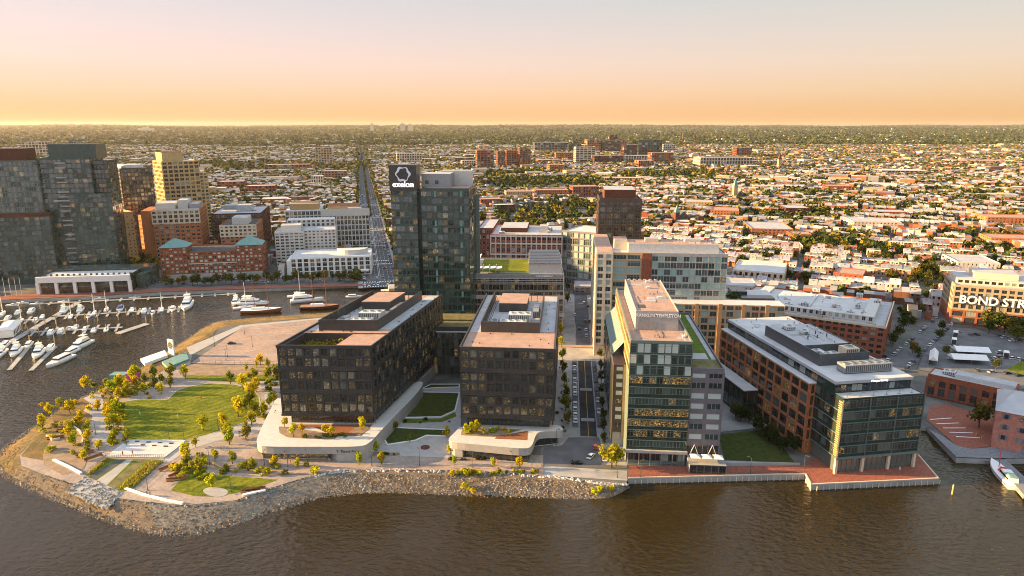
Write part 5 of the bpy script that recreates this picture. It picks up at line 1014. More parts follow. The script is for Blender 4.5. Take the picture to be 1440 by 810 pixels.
sheet('boardwalk', [(178, 647), (187, 647), (150, 683), (136, 676)], M['concrete'], 2.016); sheet('marsh_bed', [(195, 647), (207, 647), (160, 688), (150, 684)], M['sedum_d'], 2.016); sheet('marsh_water', [(166, 647), (176, 647), (134, 675), (125, 670)], M['roof_dark'], 2.016)
sheet('boulder_bed', [(120, 670), (173, 693), (150, 717), (93, 692)], M['concrete'], 2.012)
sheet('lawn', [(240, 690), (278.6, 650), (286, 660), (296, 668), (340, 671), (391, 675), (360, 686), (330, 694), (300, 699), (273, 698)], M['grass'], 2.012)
sheet('round_bed', smooth([(283, 692), (290, 686), (306, 685), (322, 690), (318, 698), (300, 700)], 2), M['concrete'], 2.020)
sheet('path', [(60, 640), (75, 612), (104, 604), (130, 622), (118, 660), (88, 668), (62, 655)], M['dirt'], 2.008)
sheet('planting_bed', [(72, 585), (92, 572), (116, 560), (128, 568), (100, 592), (80, 602)], M['drygrass'], 2.012); sheet('planting_bed', [(250, 672), (258, 655), (275, 647), (280, 652), (262, 672), (240, 684)], M['dirt'], 2.012)
sheet('planting_bed', [(256, 645), (285, 648), (330, 660), (390, 665), (440, 664), (440, 668), (380, 668), (330, 665), (296, 660), (280, 648)], M['dirt'], 2.016)
sheet('promenade', [(380, 655), (460, 654), (640, 655), (764, 658), (764, 668), (640, 662), (480, 661), (440, 666), (380, 668)], M['lot'], 2.014)
# court between the black blocks
sheet('court', [(530, 640), (540, 606), (600, 545), (648, 545), (648, 600), (632, 622), (640, 645)], M['pale_stone'], 2.010)
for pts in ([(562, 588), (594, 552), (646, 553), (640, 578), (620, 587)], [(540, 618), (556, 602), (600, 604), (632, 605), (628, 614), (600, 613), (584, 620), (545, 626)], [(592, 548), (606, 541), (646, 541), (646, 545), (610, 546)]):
    sheet('court_lawn', pts, M['shadegrass'], 2.020)
    mb = MB(); n = len(pts)
    for i in range(n):
        a, b = Vector(G(*pts[i])), Vector(G(*pts[(i + 1) % n])); d = (b - a).normalized(); nn = Vector((-d.y, d.x)) * .3; mb.prism([tuple(a - nn - d * .2), tuple(b - nn), tuple(b + nn), tuple(a + nn - d * .2)], 2.0, 2.4)
    tag(mb.build('court_kerb', M['white']), kind='structure')
sheet('planting_bed', [(566, 590), (620, 589), (640, 580), (642, 586), (622, 594), (566, 596)], M['sedum'], 2.020); sheet('planting_bed', [(524, 637), (562, 637), (562, 641), (524, 642)], M['dirt'], 2.020); sheet('planting_bed', [(626, 644), (684, 646), (684, 649), (626, 647)], M['dirt'], 2.020)
mb = MB(); c = G(598, 630); mb.prism([(c[0] + 1.7 * cos(t * pi / 12), c[1] + 1.7 * sin(t * pi / 12)) for t in range(24)], 2.0, 2.45); tag(mb.build('round_planter', M['brick_d']), 'low round dark planter in the court\'s white paving', 'planter')
# brick quay, pier and dock square on the right
sheet('quay', [(884, 655), (1010, 657), (1128, 655), (1150, 640), (1200, 630), (1292, 641), (1321, 673), (1140, 681.6), (1132, 666.6), (884, 672.6)], M['brickpave'], 2.016)
mb = MB(); E5 = [Vector(G(*p)) for p in east]
for a, b in zip(E5[:-1], E5[1:]):
    d = (b - a).normalized(); nn = Vector((d.y, -d.x)); mb.prism([tuple(a), tuple(b), tuple(b - nn * .5), tuple(a - nn * .5)], 2.0, 2.32)
    m_ = max(1, int((b - a).length / 2.2))
    for i in range(m_): q = a + (b - a) * i / m_ + nn * .3; mb.tube((q.x, q.y, -1.5), (q.x, q.y, 1.5), .16, .16, 5)
tag(mb.build('quay_edge', M['cream']), kind='structure')
sheet('lawn', [(1010, 612), (1080, 604), (1092, 618), (1118, 652), (1020, 646)], M['shadegrass'], 2.020); sheet('pavement', [(985, 560), (1060, 560), (1085, 600), (1012, 608)], M['concrete'], 2.010)
mb = MB(); a, b = G(1017, 652), G(1125, 652); mb.prism([a, G(1125, 655), G(1017, 655)], 2.0, 3.2); mb.build('ramp_wall', M['concrete']); tag(bpy.data.objects['ramp_wall'], 'pale concrete ramp wall between the brick quay and the small lawn', 'wall')
sheet('dock_square', [(1303, 591), (1307, 572), (1332, 569), (1402, 590), (1394, 628), (1366, 632), (1345, 627)], M['brickpave'], 2.012)
for i in range(5): sheet('bay_line', [(1308 + i * 9, 590 + i * 6), (1338 + i * 10, 588 + i * 7), (1338 + i * 10, 588.8 + i * 7), (1308 + i * 9, 590.9 + i * 6)], M['whiteline'], 2.018)
sheet('plank_deck', [(1305, 604), (1320, 611), (1345, 627), (1366, 632), (1400, 629), (1445, 634), (1445, 644), (1400, 645.4), (1345, 643.4)], M['greywood'], 2.010)
mb = MB(); mb.prism([G(1396, 644), G(1412, 644), G(1462, 690), G(1440, 696)], .4, 2.0); tag(mb.build('boat_jetty', M['greywood']), 'grey plank jetty beside the white motor vessel at the right', 'jetty')
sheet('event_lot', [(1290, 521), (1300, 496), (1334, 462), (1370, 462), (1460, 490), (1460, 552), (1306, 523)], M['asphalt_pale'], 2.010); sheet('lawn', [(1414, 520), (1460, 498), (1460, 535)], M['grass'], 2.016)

# stones of the bank: nobody could count them
rng = np.random.default_rng(5)
def rocks(n, tlo, thi, slo, shi, cols, i0, i1):
    o = np.array(outd); q = np.array(innd); k = rng.uniform(i0 * 5, i1 * 5 - 1, n); a = k.astype(int); f = (k - a)[:, None]; a = np.clip(a, 0, len(o) - 2)
    O = o[a] * (1 - f) + o[a + 1] * f; Q = q[a] * (1 - f) + q[a + 1] * f; t = rng.uniform(tlo, thi, n); p = Q + (O - Q) * t[:, None]
    z = np.interp(t, [0, .18, .6, 1, 1.15], [2, 1.75, .75, -.25, -1.2]) ; s = rng.uniform(slo, shi, n) ** 1
    base = np.array([(1, 0, 0), (0, 1, 0), (-1, 0, 0), (0, -1, 0), (.1, .1, .75), (0, 0, -.6)]); r = base[None] * rng.uniform(.6, 1.3, (n, 6, 1)) * s[:, None, None]
    ang = rng.uniform(0, 6.28, n); ca, sa = np.cos(ang), np.sin(ang); x = r[:, :, 0] * ca[:, None] - r[:, :, 1] * sa[:, None]; y = r[:, :, 0] * sa[:, None] + r[:, :, 1] * ca[:, None]
    V = np.stack([x + p[:, 0:1], y + p[:, 1:2], r[:, :, 2] + z[:, None]], -1).reshape(-1, 3)
    F = np.array([(0, 1, 4), (1, 2, 4), (2, 3, 4), (3, 0, 4), (1, 0, 5), (2, 1, 5), (3, 2, 5), (0, 3, 5)]); F = (F[None] + (np.arange(n) * 6)[:, None, None]).reshape(-1, 3)
    c = np.array(cols)[rng.integers(0, len(cols), n)] * rng.uniform(.6, 1.3, (n, 1)); return V, F, np.repeat(c, 8, 0)
def join(L):
    V, F, C = [], [], []; o = 0
    for v, f, c in L: V.append(v); F.append(f + o); C.append(c); o += len(v)
    return np.concatenate(V), np.concatenate(F), np.concatenate(C)
GREY = [(.22, .21, .19), (.17, .155, .14), (.28, .25, .22), (.14, .12, .09)]; TAN = [(.24, .165, .09), (.18, .115, .06), (.28, .22, .15), (.15, .095, .055)]
DK = [(.10, .09, .08), (.14, .12, .10), (.2, .18, .15)]
V, F, C = join([rocks(2600, .9, 1.08, .15, .55, DK + GREY, 0, 28), rocks(2200, .86, 1.06, .15, .5, GREY, 0, 12), rocks(3600, .72, 1.05, .15, .55, GREY + TAN, 10, 28), rocks(1500, .15, .8, .1, .35, TAN, 11, 22), rocks(4200, .2, 1.02, .14, .5, GREY + TAN, 21, 28), rocks(330, .0, .1, .35, .8, [(.5, .49, .47), (.4, .38, .35)], 21, 28), rocks(160, .0, .06, .3, .7, GREY, 14, 22), rocks(300, .3, 1.0, .12, .35, TAN, 0, 11)])
tag(ob('bank_stones', np_mesh('bank_stones', V, F, M['rock'], C)), kind='stuff')
n = 420; pq = [G(R.uniform(96, 172), 0) for _ in range(0)]
Vs = []; mb = MB()
for i in range(380):
    u, v = R.random(), R.random(); px = (120 * (1 - u) + 173 * u) * (1 - v) + (93 * (1 - u) + 150 * u) * v; py = (670 * (1 - u) + 693 * u) * (1 - v) + (692 * (1 - u) + 717 * u) * v
    x, y = G(px, py); s = R.uniform(.25, .8); pts = [(x + s * cos(k * 1.05 + R.random()), y + s * sin(k * 1.05 + R.random()), 2.0) for k in range(6)] + [(x + R.uniform(-.2, .2), y + R.uniform(-.2, .2), 2 + s * .8)]
    mb.add(pts, [(k, (k + 1) % 6, 6) for k in range(6)])
M['boulder'] = pm('boulder', (.24, .22, .2), .9, .4, .8); tag(mb.build('pale_boulders', M['boulder']), kind='stuff')

# ------------------------------------------------------------------ trees and shrubs
def leaf_cloud(rr, n, centre, rad, size, blobs, mb):
    bl = []
    for _ in range(blobs):
        d = Vector((rr.gauss(0, 1), rr.gauss(0, 1), rr.gauss(0, 1))).normalized(); q = rr.uniform(.25, .78)
        bl.append((Vector((d.x * rad[0] * q, d.y * rad[1] * q, d.z * rad[2] * q)) + centre, rr.uniform(.28, .5)))
    for _ in range(n):
        c, f = rr.choice(bl); d = Vector((rr.gauss(0, 1), rr.gauss(0, 1), rr.gauss(0, 1))).normalized() * rr.uniform(.7, 1.05)
        p = c + Vector((d.x * rad[0] * f, d.y * rad[1] * f, d.z * rad[2] * f)); s = size * rr.uniform(.6, 1.3)
        nrm = (d + Vector((rr.uniform(-1, 1), rr.uniform(-1, 1), rr.uniform(-.4, 1.2))) * .8).normalized(); a = nrm.orthogonal().normalized(); a.rotate(Matrix.Rotation(rr.uniform(0, 6.28), 3, nrm)); b = nrm.cross(a)
        mb.add([p - a * s, p - b * s * .7, p + a * s, p + b * s * .7], [(0, 1, 2, 3)])
def make_tree(seed, H, W, n, size, stem=.28, blobs=16):
    rr = random.Random(seed); t = MB(); r = H * .022
    t.tube((0, 0, 0), (0, 0, H * stem), r * 1.3, r, 6); t.tube((0, 0, H * stem), (rr.uniform(-.1, .1) * W, rr.uniform(-.1, .1) * W, H * .8), r, r * .3, 5)
    for i in range(6):
        a = i * 1.05 + rr.random(); z = H * (stem + .08 * i); t.tube((0, 0, z), (cos(a) * W * .34, sin(a) * W * .34, z + H * .2), r * .5, r * .15, 4)
    c = MB(); leaf_cloud(rr, n, Vector((0, 0, H * (stem + (1 - stem) * .5))), (W / 2, W / 2, H * (1 - stem) * .52), size, blobs, c)
    return t.mesh('trunk', M['bark']), c.mesh('crown', M['leaf'])
def make_shrub(seed, W, H, n, size):
    c = MB(); leaf_cloud(random.Random(seed), n, Vector((0, 0, H * .5)), (W / 2, W / 2, H * .55), size, 9, c); return c.mesh('shrub', M['shrub'])
YOUNG = [make_tree(s, 7.2, 4.6, 520, .40, .18) for s in (1, 2, 3, 4)]; BIG = [make_tree(s, 10, 8.5, 380, .62, .2, 20) for s in (11, 12, 13, 14)]; SHR = [make_shrub(s, 2.4, 1.5, 130, .26) for s in (21, 22, 23)]
TREES, SHRUBS, PTREES = [], [], []
YEL = [('golden yellow', (.50, .42, .014)), ('yellow green', (.33, .33, .02)), ('olive green', (.19, .20, .022))]; GRN = [('dark green', (.035, .055, .014)), ('mid green', (.06, .08, .018)), ('olive', (.10, .10, .02)), ('golden olive', (.17, .135, .02))]
def tree(x, y, kinds, sc_, cidx, name='tree', group=None, z=2.0, lst=None, desc='tree', cat='tree', pal=YEL):
    t, c = R.choice(kinds); r = tag(empty(name, (x, y, z), R.uniform(0, 6.28)), None, cat, group); s = sc_ * R.uniform(.8, 1.08) * (.9 if kinds is YOUNG else 1); r.scale = (s, s, s * R.uniform(.92, 1.1))
    ob('trunk', t, r); k = ob('crown', c, r); k.color = (*[q * R.uniform(.88, 1.12) for q in pal[cidx][1]], 1); lst.append((r, f'{pal[cidx][0]} {desc}', x, y)); return r
def shrub(x, y, s, cidx, z=2.0, group='shrubs in the park beds', desc='low shrub', pal=YEL):
    o = tag(ob('shrub', R.choice(SHR), None, (x, y, z), R.uniform(0, 6.28)), None, 'shrub', group); o.scale = (s * R.uniform(.8, 1.3), s * R.uniform(.8, 1.3), s); o.color = (*[q * R.uniform(.85, 1.1) for q in pal[cidx][1]], 1); SHRUBS.append((o, f'{pal[cidx][0]} {desc}', x, y))
Z1 = [(230, 185, 1), (195, 240, 1), (320, 180, 1), (310, 280, 1), (365, 220, 0), (400, 270, 0), (400, 310, 0), (335, 325, 0), (450, 345, .8), (380, 395, .8), (445, 165, 1), (485, 185, .9), (520, 200, 1), (540, 245, 1), (525, 300, 1), (575, 305, .7), (510, 85, 1.1), (555, 65, 1.1), (580, 80, 1), (535, 105, .9), (625, 65, 1), (660, 40, 1.1), (700, 60, 1), (740, 40, 1), (775, 60, 1), (735, 90, 1), (660, 90, 1), (780, 20, 1.2), (845, 20, 1.2), (700, 20, 1), (625, 20, 1.2)]
for x, y, s in Z1: tree(*G(x / 3.239, 520 + (y + 22) / 3.239), YOUNG, (s or 1) * 1.0, R.choice([0, 0, 1]) if x < 620 else R.choice([1, 2, 0]), 'park_tree', 'young trees of the waterfront park', lst=PTREES, desc='young park tree')
Z2 = [(310, 35, 1.1), (375, 60, 1.2), (410, 95, 1.3), (410, 150, 1.4), (350, 195, 1.4), (275, 245, 1.2), (170, 280, 1), (290, 320, 1.1), (305, 350, 1.1), (390, 320, 1.2), (420, 250, 1.1), (515, 160, 1), (230, 440, .9), (320, 460, .8), (425, 480, .8), (535, 475, .75), (655, 480, .75), (975, 465, .8), (1090, 460, .8), (215, 570, 1.1), (1055, 400, .8), (75, 420, .8), (130, 370, .9), (500, 15, 1.1), (550, 20, 1), (430, 15, 1), (390, 180, 1.2), (440, 200, 1.2)]
for x, y, s in Z2: tree(*G(240 + x / 3.68, 520 + (y + 35 * s) / 3.68), YOUNG, s, R.choice([0, 0, 1, 1, 2]), 'park_tree', 'young trees of the waterfront park', lst=PTREES, desc='young park tree')
for x, y, s in ((590, 270, .7), (635, 320, .8), (680, 305, .6), (830, 320, .85), (990, 285, .9), (800, 300, .7)): tree(*G(240 + x / 3.68, 520 + (y + 28) / 3.68, 8), YOUNG, s, 0, 'podium_tree', 'golden trees on the podium decks', 8.0, PTREES, 'podium tree')
for x, y, s in ((515, 255, .75), (545, 245, .7), (570, 240, .8), (605, 260, .7)): tree(*G(520 + x / 3.789, 540 + (y + 12) / 3.789, 8), YOUNG, s, 0, 'podium_tree', 'golden trees on the podium decks', 8.0, PTREES, 'podium tree')
for x, y, s in ((410, 275, .8), (430, 365, .7), (525, 365, .65), (65, 410, .75), (20, 355, .65), (450, 420, .65), (655, 435, .6), (800, 440, .7), (150, 190, .8), (215, 300, .6), (135, 240, .6)): tree(*G(520 + x / 3.789, 540 + (y + 10) / 3.789), YOUNG, s, R.choice([0, 1, 2]), 'promenade_tree', 'small trees along the waterfront promenade', lst=PTREES, desc='small promenade tree')
for i in range(26):
    px, py = R.choice([(R.uniform(55, 100), R.uniform(575, 612)), (R.uniform(110, 190), R.uniform(536, 556)), (R.uniform(345, 372), R.uniform(548, 600)), (R.uniform(252, 280), R.uniform(640, 668)), (R.uniform(152, 172), R.uniform(572, 612)), (R.uniform(330, 392), R.uniform(512, 536))]); tree(*G(px, py), YOUNG, R.uniform(.7, 1.2), R.choice([0, 0, 1, 1, 2]), 'park_tree', 'young trees of the waterfront park', lst=PTREES, desc='young park tree')
tree(*G(860, 658), BIG, 1.22, 1, 'street_tree', None, lst=PTREES, desc='tall street tree'); tree(*G(866, 655), YOUNG, 1.3, 0, 'street_tree', None, lst=PTREES, desc='slim street tree')
for i in range(9): tree(*G(786 + i * 1.5 + R.uniform(-1, 1), 452 + i * 18), YOUNG, 1.15, 2 if i > 2 else 0, 'street_tree', 'trees along the centre street', lst=PTREES, desc='street tree')
for i in range(10): tree(*G(842 + i * .9, 470 + i * 17), YOUNG, 1.0, 2, 'street_tree', 'trees along the centre street', lst=PTREES, desc='street tree', pal=GRN)
for i in range(12): tree(*G(798 + (i % 2) * 40, 340 + i * 8.5), YOUNG, 1.2, R.choice([0, 1]), 'street_tree', 'trees along the centre street', lst=PTREES, desc='street tree', pal=GRN)
for i in range(13): tree(*G(1035 + i * 6.4 + R.uniform(-3, 3), 585 + i * 4.6 + R.uniform(-5, 5)), BIG, R.uniform(.6, .85), R.choice([0, 0, 1]), 'garden_tree', 'dark trees beside the brick framed office', lst=PTREES, desc='garden tree', pal=GRN)
for x, y, s, k in ((1376, 602, 1.05, 2), (1290, 503, .8, 1), (1283, 497, .8, 3), (1395, 463, 1.1, 2), (1412, 468, 1.2, 2), (1432, 474, 1.2, 2), (1380, 456, 1.0, 1), (1255, 487, .9, 1), (1262, 476, .9, 1), (1270, 464, 1, 0), (1330, 500, .6, 2), (1445, 480, 1.2, 2), (1240, 498, .6, 3), (1320, 478, .8, 1), (1325, 466, .8, 0), (1400, 520, .6, 2), (1385, 460, 1.3, 2), (1403, 465, 1.3, 1), (1422, 471, 1.3, 2), (1440, 478, 1.3, 1), (1372, 452, 1.1, 2), (1390, 470, 1.1, 1), (1350, 452, .9, 1), (1428, 482, 1.2, 2), (1272, 455, .9, 1), (1278, 448, .9, 2)): tree(*G(x, y), BIG, s, k, 'street_tree', 'trees around the right car park', lst=PTREES, desc='broad tree', pal=GRN)
for i in range(30): tree(*G(232 + i * 9.4 + R.uniform(-2, 2), 402 - i * .2 + R.uniform(-3, 2)), BIG, R.uniform(.75, 1.05), R.choice([1, 2, 2, 3]), 'promenade_tree', 'trees along the far promenade', lst=PTREES, desc='quay tree', pal=GRN)
for i in range(150):
    px, py = R.choice([(R.uniform(50, 128), R.uniform(562, 640)), (R.uniform(245, 290), R.uniform(640, 675)), (R.uniform(290, 445), R.uniform(655, 668)), (R.uniform(150, 180), R.uniform(570, 625)), (R.uniform(370, 392), R.uniform(535, 600)), (R.uniform(130, 215), R.uniform(540, 560))]); shrub(*G(px, py), R.uniform(.8, 1.7), R.choice([0, 1, 1, 2]))
for i in range(34): px = R.uniform(635, 760); shrub(*G(px, 664 + R.uniform(-1, 4)), R.uniform(.6, 1.1), R.choice([0, 1, 2]), 1.9, 'shrubs along the bank top')
for i in range(26): shrub(*G(R.uniform(425, 486), R.uniform(611, 616), 8), R.uniform(.5, .8), 2, 8.0, 'podium shrubs', 'podium shrub')
for i in range(16): shrub(*G(R.uniform(652, 720), R.uniform(604, 611), 8), R.uniform(.6, 1), R.choice([0, 1]), 8.0, 'podium shrubs', 'podium shrub')
for i in range(26): shrub(*G(*R.choice([(R.uniform(566, 640), R.uniform(590, 596)), (R.uniform(526, 560), 640), (R.uniform(628, 684), 647), (R.uniform(770, 800), R.uniform(560, 625))])), R.uniform(.5, .9), 1, 2, 'court shrubs', 'court shrub', GRN)
for px, py in ((655, 686), (665, 692), (845, 690), (835, 694), (860, 688)): shrub(*G(px, py, 1), 1.3, 0, .8, 'bushes on the stony bank', 'bank bush')
mb = MB()
for (x0, y0, x1, y1) in ((152, 646, 125, 668), (212, 650, 168, 689), (226, 650, 186, 684), (219, 650, 176, 688)):
    for i in range(420):
        t_ = R.random(); x, y = G(x0 + (x1 - x0) * t_ + R.uniform(-3, 3), y0 + (y1 - y0) * t_ + R.uniform(-1, 1)); h = R.uniform(.4, 1.2); a = R.uniform(0, 6.28); w_ = R.uniform(.1, .3); mb.add([(x - cos(a) * w_, y - sin(a) * w_, 2.0), (x + cos(a) * w_, y + sin(a) * w_, 2.0), (x + R.uniform(-.3, .3), y + R.uniform(-.3, .3), 2 + h)], [(0, 1, 2)])
M['reed'] = foliage('reed', (.28, .24, .04)); tag(mb.build('marsh_reeds', M['reed']), kind='stuff')
relabel(PTREES, PARK + LAND[:40]); relabel(SHRUBS, PARK)

# ------------------------------------------------------------------ park furniture
LAMPM = MB(); LAMPM.tube((0, 0, 0), (0, 0, 6.5), .11, .07, 6); LAMPM.tube((0, 0, 0), (0, 0, .7), .2, .2, 6); LAMPM.tube((0, 0, 6.4), (.9, 0, 6.6), .05, .05, 5); LAMPH = MB(); LAMPH.box(.6, 1.5, -.2, .2, 6.55, 6.72)
lp_, lh_ = LAMPM.mesh('pole', [M['dsteel']]), LAMPH.mesh('lamp_head', [M['dsteel']]); LAMPS = []
for px, py in ((135, 612), (238, 618), (259, 620), (307, 604), (208, 690), (270, 668), (325, 692), (372, 655), (405, 657), (433, 657), (523, 656), (590, 655), (665, 659), (720, 660), (748, 662), (762, 656), (782, 626), (868, 672), (295, 655), (388, 600), (344, 470), (302, 488), (320, 502), (355, 488), (318, 507), (775, 560), (777, 600), (838, 560), (838, 600), (820, 530), (900, 672), (1055, 667), (1130, 664)):
    r = tag(empty('street_lamp', (*G(px, py), 2.0), R.uniform(0, 6.28)), None, 'lamp', 'slim lamp posts'); ob('pole', lp_, r); ob('lamp_head', lh_, r); LAMPS.append((r, 'slim dark lamp post', r.location.x, r.location.y))
relabel(LAMPS, PARK)
BENCH = MB(); BENCH.box(-2.2, 2.2, -.35, .35, .38, .48, 0); BENCH.box(-2.2, 2.2, .3, .38, .5, .95, 0); SB = MB(); SB.box(-2, -1.8, -.3, .3, 0, .38); SB.box(1.8, 2, -.3, .3, 0, .38); bm_, bl_ = BENCH.mesh('seat', [M['timber']]), SB.mesh('legs', [M['dsteel']]); BN = []
for px, py, rz in ((132, 645, .9), (120, 640, .9), (236, 659, .9), (258, 664, .9), (262, 660, .9), (250, 668, .9), (247, 676, .2), (90, 607, 0), (100, 600, 1), (78, 617, .3), (352, 692, .3), (360, 690, .3)):
    r = tag(empty('park_bench', (*G(px, py), 2.0), rz), None, 'bench', 'timber park benches'); ob('seat', bm_, r); ob('legs', bl_, r); r.scale = (1.4, 1.4, 1.2); BN.append((r, 'timber park bench', r.location.x, r.location.y))
relabel(BN, PARK)
def curved_wall(label, pts, h, mat, t=.5):
    mb = MB(); q = [Vector(G(*p)) for p in pts]
    for a, b in zip(q[:-1], q[1:]): d = (b - a).normalized(); nn = Vector((-d.y, d.x)) * t / 2; mb.prism([tuple(a - nn - d * .1), tuple(b - nn + d * .1), tuple(b + nn + d * .1), tuple(a + nn - d * .1)], 2.0, 2.0 + h)
    o = mb.build('seat_wall', M[mat]); c = q[0]; tag(o, label, 'wall'); return o
curved_wall('curved timber seat wall left of the lower lawn bed', [(298, 652), (308, 658), (318, 662), (330, 664)], .8, 'gold'); curved_wall('straight pale seat wall above the lower lawn', [(352, 663), (370, 664), (388, 664)], .8, 'gold')
curved_wall('white low wall along the left tip plaza', [(76, 648), (95, 657), (114, 667)], .7, 'white', .9); curved_wall('white low wall below the striped marsh', [(177, 688), (200, 696), (235, 705), (257, 709)], .6, 'white', .9); curved_wall('curved pale seat wall in the left shrub beds', [(93, 597), (104, 601), (112, 607), (117, 616), (116, 624)], .8, 'cream'); curved_wall('short curved seat wall by the left tip shrubs', [(66, 614), (74, 620), (84, 618)], .8, 'cream'); curved_wall('white plank at the lower lawn\'s outer edge', [(342, 697), (373, 690)], .5, 'white', 1.2)
x, y = G(242, 500); r = tag(empty('sign_wall', (x, y, 2), -.5), 'white wall panel with a black round sign by the car park corner', 'sign'); mb = MB(); mb.box(-2.2, 2.2, -.4, .4, 0, 9); mb.build('panel', M['white'], r); mb = MB(); mb.tube((0, -.42, 5.8), (0, -.5, 5.8), 1.9, 1.9, 20); mb.build('round_sign', M['black'], r)
mb = MB(); mb.prism([G(228, 512), G(262, 498), (G(266, 508)), G(236, 520)], 2.0, 3.4); tag(mb.build('container_kiosk', M['green_cu']), 'pale turquoise low kiosk beneath the white round sign wall', 'kiosk'); mb = MB(); mb.prism([G(198, 508), G(232, 496), G(236, 503), G(204, 515)], 2.0, 3.5); tag(mb.build('container_kiosk', M['white']), 'long white low kiosk left of the round sign wall', 'kiosk')
x, y = G(180, 536); r = tag(empty('market_stall', (x, y, 2)), 'small stall with pink and turquoise awnings by the far park trees', 'stall'); mb = MB(); mb.box(-9, -1, 0, 5, 0, 3); mb.build('turquoise_awning', M['green_cu'], r); mb = MB(); mb.box(-.9, 4, 0, 5, 0, 3.6); pk = pm('pink_fabric', (.6, .08, .35), .8); mb.build('pink_awning', pk, r)
def fence(name, label, pts, h, mat='dsteel', step=3.0):
    mb = MB(); q = [Vector((*G(*p), 2.0)) for p in pts]
    for a, b in zip(q[:-1], q[1:]):
        n = max(1, int((b - a).length / step))
        for i in range(n + 1): c = a + (b - a) * i / n; mb.tube(c, c + Vector((0, 0, h)), .05, .05, 4)
        for z in (.3, h * .6, h): mb.tube(a + Vector((0, 0, z)), b + Vector((0, 0, z)), .035, .035, 4)
    tag(mb.build(name, M[mat]), label, 'fence')
fence('fence', 'dark wire fence along the near side of the big car park', [(268, 512), (330, 513), (393, 514)], 2.2); fence('railing', 'metal railing along the right side of the marsh bed', [(232, 648), (190, 687)], 1.1); fence('railing', 'metal railing along the left side of the marsh bed', [(147, 646), (118, 668)], 1.1); fence('railing', 'dark railing along the brick quay front', [(886, 671), (1010, 669), (1130, 665.5)], 1.1); fence('fence', 'long fence between the street and the event lot', [(1288, 520), (1300, 494), (1336, 460), (1370, 461), (1445, 485)], 1.8)
PM = []
for k, pose in enumerate((0, 1, 2)):
    me = bpy.data.meshes.new('person'); s = (.16, -.04, .22)[k]
    vs_ = [(0, 0, .95), (0, 0, 1.2), (0, 0, 1.45), (0, 0, 1.56), (0, 0, 1.74), (-.1, s, .5), (-.1, s * 1.4, .02), (.1, -s, .5), (.1, -s * 1.4, .02), (-.22, 0, 1.4), (-.27, -s * .8, 1.1), (-.26, -s, .85), (.22, 0, 1.4), (.27, s * .8, 1.1), (.26, s, .85)]
    me.from_pydata(vs_, [(0, 1), (1, 2), (2, 3), (3, 4), (0, 5), (5, 6), (0, 7), (7, 8), (2, 9), (9, 10), (10, 11), (2, 12), (12, 13), (13, 14)], [])
    o = ob('t', me); md = o.modifiers.new('s', 'SKIN'); rad = [.15, .16, .15, .07, .1, .085, .06, .085, .06, .075, .055, .045, .075, .055, .045]
    for i, q in enumerate(me.skin_vertices[0].data): q.radius = (rad[i], rad[i]); q.use_root = i == 0
    o.modifiers.new('d', 'SUBSURF').levels = 1; bpy.context.view_layer.update(); m2 = bpy.data.meshes.new_from_object(o.evaluated_get(bpy.context.evaluated_depsgraph_get())); bpy.data.objects.remove(o); m2.materials.clear(); m2.materials.append(M['skin']); m2.name = 'person'; PM.append(m2)
PE = []
for px, py, c, d in ((197, 584, (.7, .65, .6), 'in white on the lawn'), (250, 588, (.6, .55, .5), 'in pale clothes on the lawn'), (283, 561, (.3, .1, .08), 'in dark red on the lawn'), (178, 628, (.1, .1, .12), 'in black on the stage'), (173, 642, (.35, .1, .08), 'in red by the stage railing'), (187, 641, (.5, .1, .1), 'in bright red by the stage railing'), (311, 634, (.15, .15, .2), 'in dark blue on the path'), (314, 634, (.4, .35, .3), 'in tan on the path'), (207, 697, (.1, .1, .1), 'in black on the white wall'), (211, 698, (.3, .2, .15), 'in brown on the white wall'), (408, 652, (.7, .1, .1), 'in a red top before the podium'), (463, 650, (.4, .3, .2), 'in tan before the podium'), (697, 650, (.1, .1, .12), 'in black on the promenade'), (699, 651, (.5, .2, .15), 'in rust red on the promenade'), (882, 660, (.1, .1, .1), 'in black by the quay corner'), (568, 660, (.2, .2, .25), 'in grey by the stony bank'), (1265, 662, (.6, .6, .6), 'in white on the pier'), (1380, 618, (.5, .35, .1), 'in yellow on the dock square'), (1372, 614, (.5, .35, .1), 'in orange on the dock square'), (320, 610, (.6, .5, .4), 'in cream by the lawn corner')):
    o = tag(ob('person', R.choice(PM), None, (*G(px, py), 2.02 if 'stage' not in d else 2.5), R.uniform(0, 6.28)), None, 'person'); o.color = (*c, 1); PE.append((o, 'person ' + d, o.location.x, o.location.y))
relabel(PE, PARK)
# ------------------------------------------------------------------ marina: docks, piles, boats
def hdg(p, q): a, b = G(*p, .4), G(*q, .4); return math.atan2(b[1] - a[1], b[0] - a[0])
def dock(name, label, a, b, w, fingers=0, flen=9, fdir=None):
    A, B_ = Vector(G(*a, .5)), Vector(G(*b, .5)); r = tag(empty(name, (A.x, A.y, 0)), label, 'dock'); d = (B_ - A); L = d.length; d.normalize(); nn = Vector((-d.y, d.x)) * w / 2
    mb = MB(); mb.prism([tuple(q) for q in (-nn, d * L - nn, d * L + nn, nn)], .15, .55); mb.build('walkway', M['concrete'], r)
    for i in range(fingers):
        c = d * (L * (i + .5) / fingers); f = Vector((cos(fdir), sin(fdir))); fn = Vector((-f.y, f.x)) * .7
        mb = MB(); mb.prism([tuple(q) for q in (c - f * flen - fn, c + f * flen - fn, c + f * flen + fn, c - f * flen + fn)], .12, .5); mb.build('finger', M['concrete'], r)
    return r
FD = hdg((13, 520), (40.6, 487))
dock('main_dock', 'wide pale main dock running from the promenade into the marina', (2, 488), (112, 424), 4)
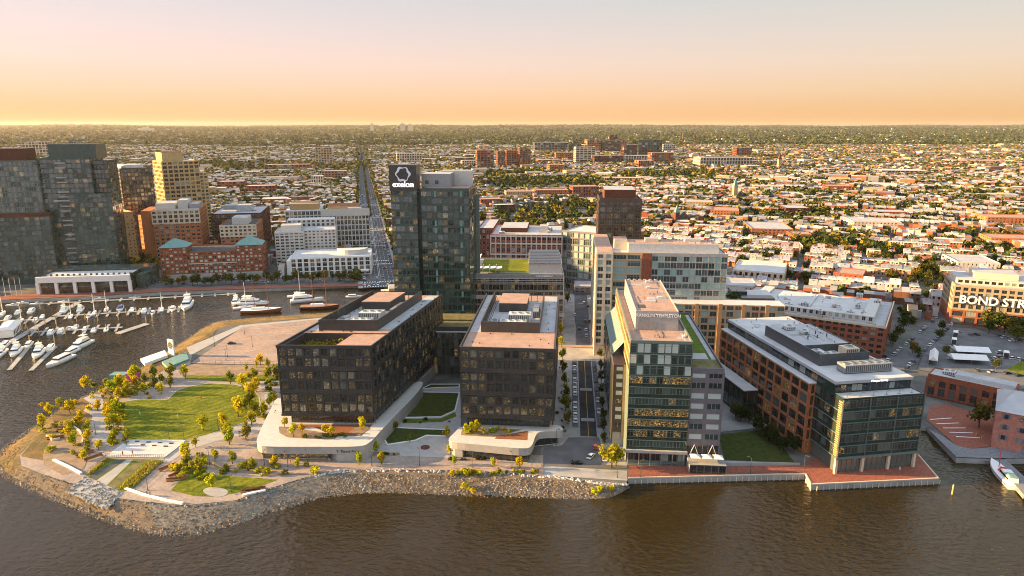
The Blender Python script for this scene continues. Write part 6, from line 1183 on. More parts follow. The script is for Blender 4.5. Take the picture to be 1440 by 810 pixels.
dock('finger_dock', 'long dock with many fingers on the marina\'s far side', (72, 445), (258, 434), 2.6, 13, 9, FD); dock('finger_dock', 'middle dock with short fingers ending in a broad pontoon', (40, 467), (172, 460), 2.4, 9, 9, FD); dock('pontoon', 'broad bare pontoon at the end of the middle dock', (166, 468.5), (207, 455), 5)
dock('finger_dock', 'dock with fingers along the left edge of the marina', (-30, 452), (62, 449), 2.4, 6, 9, FD); dock('quay_pontoon', 'long narrow pontoon with fingers under the far promenade', (60, 427), (330, 413), 2.5, 14, 5, FD)
for i, (a, b) in enumerate((((13, 520), (40, 488)), ((43, 521), (78, 487)), ((-20, 522), (6, 488)))): dock('finger_pontoon', ('grey finger pontoon left of the twin white yachts', 'grey finger pontoon beside the long sleek yacht', 'grey finger pontoon at the left picture edge')[i], a, b, 2.2)
PILES = []
pm_ = MB(); pm_.tube((0, 0, -1.5), (0, 0, 4.2), .28, .26, 7); pm_.tube((0, 0, 4.2), (0, 0, 4.6), .3, .05, 7); pmesh = pm_.mesh('dock_pile', [M['gold']])  # gold colour puts yellow sunlight into the timber piles
for px, py in [(14, 456), (29, 456), (37, 460), (50, 457), (64, 457), (79, 455), (80, 460), (108, 452), (138, 452), (167, 450), (2, 434), (30, 432), (57, 435), (104, 433), (137, 447), (166, 446), (42, 482), (77, 482), (120, 450), (150, 440), (178, 443), (192, 441), (206, 455), (40, 470), (55, 470), (92, 470), (110, 466), (150, 466)]:
    PILES.append((tag(ob('dock_pile', pmesh, None, (*G(px, py, 0), 0)), None, 'piling', 'timber piles of the marina'), 'tall timber dock pile', *G(px, py, 0)))
o = tag(ob('mooring_pile', pmesh, None, (*G(1339, 695, 0), 0)), 'lone yellow mooring pile in the water off the brick pier', 'piling'); o.scale = (1, 1, .8)
def hull(L, W, h, n=14, flare=.75, sternw=.85):
    mb = MB(); st = []
    for i in range(n + 1):
        t = i / n; x = -L / 2 + L * t; b = W / 2 * (sternw + (1 - sternw) * min(1, t * 3)) * (1 - max(0, (t - .45) / .55) ** 2.2); b = max(b, .03); z = h * (1 + .45 * max(0, t - .3) ** 1.5)
        rake = L * .05 * max(0, (t - .7) / .3)
        for s in (-1, 1): pass
        st.append([(x - rake, -b * flare, -.25), (x, -b, h * .45), (x + .0, -b, z), (x, b, z), (x, b, h * .45), (x - rake, b * flare, -.25)])
    for s in st: mb.v += s
    for i in range(n):
        for k in range(5): a = i * 6 + k; mb.f.append((a, a + 1, a + 7, a + 6) if k != 2 else (a, a + 1, a + 7, a + 6)); mb.m.append(1 if k == 2 else 0)
    mb.f.append((5, 4, 3, 2, 1, 0)); mb.m.append(0); return mb
def make_boat(style, L):
    W = L * (.3 if style != 'sail' else .24); h = L * .085
    parts = []
    hm = hull(L, W, h).mesh('hull', [M['boatwhite'] if style not in ('dark', 'red') else (M['sail'] if style == 'dark' else M['brick']), M['boatwhite'] if style != 'dark' else M['varnish']]); parts.append(('hull', hm))
    mb = MB(); mb.box(-L / 2 + .2, L / 2 * .97, -.02, .02, h * 1.02, h * 1.03)
    if style in ('yacht', 'express', 'small', 'cover', 'tour'):
        c0, c1, cw = (-L * .36, L * .2, W * .36); ch = L * .1
        if style == 'small': c0, c1, ch = -L * .1, L * .2, L * .1
        if style == 'tour': c0, c1, ch, cw = -L * .42, L * .25, L * .09, W * .42
        b = MB(); b.box(c0, c1, -cw, cw, h, h + ch, 0, (c0 + L * .02, c1 - L * .1, -cw * .86, cw * .86)); parts.append(('cabin', b.mesh('cabin', [M['boatwhite'] if style != 'cover' else M['boatblue']])))
        g = MB(); g.box(c0 + L * .03, c1 + .02 - L * .03, -cw * .96, cw * .96, h + ch * .45, h + ch * .8, 0, (c0 + L * .04, c1 - L * .07, -cw * .92, cw * .92)); parts.append(('cabin_windows', g.mesh('cabin_windows', [M['carglass']])))
        if style in ('yacht', 'tour'):
            f = MB(); f.box(c0 + L * .03, c1 - L * .18, -cw * .8, cw * .8, h + ch, h + ch * 1.55, 0, (c0 + L * .05, c1 - L * .24, -cw * .7, cw * .7)); f.box(c0 + L * .06, c1 - L * .3, -cw * .75, cw * .75, h + ch * 2.2, h + ch * 2.32); [f.tube((c0 + L * .08 + q * L * .14, s * cw * .6, h + ch * 1.5), (c0 + L * .08 + q * L * .14, s * cw * .6, h + ch * 2.25), .06, .06, 5) for q in (0, 1) for s in (-1, 1)]; parts.append(('flybridge', f.mesh('flybridge', [M['boatwhite']])))
            m_ = MB(); m_.tube((c0 + L * .15, 0, h + ch * 2.3), (c0 + L * .13, 0, h + ch * 3.4), .08, .04, 5); m_.tube((c0 + L * .14, 0, h + ch * 2.4), (c0 + L * .14, 0, h + ch * 2.9), .3, .3, 8); parts.append(('radar_mast', m_.mesh('radar_mast', [M['boatwhite']])))
        r = MB()
        for i in range(7): x = L * .2 + i * L * .04; y = W / 2 * (1 - max(0, ((x + L / 2) / L - .45) / .55) ** 2.2) * .92; z = h * 1.25; [r.tube((x, s * y, z), (x, s * y, z + .7), .03, .03, 4) for s in (-1, 1)]
        parts.append(('bow_rail', r.mesh('bow_rail', [M['steel']])))
    else:
        nm = 1 if style == 'sail' else 2; wood = M['varnish'] if style in ('dark', 'red') else M['boatwhite']
        b = MB(); b.box(-L * .25, L * .12, -W * .22, W * .22, h, h + L * .05, 0, (-L * .24, L * .08, -W * .18, W * .18)); parts.append(('cabin', b.mesh('cabin', [M['boatwhite']])))
        for k in range(nm):
            x = L * .08 if nm == 1 else (L * .18 - k * L * .34); H = L * (1.15 if nm == 1 else .95 - .1 * k); m_ = MB(); m_.tube((x, 0, h), (x - .02 * H, 0, h + H), .24, .14, 6); m_.tube((x, 0, h + H * .12), (x - L * .3, 0, h + H * .13), .1, .08, 5); m_.tube((x - .01 * H, -W * .3, h + H * .6), (x - .01 * H, W * .3, h + H * .6), .04, .04, 4); parts.append(('mast', m_.mesh('mast', [wood])))
            s = MB(); s.tube((x - L * .02, 0, h + H * .15), (x - L * .28, 0, h + H * .155), .22, .16, 6); parts.append(('furled_sail', s.mesh('furled_sail', [M['boatwhite'] if k == 0 else M['boatblue']])))
            y = MB(); [y.tube((x - .02 * H, 0, h + H * .97), (x, sg * W * .48, h), .03, .03, 3) for sg in (-1, 1)]; y.tube((x - .02 * H, 0, h + H * .97), (L * .5, 0, h * 1.4), .03, .03, 3); parts.append(('rigging', y.mesh('rigging', [M['dsteel']])))
    return parts
BC = {}; BOATS = []
def boat(px, py, L, style, rz, desc, label=None, name=None, tiny=False):
    k = (style, round(L)); 
    if k not in BC: BC[k] = make_boat(style, L)
    x, y = G(px, py, 0); r = tag(empty(name or {'yacht': 'motor_yacht', 'express': 'motor_boat', 'small': 'motor_boat', 'cover': 'motor_boat', 'tour': 'tour_boat'}.get(style, 'sailing_boat'), (x, y, 0), rz), label, 'boat', None if label else 'boats moored in the marina')
    mp = {}
    for n, me in BC[k]: mp[n] = ob(n, me, mp.get({'cabin_windows': 'cabin', 'radar_mast': 'flybridge', 'bow_rail': 'hull', 'furled_sail': 'mast', 'rigging': 'mast'}.get(n), r))
    if not label: BOATS.append((r, desc, x, y))
    return r
U = FD; Dn = FD + pi
for (px, py, L, s, a, d) in ((22, 497, 17, 'yacht', Dn, 'big white motor yacht'), (54, 499, 18, 'yacht', Dn, 'big white motor yacht'), (84, 510, 19, 'express', Dn - .5, 'long sleek white motor boat with dark windows'), (112, 489, 20, 'yacht', Dn - .45, 'large white yacht with a golden bow'), (98, 498, 14, 'express', Dn - .45, 'white motor boat'), (0, 500, 17, 'yacht', Dn, 'big white motor yacht'), (6, 488, 14, 'express', Dn, 'white motor boat'), (40, 487, 12, 'express', Dn, 'white motor boat'), (72, 490, 13, 'express', U, 'white motor boat'),
  (26, 440, 11, 'express', U, 'white motor boat'), (45, 438, 13, 'express', U, 'white motor boat'), (91, 437, 15, 'yacht', U, 'white motor yacht'), (114, 436, 14, 'yacht', U, 'white motor yacht'), (170, 434, 14, 'cover', U, 'motor boat under a blue cover'), (60, 446, 9, 'small', U, 'small white boat'), (133, 441, 11, 'sail', U, 'white sailing boat'), (203, 438, 12, 'express', U, 'white motor boat'), (243, 436, 12, 'express', Dn, 'white motor boat'), (72, 468, 11, 'express', U, 'white motor boat'), (86, 466, 11, 'express', U, 'white motor boat'), (107, 461, 10, 'small', U, 'small white boat'), (132, 465, 9, 'small', U, 'small white boat'), (4, 442, 12, 'sail', U, 'white sailing boat'), (12, 448, 11, 'express', U, 'white motor boat'), (-12, 489, 16, 'yacht', Dn, 'big white motor yacht'), (150, 464, 9, 'small', U, 'small white boat'), (32, 427, 9, 'small', 0, 'small white boat'), (18, 430, 9, 'small', 0, 'small white boat'),
  (30, 452, 10, 'sail', U, 'white sailing boat'), (50, 450, 9, 'small', U, 'small white boat'), (100, 446, 10, 'sail', U, 'white sailing boat'), (125, 446, 9, 'small', Dn, 'small white boat'), (150, 436, 11, 'sail', U, 'white sailing boat'), (186, 436, 10, 'small', U, 'small white boat'), (215, 441, 9, 'express', Dn, 'white motor boat'), (228, 436, 10, 'sail', U, 'white sailing boat'), (98, 463, 9, 'small', Dn, 'small white boat'), (120, 463, 9, 'express', U, 'white motor boat'), (52, 428, 9, 'small', 0.2, 'small white boat'), (90, 425, 8, 'small', 0.2, 'small white boat'), (140, 421, 8, 'small', 0.2, 'small white boat'), (190, 419, 8, 'small', 0.2, 'small white boat'),
  ): boat(px, py, L, s, a, d)
boat(263, 432, 25, 'yacht', hdg((268, 424), (258, 441)), '', 'large white motor yacht at the outer end of the far finger dock'); boat(331, 427, 17, 'yacht', hdg((336, 419), (327, 434)), '', 'tall white motor yacht moored left of the tour boat'); boat(357, 428, 21, 'tour', .1, '', 'long two deck tour boat with dark window bands by the far quay'); boat(368, 439, 26, 'red', 0.15, '', 'two masted schooner with a dark red hull and varnished masts', 'schooner'); boat(432, 424, 23, 'tour', .35, '', 'big white two deck excursion boat right of the schooner'); boat(450, 434, 26, 'dark', .12, '', 'two masted schooner with a black hull and pale deck by the parking lot', 'schooner'); boat(344, 434, 15, 'sail', .4, '', 'white sailing boat with tall mast left of the red schooner'); boat(420, 418, 16, 'sail', .2, '', 'white sailing yacht behind the excursion boat')
boat(498, 418, 12, 'express', .2, '', 'small white motor boat near the foot of the boulevard'); boat(-2, 420, 14, 'sail', .2, '', 'sailing boat under the promenade at the left edge')
x, y = G(14, 470, 0); r = tag(empty('boat_house', (x, y, 0), FD), 'white floating boat house with arched windows on the main dock', 'boat house'); mb = MB(); mb.box(-9, 9, -4, 4, .3, 5); mb.build('wall', M['boatwhite'], r); mb = MB(); mb.box(-9.6, 9.6, -4.6, 4.6, 5.003, 6.6, 0, (-8, 8, -1.5, 1.5)); mb.build('roof', M['white'], r)
for i in range(5): mb = MB(); mb.box(-7 + i * 3.2, -5.6 + i * 3.2, -4.08, -4.0, 1.2, 3.6); mb.build('window', M['carglass'], r)
# white motor vessel at the right jetty
x, y = G(1409, 668, .5); r = tag(empty('motor_vessel', (x, y, 0), hdg((1425, 690), (1390, 650))), 'white motor vessel with red mast and red canvas moored at the right jetty', 'boat')
hull(20, 5.2, 1.8).build('hull', [M['boatwhite'], M['boatwhite']], r); mb = MB(); mb.box(-9.4, 8.5, 2.52, 2.62, 1.2, 1.4); mb.box(-9.4, 3, -2.66, -2.6, 1.2, 1.45); mb.build('rubbing_strake', M['sail'], r)
mb = MB(); mb.box(-8.5, -1.5, -1.7, 1.7, 1.8, 3.9, 0, (-8.3, -2, -1.5, 1.5)); mb.build('cabin', M['boatwhite'], r); mb = MB(); mb.box(-8.2, -1.75, -1.66, 1.66, 2.7, 3.4, 0, (-8.1, -1.9, -1.6, 1.6)); mb.build('cabin_windows', M['carglass'], r)
mb = MB(); mb.tube((3.2, 0, 2), (4, 0, 9), .16, .1, 6); mb.tube((3.4, 0, 3), (-3, 0, 6.5), .07, .07, 5); mb.build('mast', M['red'], r); mb = MB(); mb.box(-1.2, 1.2, -1.2, 1.2, 1.9, 3.4, 0, (-.7, .7, -.5, .5)); mb.build('canvas_cover', M['red'], r); mb = MB(); mb.box(-8.6, -5, -1.6, 1.6, 3.91, 4.3, 0, (-8, -5.5, -1, 1)); mb.build('green_awning', M['green_cu'], r)
ML = [('the wide main dock', *G(60, 455)), ('the white boat house', *G(14, 470)), ('the bare end pontoon', *G(186, 462)), ('the marina\'s far finger dock', *G(160, 438)), ('the twin finger pontoons', *G(48, 504)), ('the left edge dock', *G(10, 450)), ('the middle dock', *G(100, 464))]
relabel(BOATS, ML); relabel(PILES, ML)
for i, (px, lab) in enumerate(((8, 'leftmost'), (16, 'second'), (24, 'third'), (31, 'rightmost'))):
    r = tag(empty('flagpole', (*G(px, 417), 2)), f'{lab} of four white flagpoles on the left promenade', 'flagpole', 'flagpoles on the promenade'); mb = MB(); mb.tube((0, 0, 0), (0, 0, 14), .14, .08, 6); mb.build('pole', M['boatwhite'], r); mb = MB(); mb.add([(0.08, 0, 12), (.3, .1, 12), (.25, .05, 13.7), (.08, 0, 13.7)], [(0, 1, 2, 3)]); mb.build('flag', M['red'], r)
sheet('promenade', [(-40, 424), (120, 417), (230, 410.5), (330, 407), (520, 402), (520, 399), (330, 403), (230, 406), (120, 411), (-40, 417)], M['brickpave'], 2.012)
sheet('quay_road', [(150, 412), (230, 403.5), (330, 400), (540, 395), (540, 388), (330, 395), (200, 400)], M['asphalt_pale'], 2.010)

# ------------------------------------------------------------------ cars
def car_mesh(van=False):
    b = MB(); L, W = (4.6, 1.82) if not van else (5.2, 2.0); h1, h2 = (.78, 1.42) if not van else (1.0, 2.1)
    prof = [(-L / 2, .35), (-L / 2 + .05, h1 * .95), (-L * .36, h1 * 1.02), (L * .2, h1), (L / 2 - .1, h1 * .82), (L / 2, .4)]
    n = len(prof); vs = [(x, s * W / 2 * (.94 if i in (0, 5) else 1), z) for s in (-1, 1) for i, (x, z) in enumerate(prof)]
    b.add(vs, [tuple(range(n)), tuple(range(2 * n - 1, n - 1, -1))] + [((i + 1) % n, i, i + n, (i + 1) % n + n) for i in range(n)], 0)
    a, c, d, e = (-L * .42, -L * .3, L * .06, L * .22) if not van else (-L * .48, -L * .46, L * .22, L * .34)
    b.add([(a, -W * .46, h1), (e, -W * .46, h1), (e, W * .46, h1), (a, W * .46, h1), (c, -W * .38, h2), (d, -W * .38, h2), (d, W * .38, h2), (c, W * .38, h2)], [(0, 1, 5, 4), (1, 2, 6, 5), (2, 3, 7, 6), (3, 0, 4, 7)], 1)
    b.add([(c, -W * .385, h2 + .01), (d, -W * .385, h2 + .01), (d, W * .385, h2 + .01), (c, W * .385, h2 + .01)], [(0, 1, 2, 3)], 0)
    for x in (-L * .31, L * .31):
        for s in (-1, 1): b.tube((x, s * W * .41, .33), (x, s * W * .505, .33), .33, .33, 10, 2)
    return b.mesh('car', [M['carpaint'], M['carglass'], M['rubber']])
CM, VM = car_mesh(), car_mesh(True); CARS = []
PAINT = [('white', (.75, .75, .73)), ('white', (.7, .7, .7)), ('silver', (.42, .43, .45)), ('black', (.015, .015, .017)), ('dark grey', (.08, .085, .09)), ('red', (.4, .03, .02)), ('dark blue', (.03, .05, .12)), ('silver', (.5, .5, .5))]
def car(x, y, rz, pi_=None, van=False, desc=None, z=2.03, group='parked and moving cars'):
    n, c = PAINT[R.randrange(8) if pi_ is None else pi_]; o = tag(ob('delivery_van' if van else 'car', VM if van else CM, None, (x, y, z), rz), None, 'van' if van else 'car', group); o.color = (*c, 1); CARS.append((o, f'{n} {"van" if van else "car"}' + (' ' + desc if desc else ''), x, y)); return o
A0 = pi / 2 - radians(4.8); AB = pi / 2 + radians(12.45)
car(*G(811, 652), .05, 3, desc='on the waterfront road end'); car(*G(831, 643), pi / 2 - .5, 0, desc='turning at the road end'); car(*G(850, 646), A0, 0, desc='parked beneath the tall tree'); car(*G(837, 630), A0, 5, desc='waiting at the road end')
for i in range(13):
    if i not in (4, 9): c = s_a + D0 * (14 + i * 5.9) - rn * 5.2; car(c.x, c.y, A0, R.choice([0, 2, 4, 3, 7, 0]))
for i in range(12):
    if i not in (3, 7): c = s_a + D0 * (12 + i * 6.1) + rn * 5.0; car(c.x, c.y, A0 + pi, R.choice([4, 3, 6, 2, 3]))
for i in range(9): c = c0 + D0 * R.uniform(4, 100) + rn * R.choice([-2, 2, 4.6, -4.6]); car(c.x, c.y, A0)
t_ = 6
while t_ < 760:
    for off in (-12.2, -8.8, -5.2, -2.2, 2.2, 5.2, 8.8, 12.2):
        if R.random() < (.5 if abs(off) > 12 else .27): c = b0 + D1 * (t_ + R.uniform(0, 4)) + bn * off; car(c.x, c.y, AB if off > 0 else AB + pi, R.choice([0, 1, 2, 3, 5, 4, 0, 5]))
    t_ += 13
for i in range(22):
    for sgn in (-1, 1):
        if R.random() < .75: c = r0 + DR * (i * 6.2 - 10) + rr * 5.2 * sgn; car(c.x, c.y, math.atan2(DR.y, DR.x), R.choice([0, 2, 3, 4, 7, 6]))
for i in range(16):
    if R.random() < .8: q = G(1120 + i * 8.3, 463 + i * 2.65); car(q[0], q[1], -radians(28), R.choice([0, 2, 3, 4, 7]))
for i in range(34): px = 205 + i * 9.5 + R.uniform(-3, 3); car(*G(px, 401 - (px - 205) * .02 + R.choice([-3, 0, -6])), .12, R.choice([0, 2, 3, 4, 7]))
for i in range(16): q = G(178 + R.uniform(-6, 22), 404 - i * 4.2); car(*q, pi / 2 + .5, R.choice([0, 3, 4, 2]))
car(*G(326, 484), .2, 3, desc='alone on the big empty car park'); car(*G(1408, 474), .2, 4, desc='on the event lot'); car(*G(1424, 480), .2, 0, desc='on the event lot'); car(*G(1398, 505), 1.2, 0, desc='beside the big tent')
for i in range(24): px, py = R.uniform(1330, 1440), R.choice([466, 488, 494, 516]) + R.uniform(-1, 1); car(*G(px, py + (px - 1330) * .12), R.choice([.2, .3, 1.6]), R.choice([0, 2, 3, 4]), desc='on the event lot')
for px, py, lab in ((1343, 474, 'far'), (1341, 484, 'near'), (1414, 503, 'lone')):
    x, y = G(px, py); r = tag(empty('box_truck', (x, y, 2), 1.0), f'white box truck with black rear, the {lab} one on the event lot', 'truck'); mb = MB(); mb.box(-3, 2, -1.2, 1.2, .7, 3.6); mb.build('cargo_box', M['white'], r); mb = MB(); mb.box(-3.05, -3.0, -1.1, 1.1, .8, 3.4); mb.build('rear_door', M['black'], r); mb = MB(); mb.box(2.05, 3.7, -1.1, 1.1, .6, 2.4, 0, (2.05, 3.2, -1, 1)); mb.build('cab', M['white'], r)
    for q in (-2, 2.8):
        for s in (-1, 1): mb = MB(); mb.tube((q, s * 1.0, .5), (q, s * 1.25, .5), .5, .5, 10); mb.build('wheel', M['rubber'], r)
def tent(label, px, py, L, W, h, rz):
    x, y = G(px, py); r = tag(empty('event_tent', (x, y, 2), rz), label, 'tent'); mb = MB()
    mb.add([(-L / 2, -W / 2, h), (L / 2, -W / 2, h), (L / 2, W / 2, h), (-L / 2, W / 2, h), (-L / 2, 0, h * 1.7), (L / 2, 0, h * 1.7)], [(0, 1, 5, 4), (2, 3, 4, 5), (3, 0, 4), (1, 2, 5)]); mb.build('canopy', M['white'], r)
    mb = MB(); [mb.tube((a * L / 2 * .98, b * W / 2 * .98, 0), (a * L / 2 * .98, b * W / 2 * .98, h), .08, .08, 5) for a in (-1, 0, 1) for b in (-1, 1)]; mb.build('poles', M['steel'], r); mb = MB(); mb.box(-L / 2, L / 2, W / 2 - .05, W / 2, .1, h); mb.build('side_wall', M['white'], r)
tent('large white gabled event tent nearest the red brick hall', 1360, 510, 17, 8, 2.8, -.15); tent('second white gabled event tent behind the large one', 1364, 499, 17, 8, 2.8, -.15); tent('narrow white tent beside the sloping street fence', 1312, 508, 18, 4, 3, 1.0)
relabel(CARS, [(n, *G(*p)) for n, p in (('the road end by the water', (810, 650)), ('the near crosswalk of the centre street', (828, 605)), ('the far crosswalk of the centre street', (822, 520)), ('the brick crossing', (820, 480)), ('the upper centre street', (820, 440)), ('the foot of the boulevard', (535, 400)), ('the boulevard\'s first crossing', (531, 375)), ('the boulevard\'s second crossing', (526, 345)), ('the boulevard by the tower sign', (521, 305)), ('the far boulevard', (516, 265)), ('the white curved office', (460, 396)), ('the green hipped brick block', (290, 400)), ('the lane beside the white pavilion', (190, 380)), ('the big empty car park', (326, 484)), ('the event tents', (1365, 505)), ('the foot of the sloping street', (1262, 512)), ('the upper sloping street', (1320, 458)), ('the long brick block\'s front', (1180, 480)))])
# ------------------------------------------------------------------ the town: row houses in blocks, yards with trees
rng = np.random.default_rng(11)
occ_poly([G(*p) for p in ((1290, 545), (1255, 505), (1330, 440), (1460, 440), (1460, 560))]); occ_poly([G(*p) for p in ((760, 500), (790, 330), (850, 330), (880, 500))])
GARDENS = [[G(*p) for p in q] for q in (((700, 300), (830, 288), (850, 312), (720, 325)), ((640, 262), (760, 252), (850, 258), (840, 268), (700, 270)), ((860, 246), (990, 240), (1020, 250), (880, 254)), ((240, 232), (420, 228), (500, 240), (260, 246)))]
for g in GARDENS: occ_poly(g)
HERO_PX = [(0, 60, 200, 420), (40, 165, 195, 420), (148, 275, 205, 420), (220, 360, 300, 410), (295, 380, 290, 400), (383, 455, 305, 400), (405, 522, 345, 400), (440, 518, 280, 350), (548, 675, 230, 480), (655, 795, 356, 480), (672, 795, 316, 372), (840, 905, 262, 480), (845, 1022, 338, 500), (1000, 1108, 412, 520), (1000, 1310, 455, 650), (1040, 1285, 398, 500), (1335, 1440, 385, 470), (393, 625, 408, 600), (645, 782, 410, 600)]
WALLC = [(('red brick'), (.26, .085, .05)), ('brown brick', (.17, .08, .05)), ('orange brick', (.36, .16, .08)), ('white', (.5, .48, .45)), ('grey', (.24, .24, .24)), ('cream', (.45, .37, .26)), ('tan', (.42, .29, .17)), ('blue grey', (.2, .25, .3))]
ROOFC = [('pale', (.36, .33, .30)), ('silver', (.34, .34, .35)), ('dark', (.08, .08, .085)), ('grey', (.25, .25, .255)), ('rusty', (.3, .14, .08)), ('white', (.54, .52, .5))]
H = []                                                      # (x, y, angle, width, depth, height, wall, roof, mansard)
YARD = []
def zone_rot(x, y): return -12.45 if (x < 40 or y > 1750) else (26.0 if x > .12 * y else -12.45)
def fill_zone(rot, test, y0, y1, bu, bv, st_u, st_v, hw, hd):
    cr, sr = cos(radians(rot)), sin(radians(rot)); R_ = 6500
    nu, nv = int(2 * R_ / (bu + st_u)), int(R_ * 1.3 / (bv + st_v))
    for i in range(-nu // 2, nu // 2):
        for j in range(-nv // 3, nv):
            a0, b0_ = i * (bu + st_u) + (j * 41) % bu, j * (bv + st_v); cx = (a0 + bu / 2) * cr + (b0_ + bv / 2) * sr; cy = -(a0 + bu / 2) * sr + (b0_ + bv / 2) * cr
            if cy < y0 or cy > y1 or abs(cx) > cy * .80 + 60 or not test(cx, cy): continue
            kind = R.random(); park = kind < .085; big = .06 <= kind < .17 and cy > 750
            def W(a, b): return (a * cr + b * sr, -a * sr + b * cr)
            if big:
                for q in range(R.choice([1, 2, 3])):
                    w_, d_ = R.uniform(bu * .25, bu * .5), R.uniform(bv * .5, bv * .9); x, y = W(a0 + R.uniform(w_ / 2, bu - w_ / 2), b0_ + bv / 2); H.append((x, y, rot, w_, d_, R.uniform(6, 15), R.choice([0, 2, 3, 4, 5, 6]), R.choice([0, 1, 3, 5]), 0, cy))
                continue
            if not park:
                for row, dd in ((0, 1), (1, -1)):
                    hb = R.uniform(6.5, 9.5); a = a0; wc = R.choice([0, 0, 0, 1, 2, 2, 3, 5, 6, 6, 4]); rc0 = R.choice([0, 0, 1, 1, 2, 3, 3, 4, 5]); gb = 1 if R.random() < .35 else 0; 
                    while a < a0 + bu - hw * .6:
                        w_ = hw * R.uniform(.85, 1.3)
                        if R.random() < .94:
                            d_ = hd * R.uniform(.85, 1.2); h = hb + R.uniform(-.25, .3) + (3 if R.random() < .06 else 0); x, y = W(a + w_ / 2, b0_ + (d_ / 2 if row == 0 else bv - d_ / 2))
                            H.append((x, y, rot, w_ * .985, d_, h, R.choice([wc, wc, wc, wc, wc, 0, 1, 2, 3]), R.choice([rc0, rc0, rc0, 0, 1, 3]), gb if R.random() < .9 else 1 - gb, cy))
                            if R.random() < .6: e_ = R.uniform(3, 6); x, y = W(a + w_ * .35, b0_ + (d_ + e_ / 2 if row == 0 else bv - d_ - e_ / 2)); H.append((x, y, rot, w_ * .55, e_, h * R.uniform(.4, .75), R.choice([0, 3, 4]), R.choice([1, 2, 3]), 2, cy))
                        a += w_
            for q in range(R.randint(30, 46) if park else int(bu / (5.2 if cy < 800 else 3.4))):
                x, y = W(a0 + R.uniform(-3, bu + 3), b0_ + (R.uniform(0, bv) if park else R.choice([R.uniform(bv * .36, bv * .64), R.uniform(-5, -2)]))); YARD.append((x, y, R.uniform(5, 11.5) * (1 if cy < 800 else 1.15), cy))
fill_zone(-12.45, lambda x, y: zone_rot(x, y) < 0, 430, 1300, 92, 39, 9, 9, 5.2, 12); fill_zone(26.0, lambda x, y: zone_rot(x, y) > 0, 400, 1300, 92, 39, 9, 9, 5.2, 12)
fill_zone(-12.45, lambda x, y: zone_rot(x, y) < 0, 1300, 2300, 100, 40, 9, 9, 6.2, 12); fill_zone(26.0, lambda x, y: zone_rot(x, y) > 0, 1300, 2300, 100, 40, 9, 9, 6.2, 12)
fill_zone(-12.45, lambda x, y: True, 2300, 3700, 110, 44, 11, 10, 9, 13); fill_zone(-12.45, lambda x, y: x > -200 or R.random() < .5, 3700, 5600, 130, 50, 13, 12, 16, 16)
H = [h for h in H if not occupied(h[0], h[1]) and not occupied(h[0] + h[3] * .7, h[1]) and not occupied(h[0] - h[3] * .7, h[1])]
H = [h for h in H if not (h[9] < 2300 and R.random() < .03)]
YARD = [t for t in YARD if not occupied(t[0], t[1])]
def seen(x, y, z, m=0):
    q = P(x, y, z); return -m < q[0] < 1440 + m and not any(a < q[0] < b and c < q[1] < d for a, b, c, d in HERO_PX)
main = sorted([h for h in H if h[8] != 2 and h[3] < 12 and seen(h[0], h[1], 2 + h[5])], key=lambda h: h[0] ** 2 + h[1] ** 2)[:300]
ids = set(map(id, main)); rest = [h for h in H if id(h) not in ids]
def house_meshes(w_, d_, h, mans):
    b = MB(); b.box(-w_ / 2, w_ / 2, -d_ / 2, d_ / 2, 0, h); fl = 3 if h > 8.5 else 2; fh = h / fl
    for s in (-1, 1):
        for f in range(fl):
            for u in (-.26, .26):
                x = u * w_; y = s * (d_ / 2 + .03); z = f * fh + fh * .62; q = [(x - .5, y, z - .8), (x + .5, y, z - .8), (x + .5, y, z + .8), (x - .5, y, z + .8)]
                b.add(q if s < 0 else q[::-1], [(0, 1, 2, 3)], 1)
    for s in (-1, 1):
        for f in range(fl): y = d_ * .2; z = f * fh + fh * .62; x = s * (w_ / 2 + .03); b.add([(x, y - .5, z - .8), (x, y + .5, z - .8), (x, y + .5, z + .8), (x, y - .5, z + .8)], [(0, 1, 2, 3)], 1)
    b.box(-w_ / 2 - .03, w_ / 2 + .03, -d_ / 2 - .3, -d_ / 2 - .005, h - .5, h - .01, 2)
    r = MB()
    if mans == 1: r.add([(-w_ / 2 - .2, -d_ / 2 - .3, h), (w_ / 2 + .2, -d_ / 2 - .3, h), (w_ / 2 + .2, d_ / 2 + .3, h), (-w_ / 2 - .2, d_ / 2 + .3, h), (-w_ / 2 - .2, 0, h + 2.4), (w_ / 2 + .2, 0, h + 2.4)], [(0, 1, 5, 4), (2, 3, 4, 5), (3, 0, 4), (1, 2, 5), (3, 2, 1, 0)])
    else:
        r.box(-w_ / 2 + .05, w_ / 2 - .05, -d_ / 2 + .05, d_ / 2 - .05, h + .004, h + .12)
    c = MB(); c.box(w_ * .3, w_ * .42, d_ * .1, d_ * .18, h + .1, h + 2.2 + (1 if mans else 0)); r.box(-w_ * .3, -w_ * .1, -d_ * .2, -d_ * .1, h + (1.5 if mans else .1), h + (2.2 if mans else .6))
    return b.mesh('row_house', [M['housewall'], M['g_dark'], M['white']]), r.mesh('roof', [M['houseroof']]), c.mesh('chimney', [M['brick']])
HM = {(f, m_): house_meshes(5.4, 12, 9 if f == 3 else 7, m_) for f in (2, 3) for m_ in (0, 1)}; HL_ = []
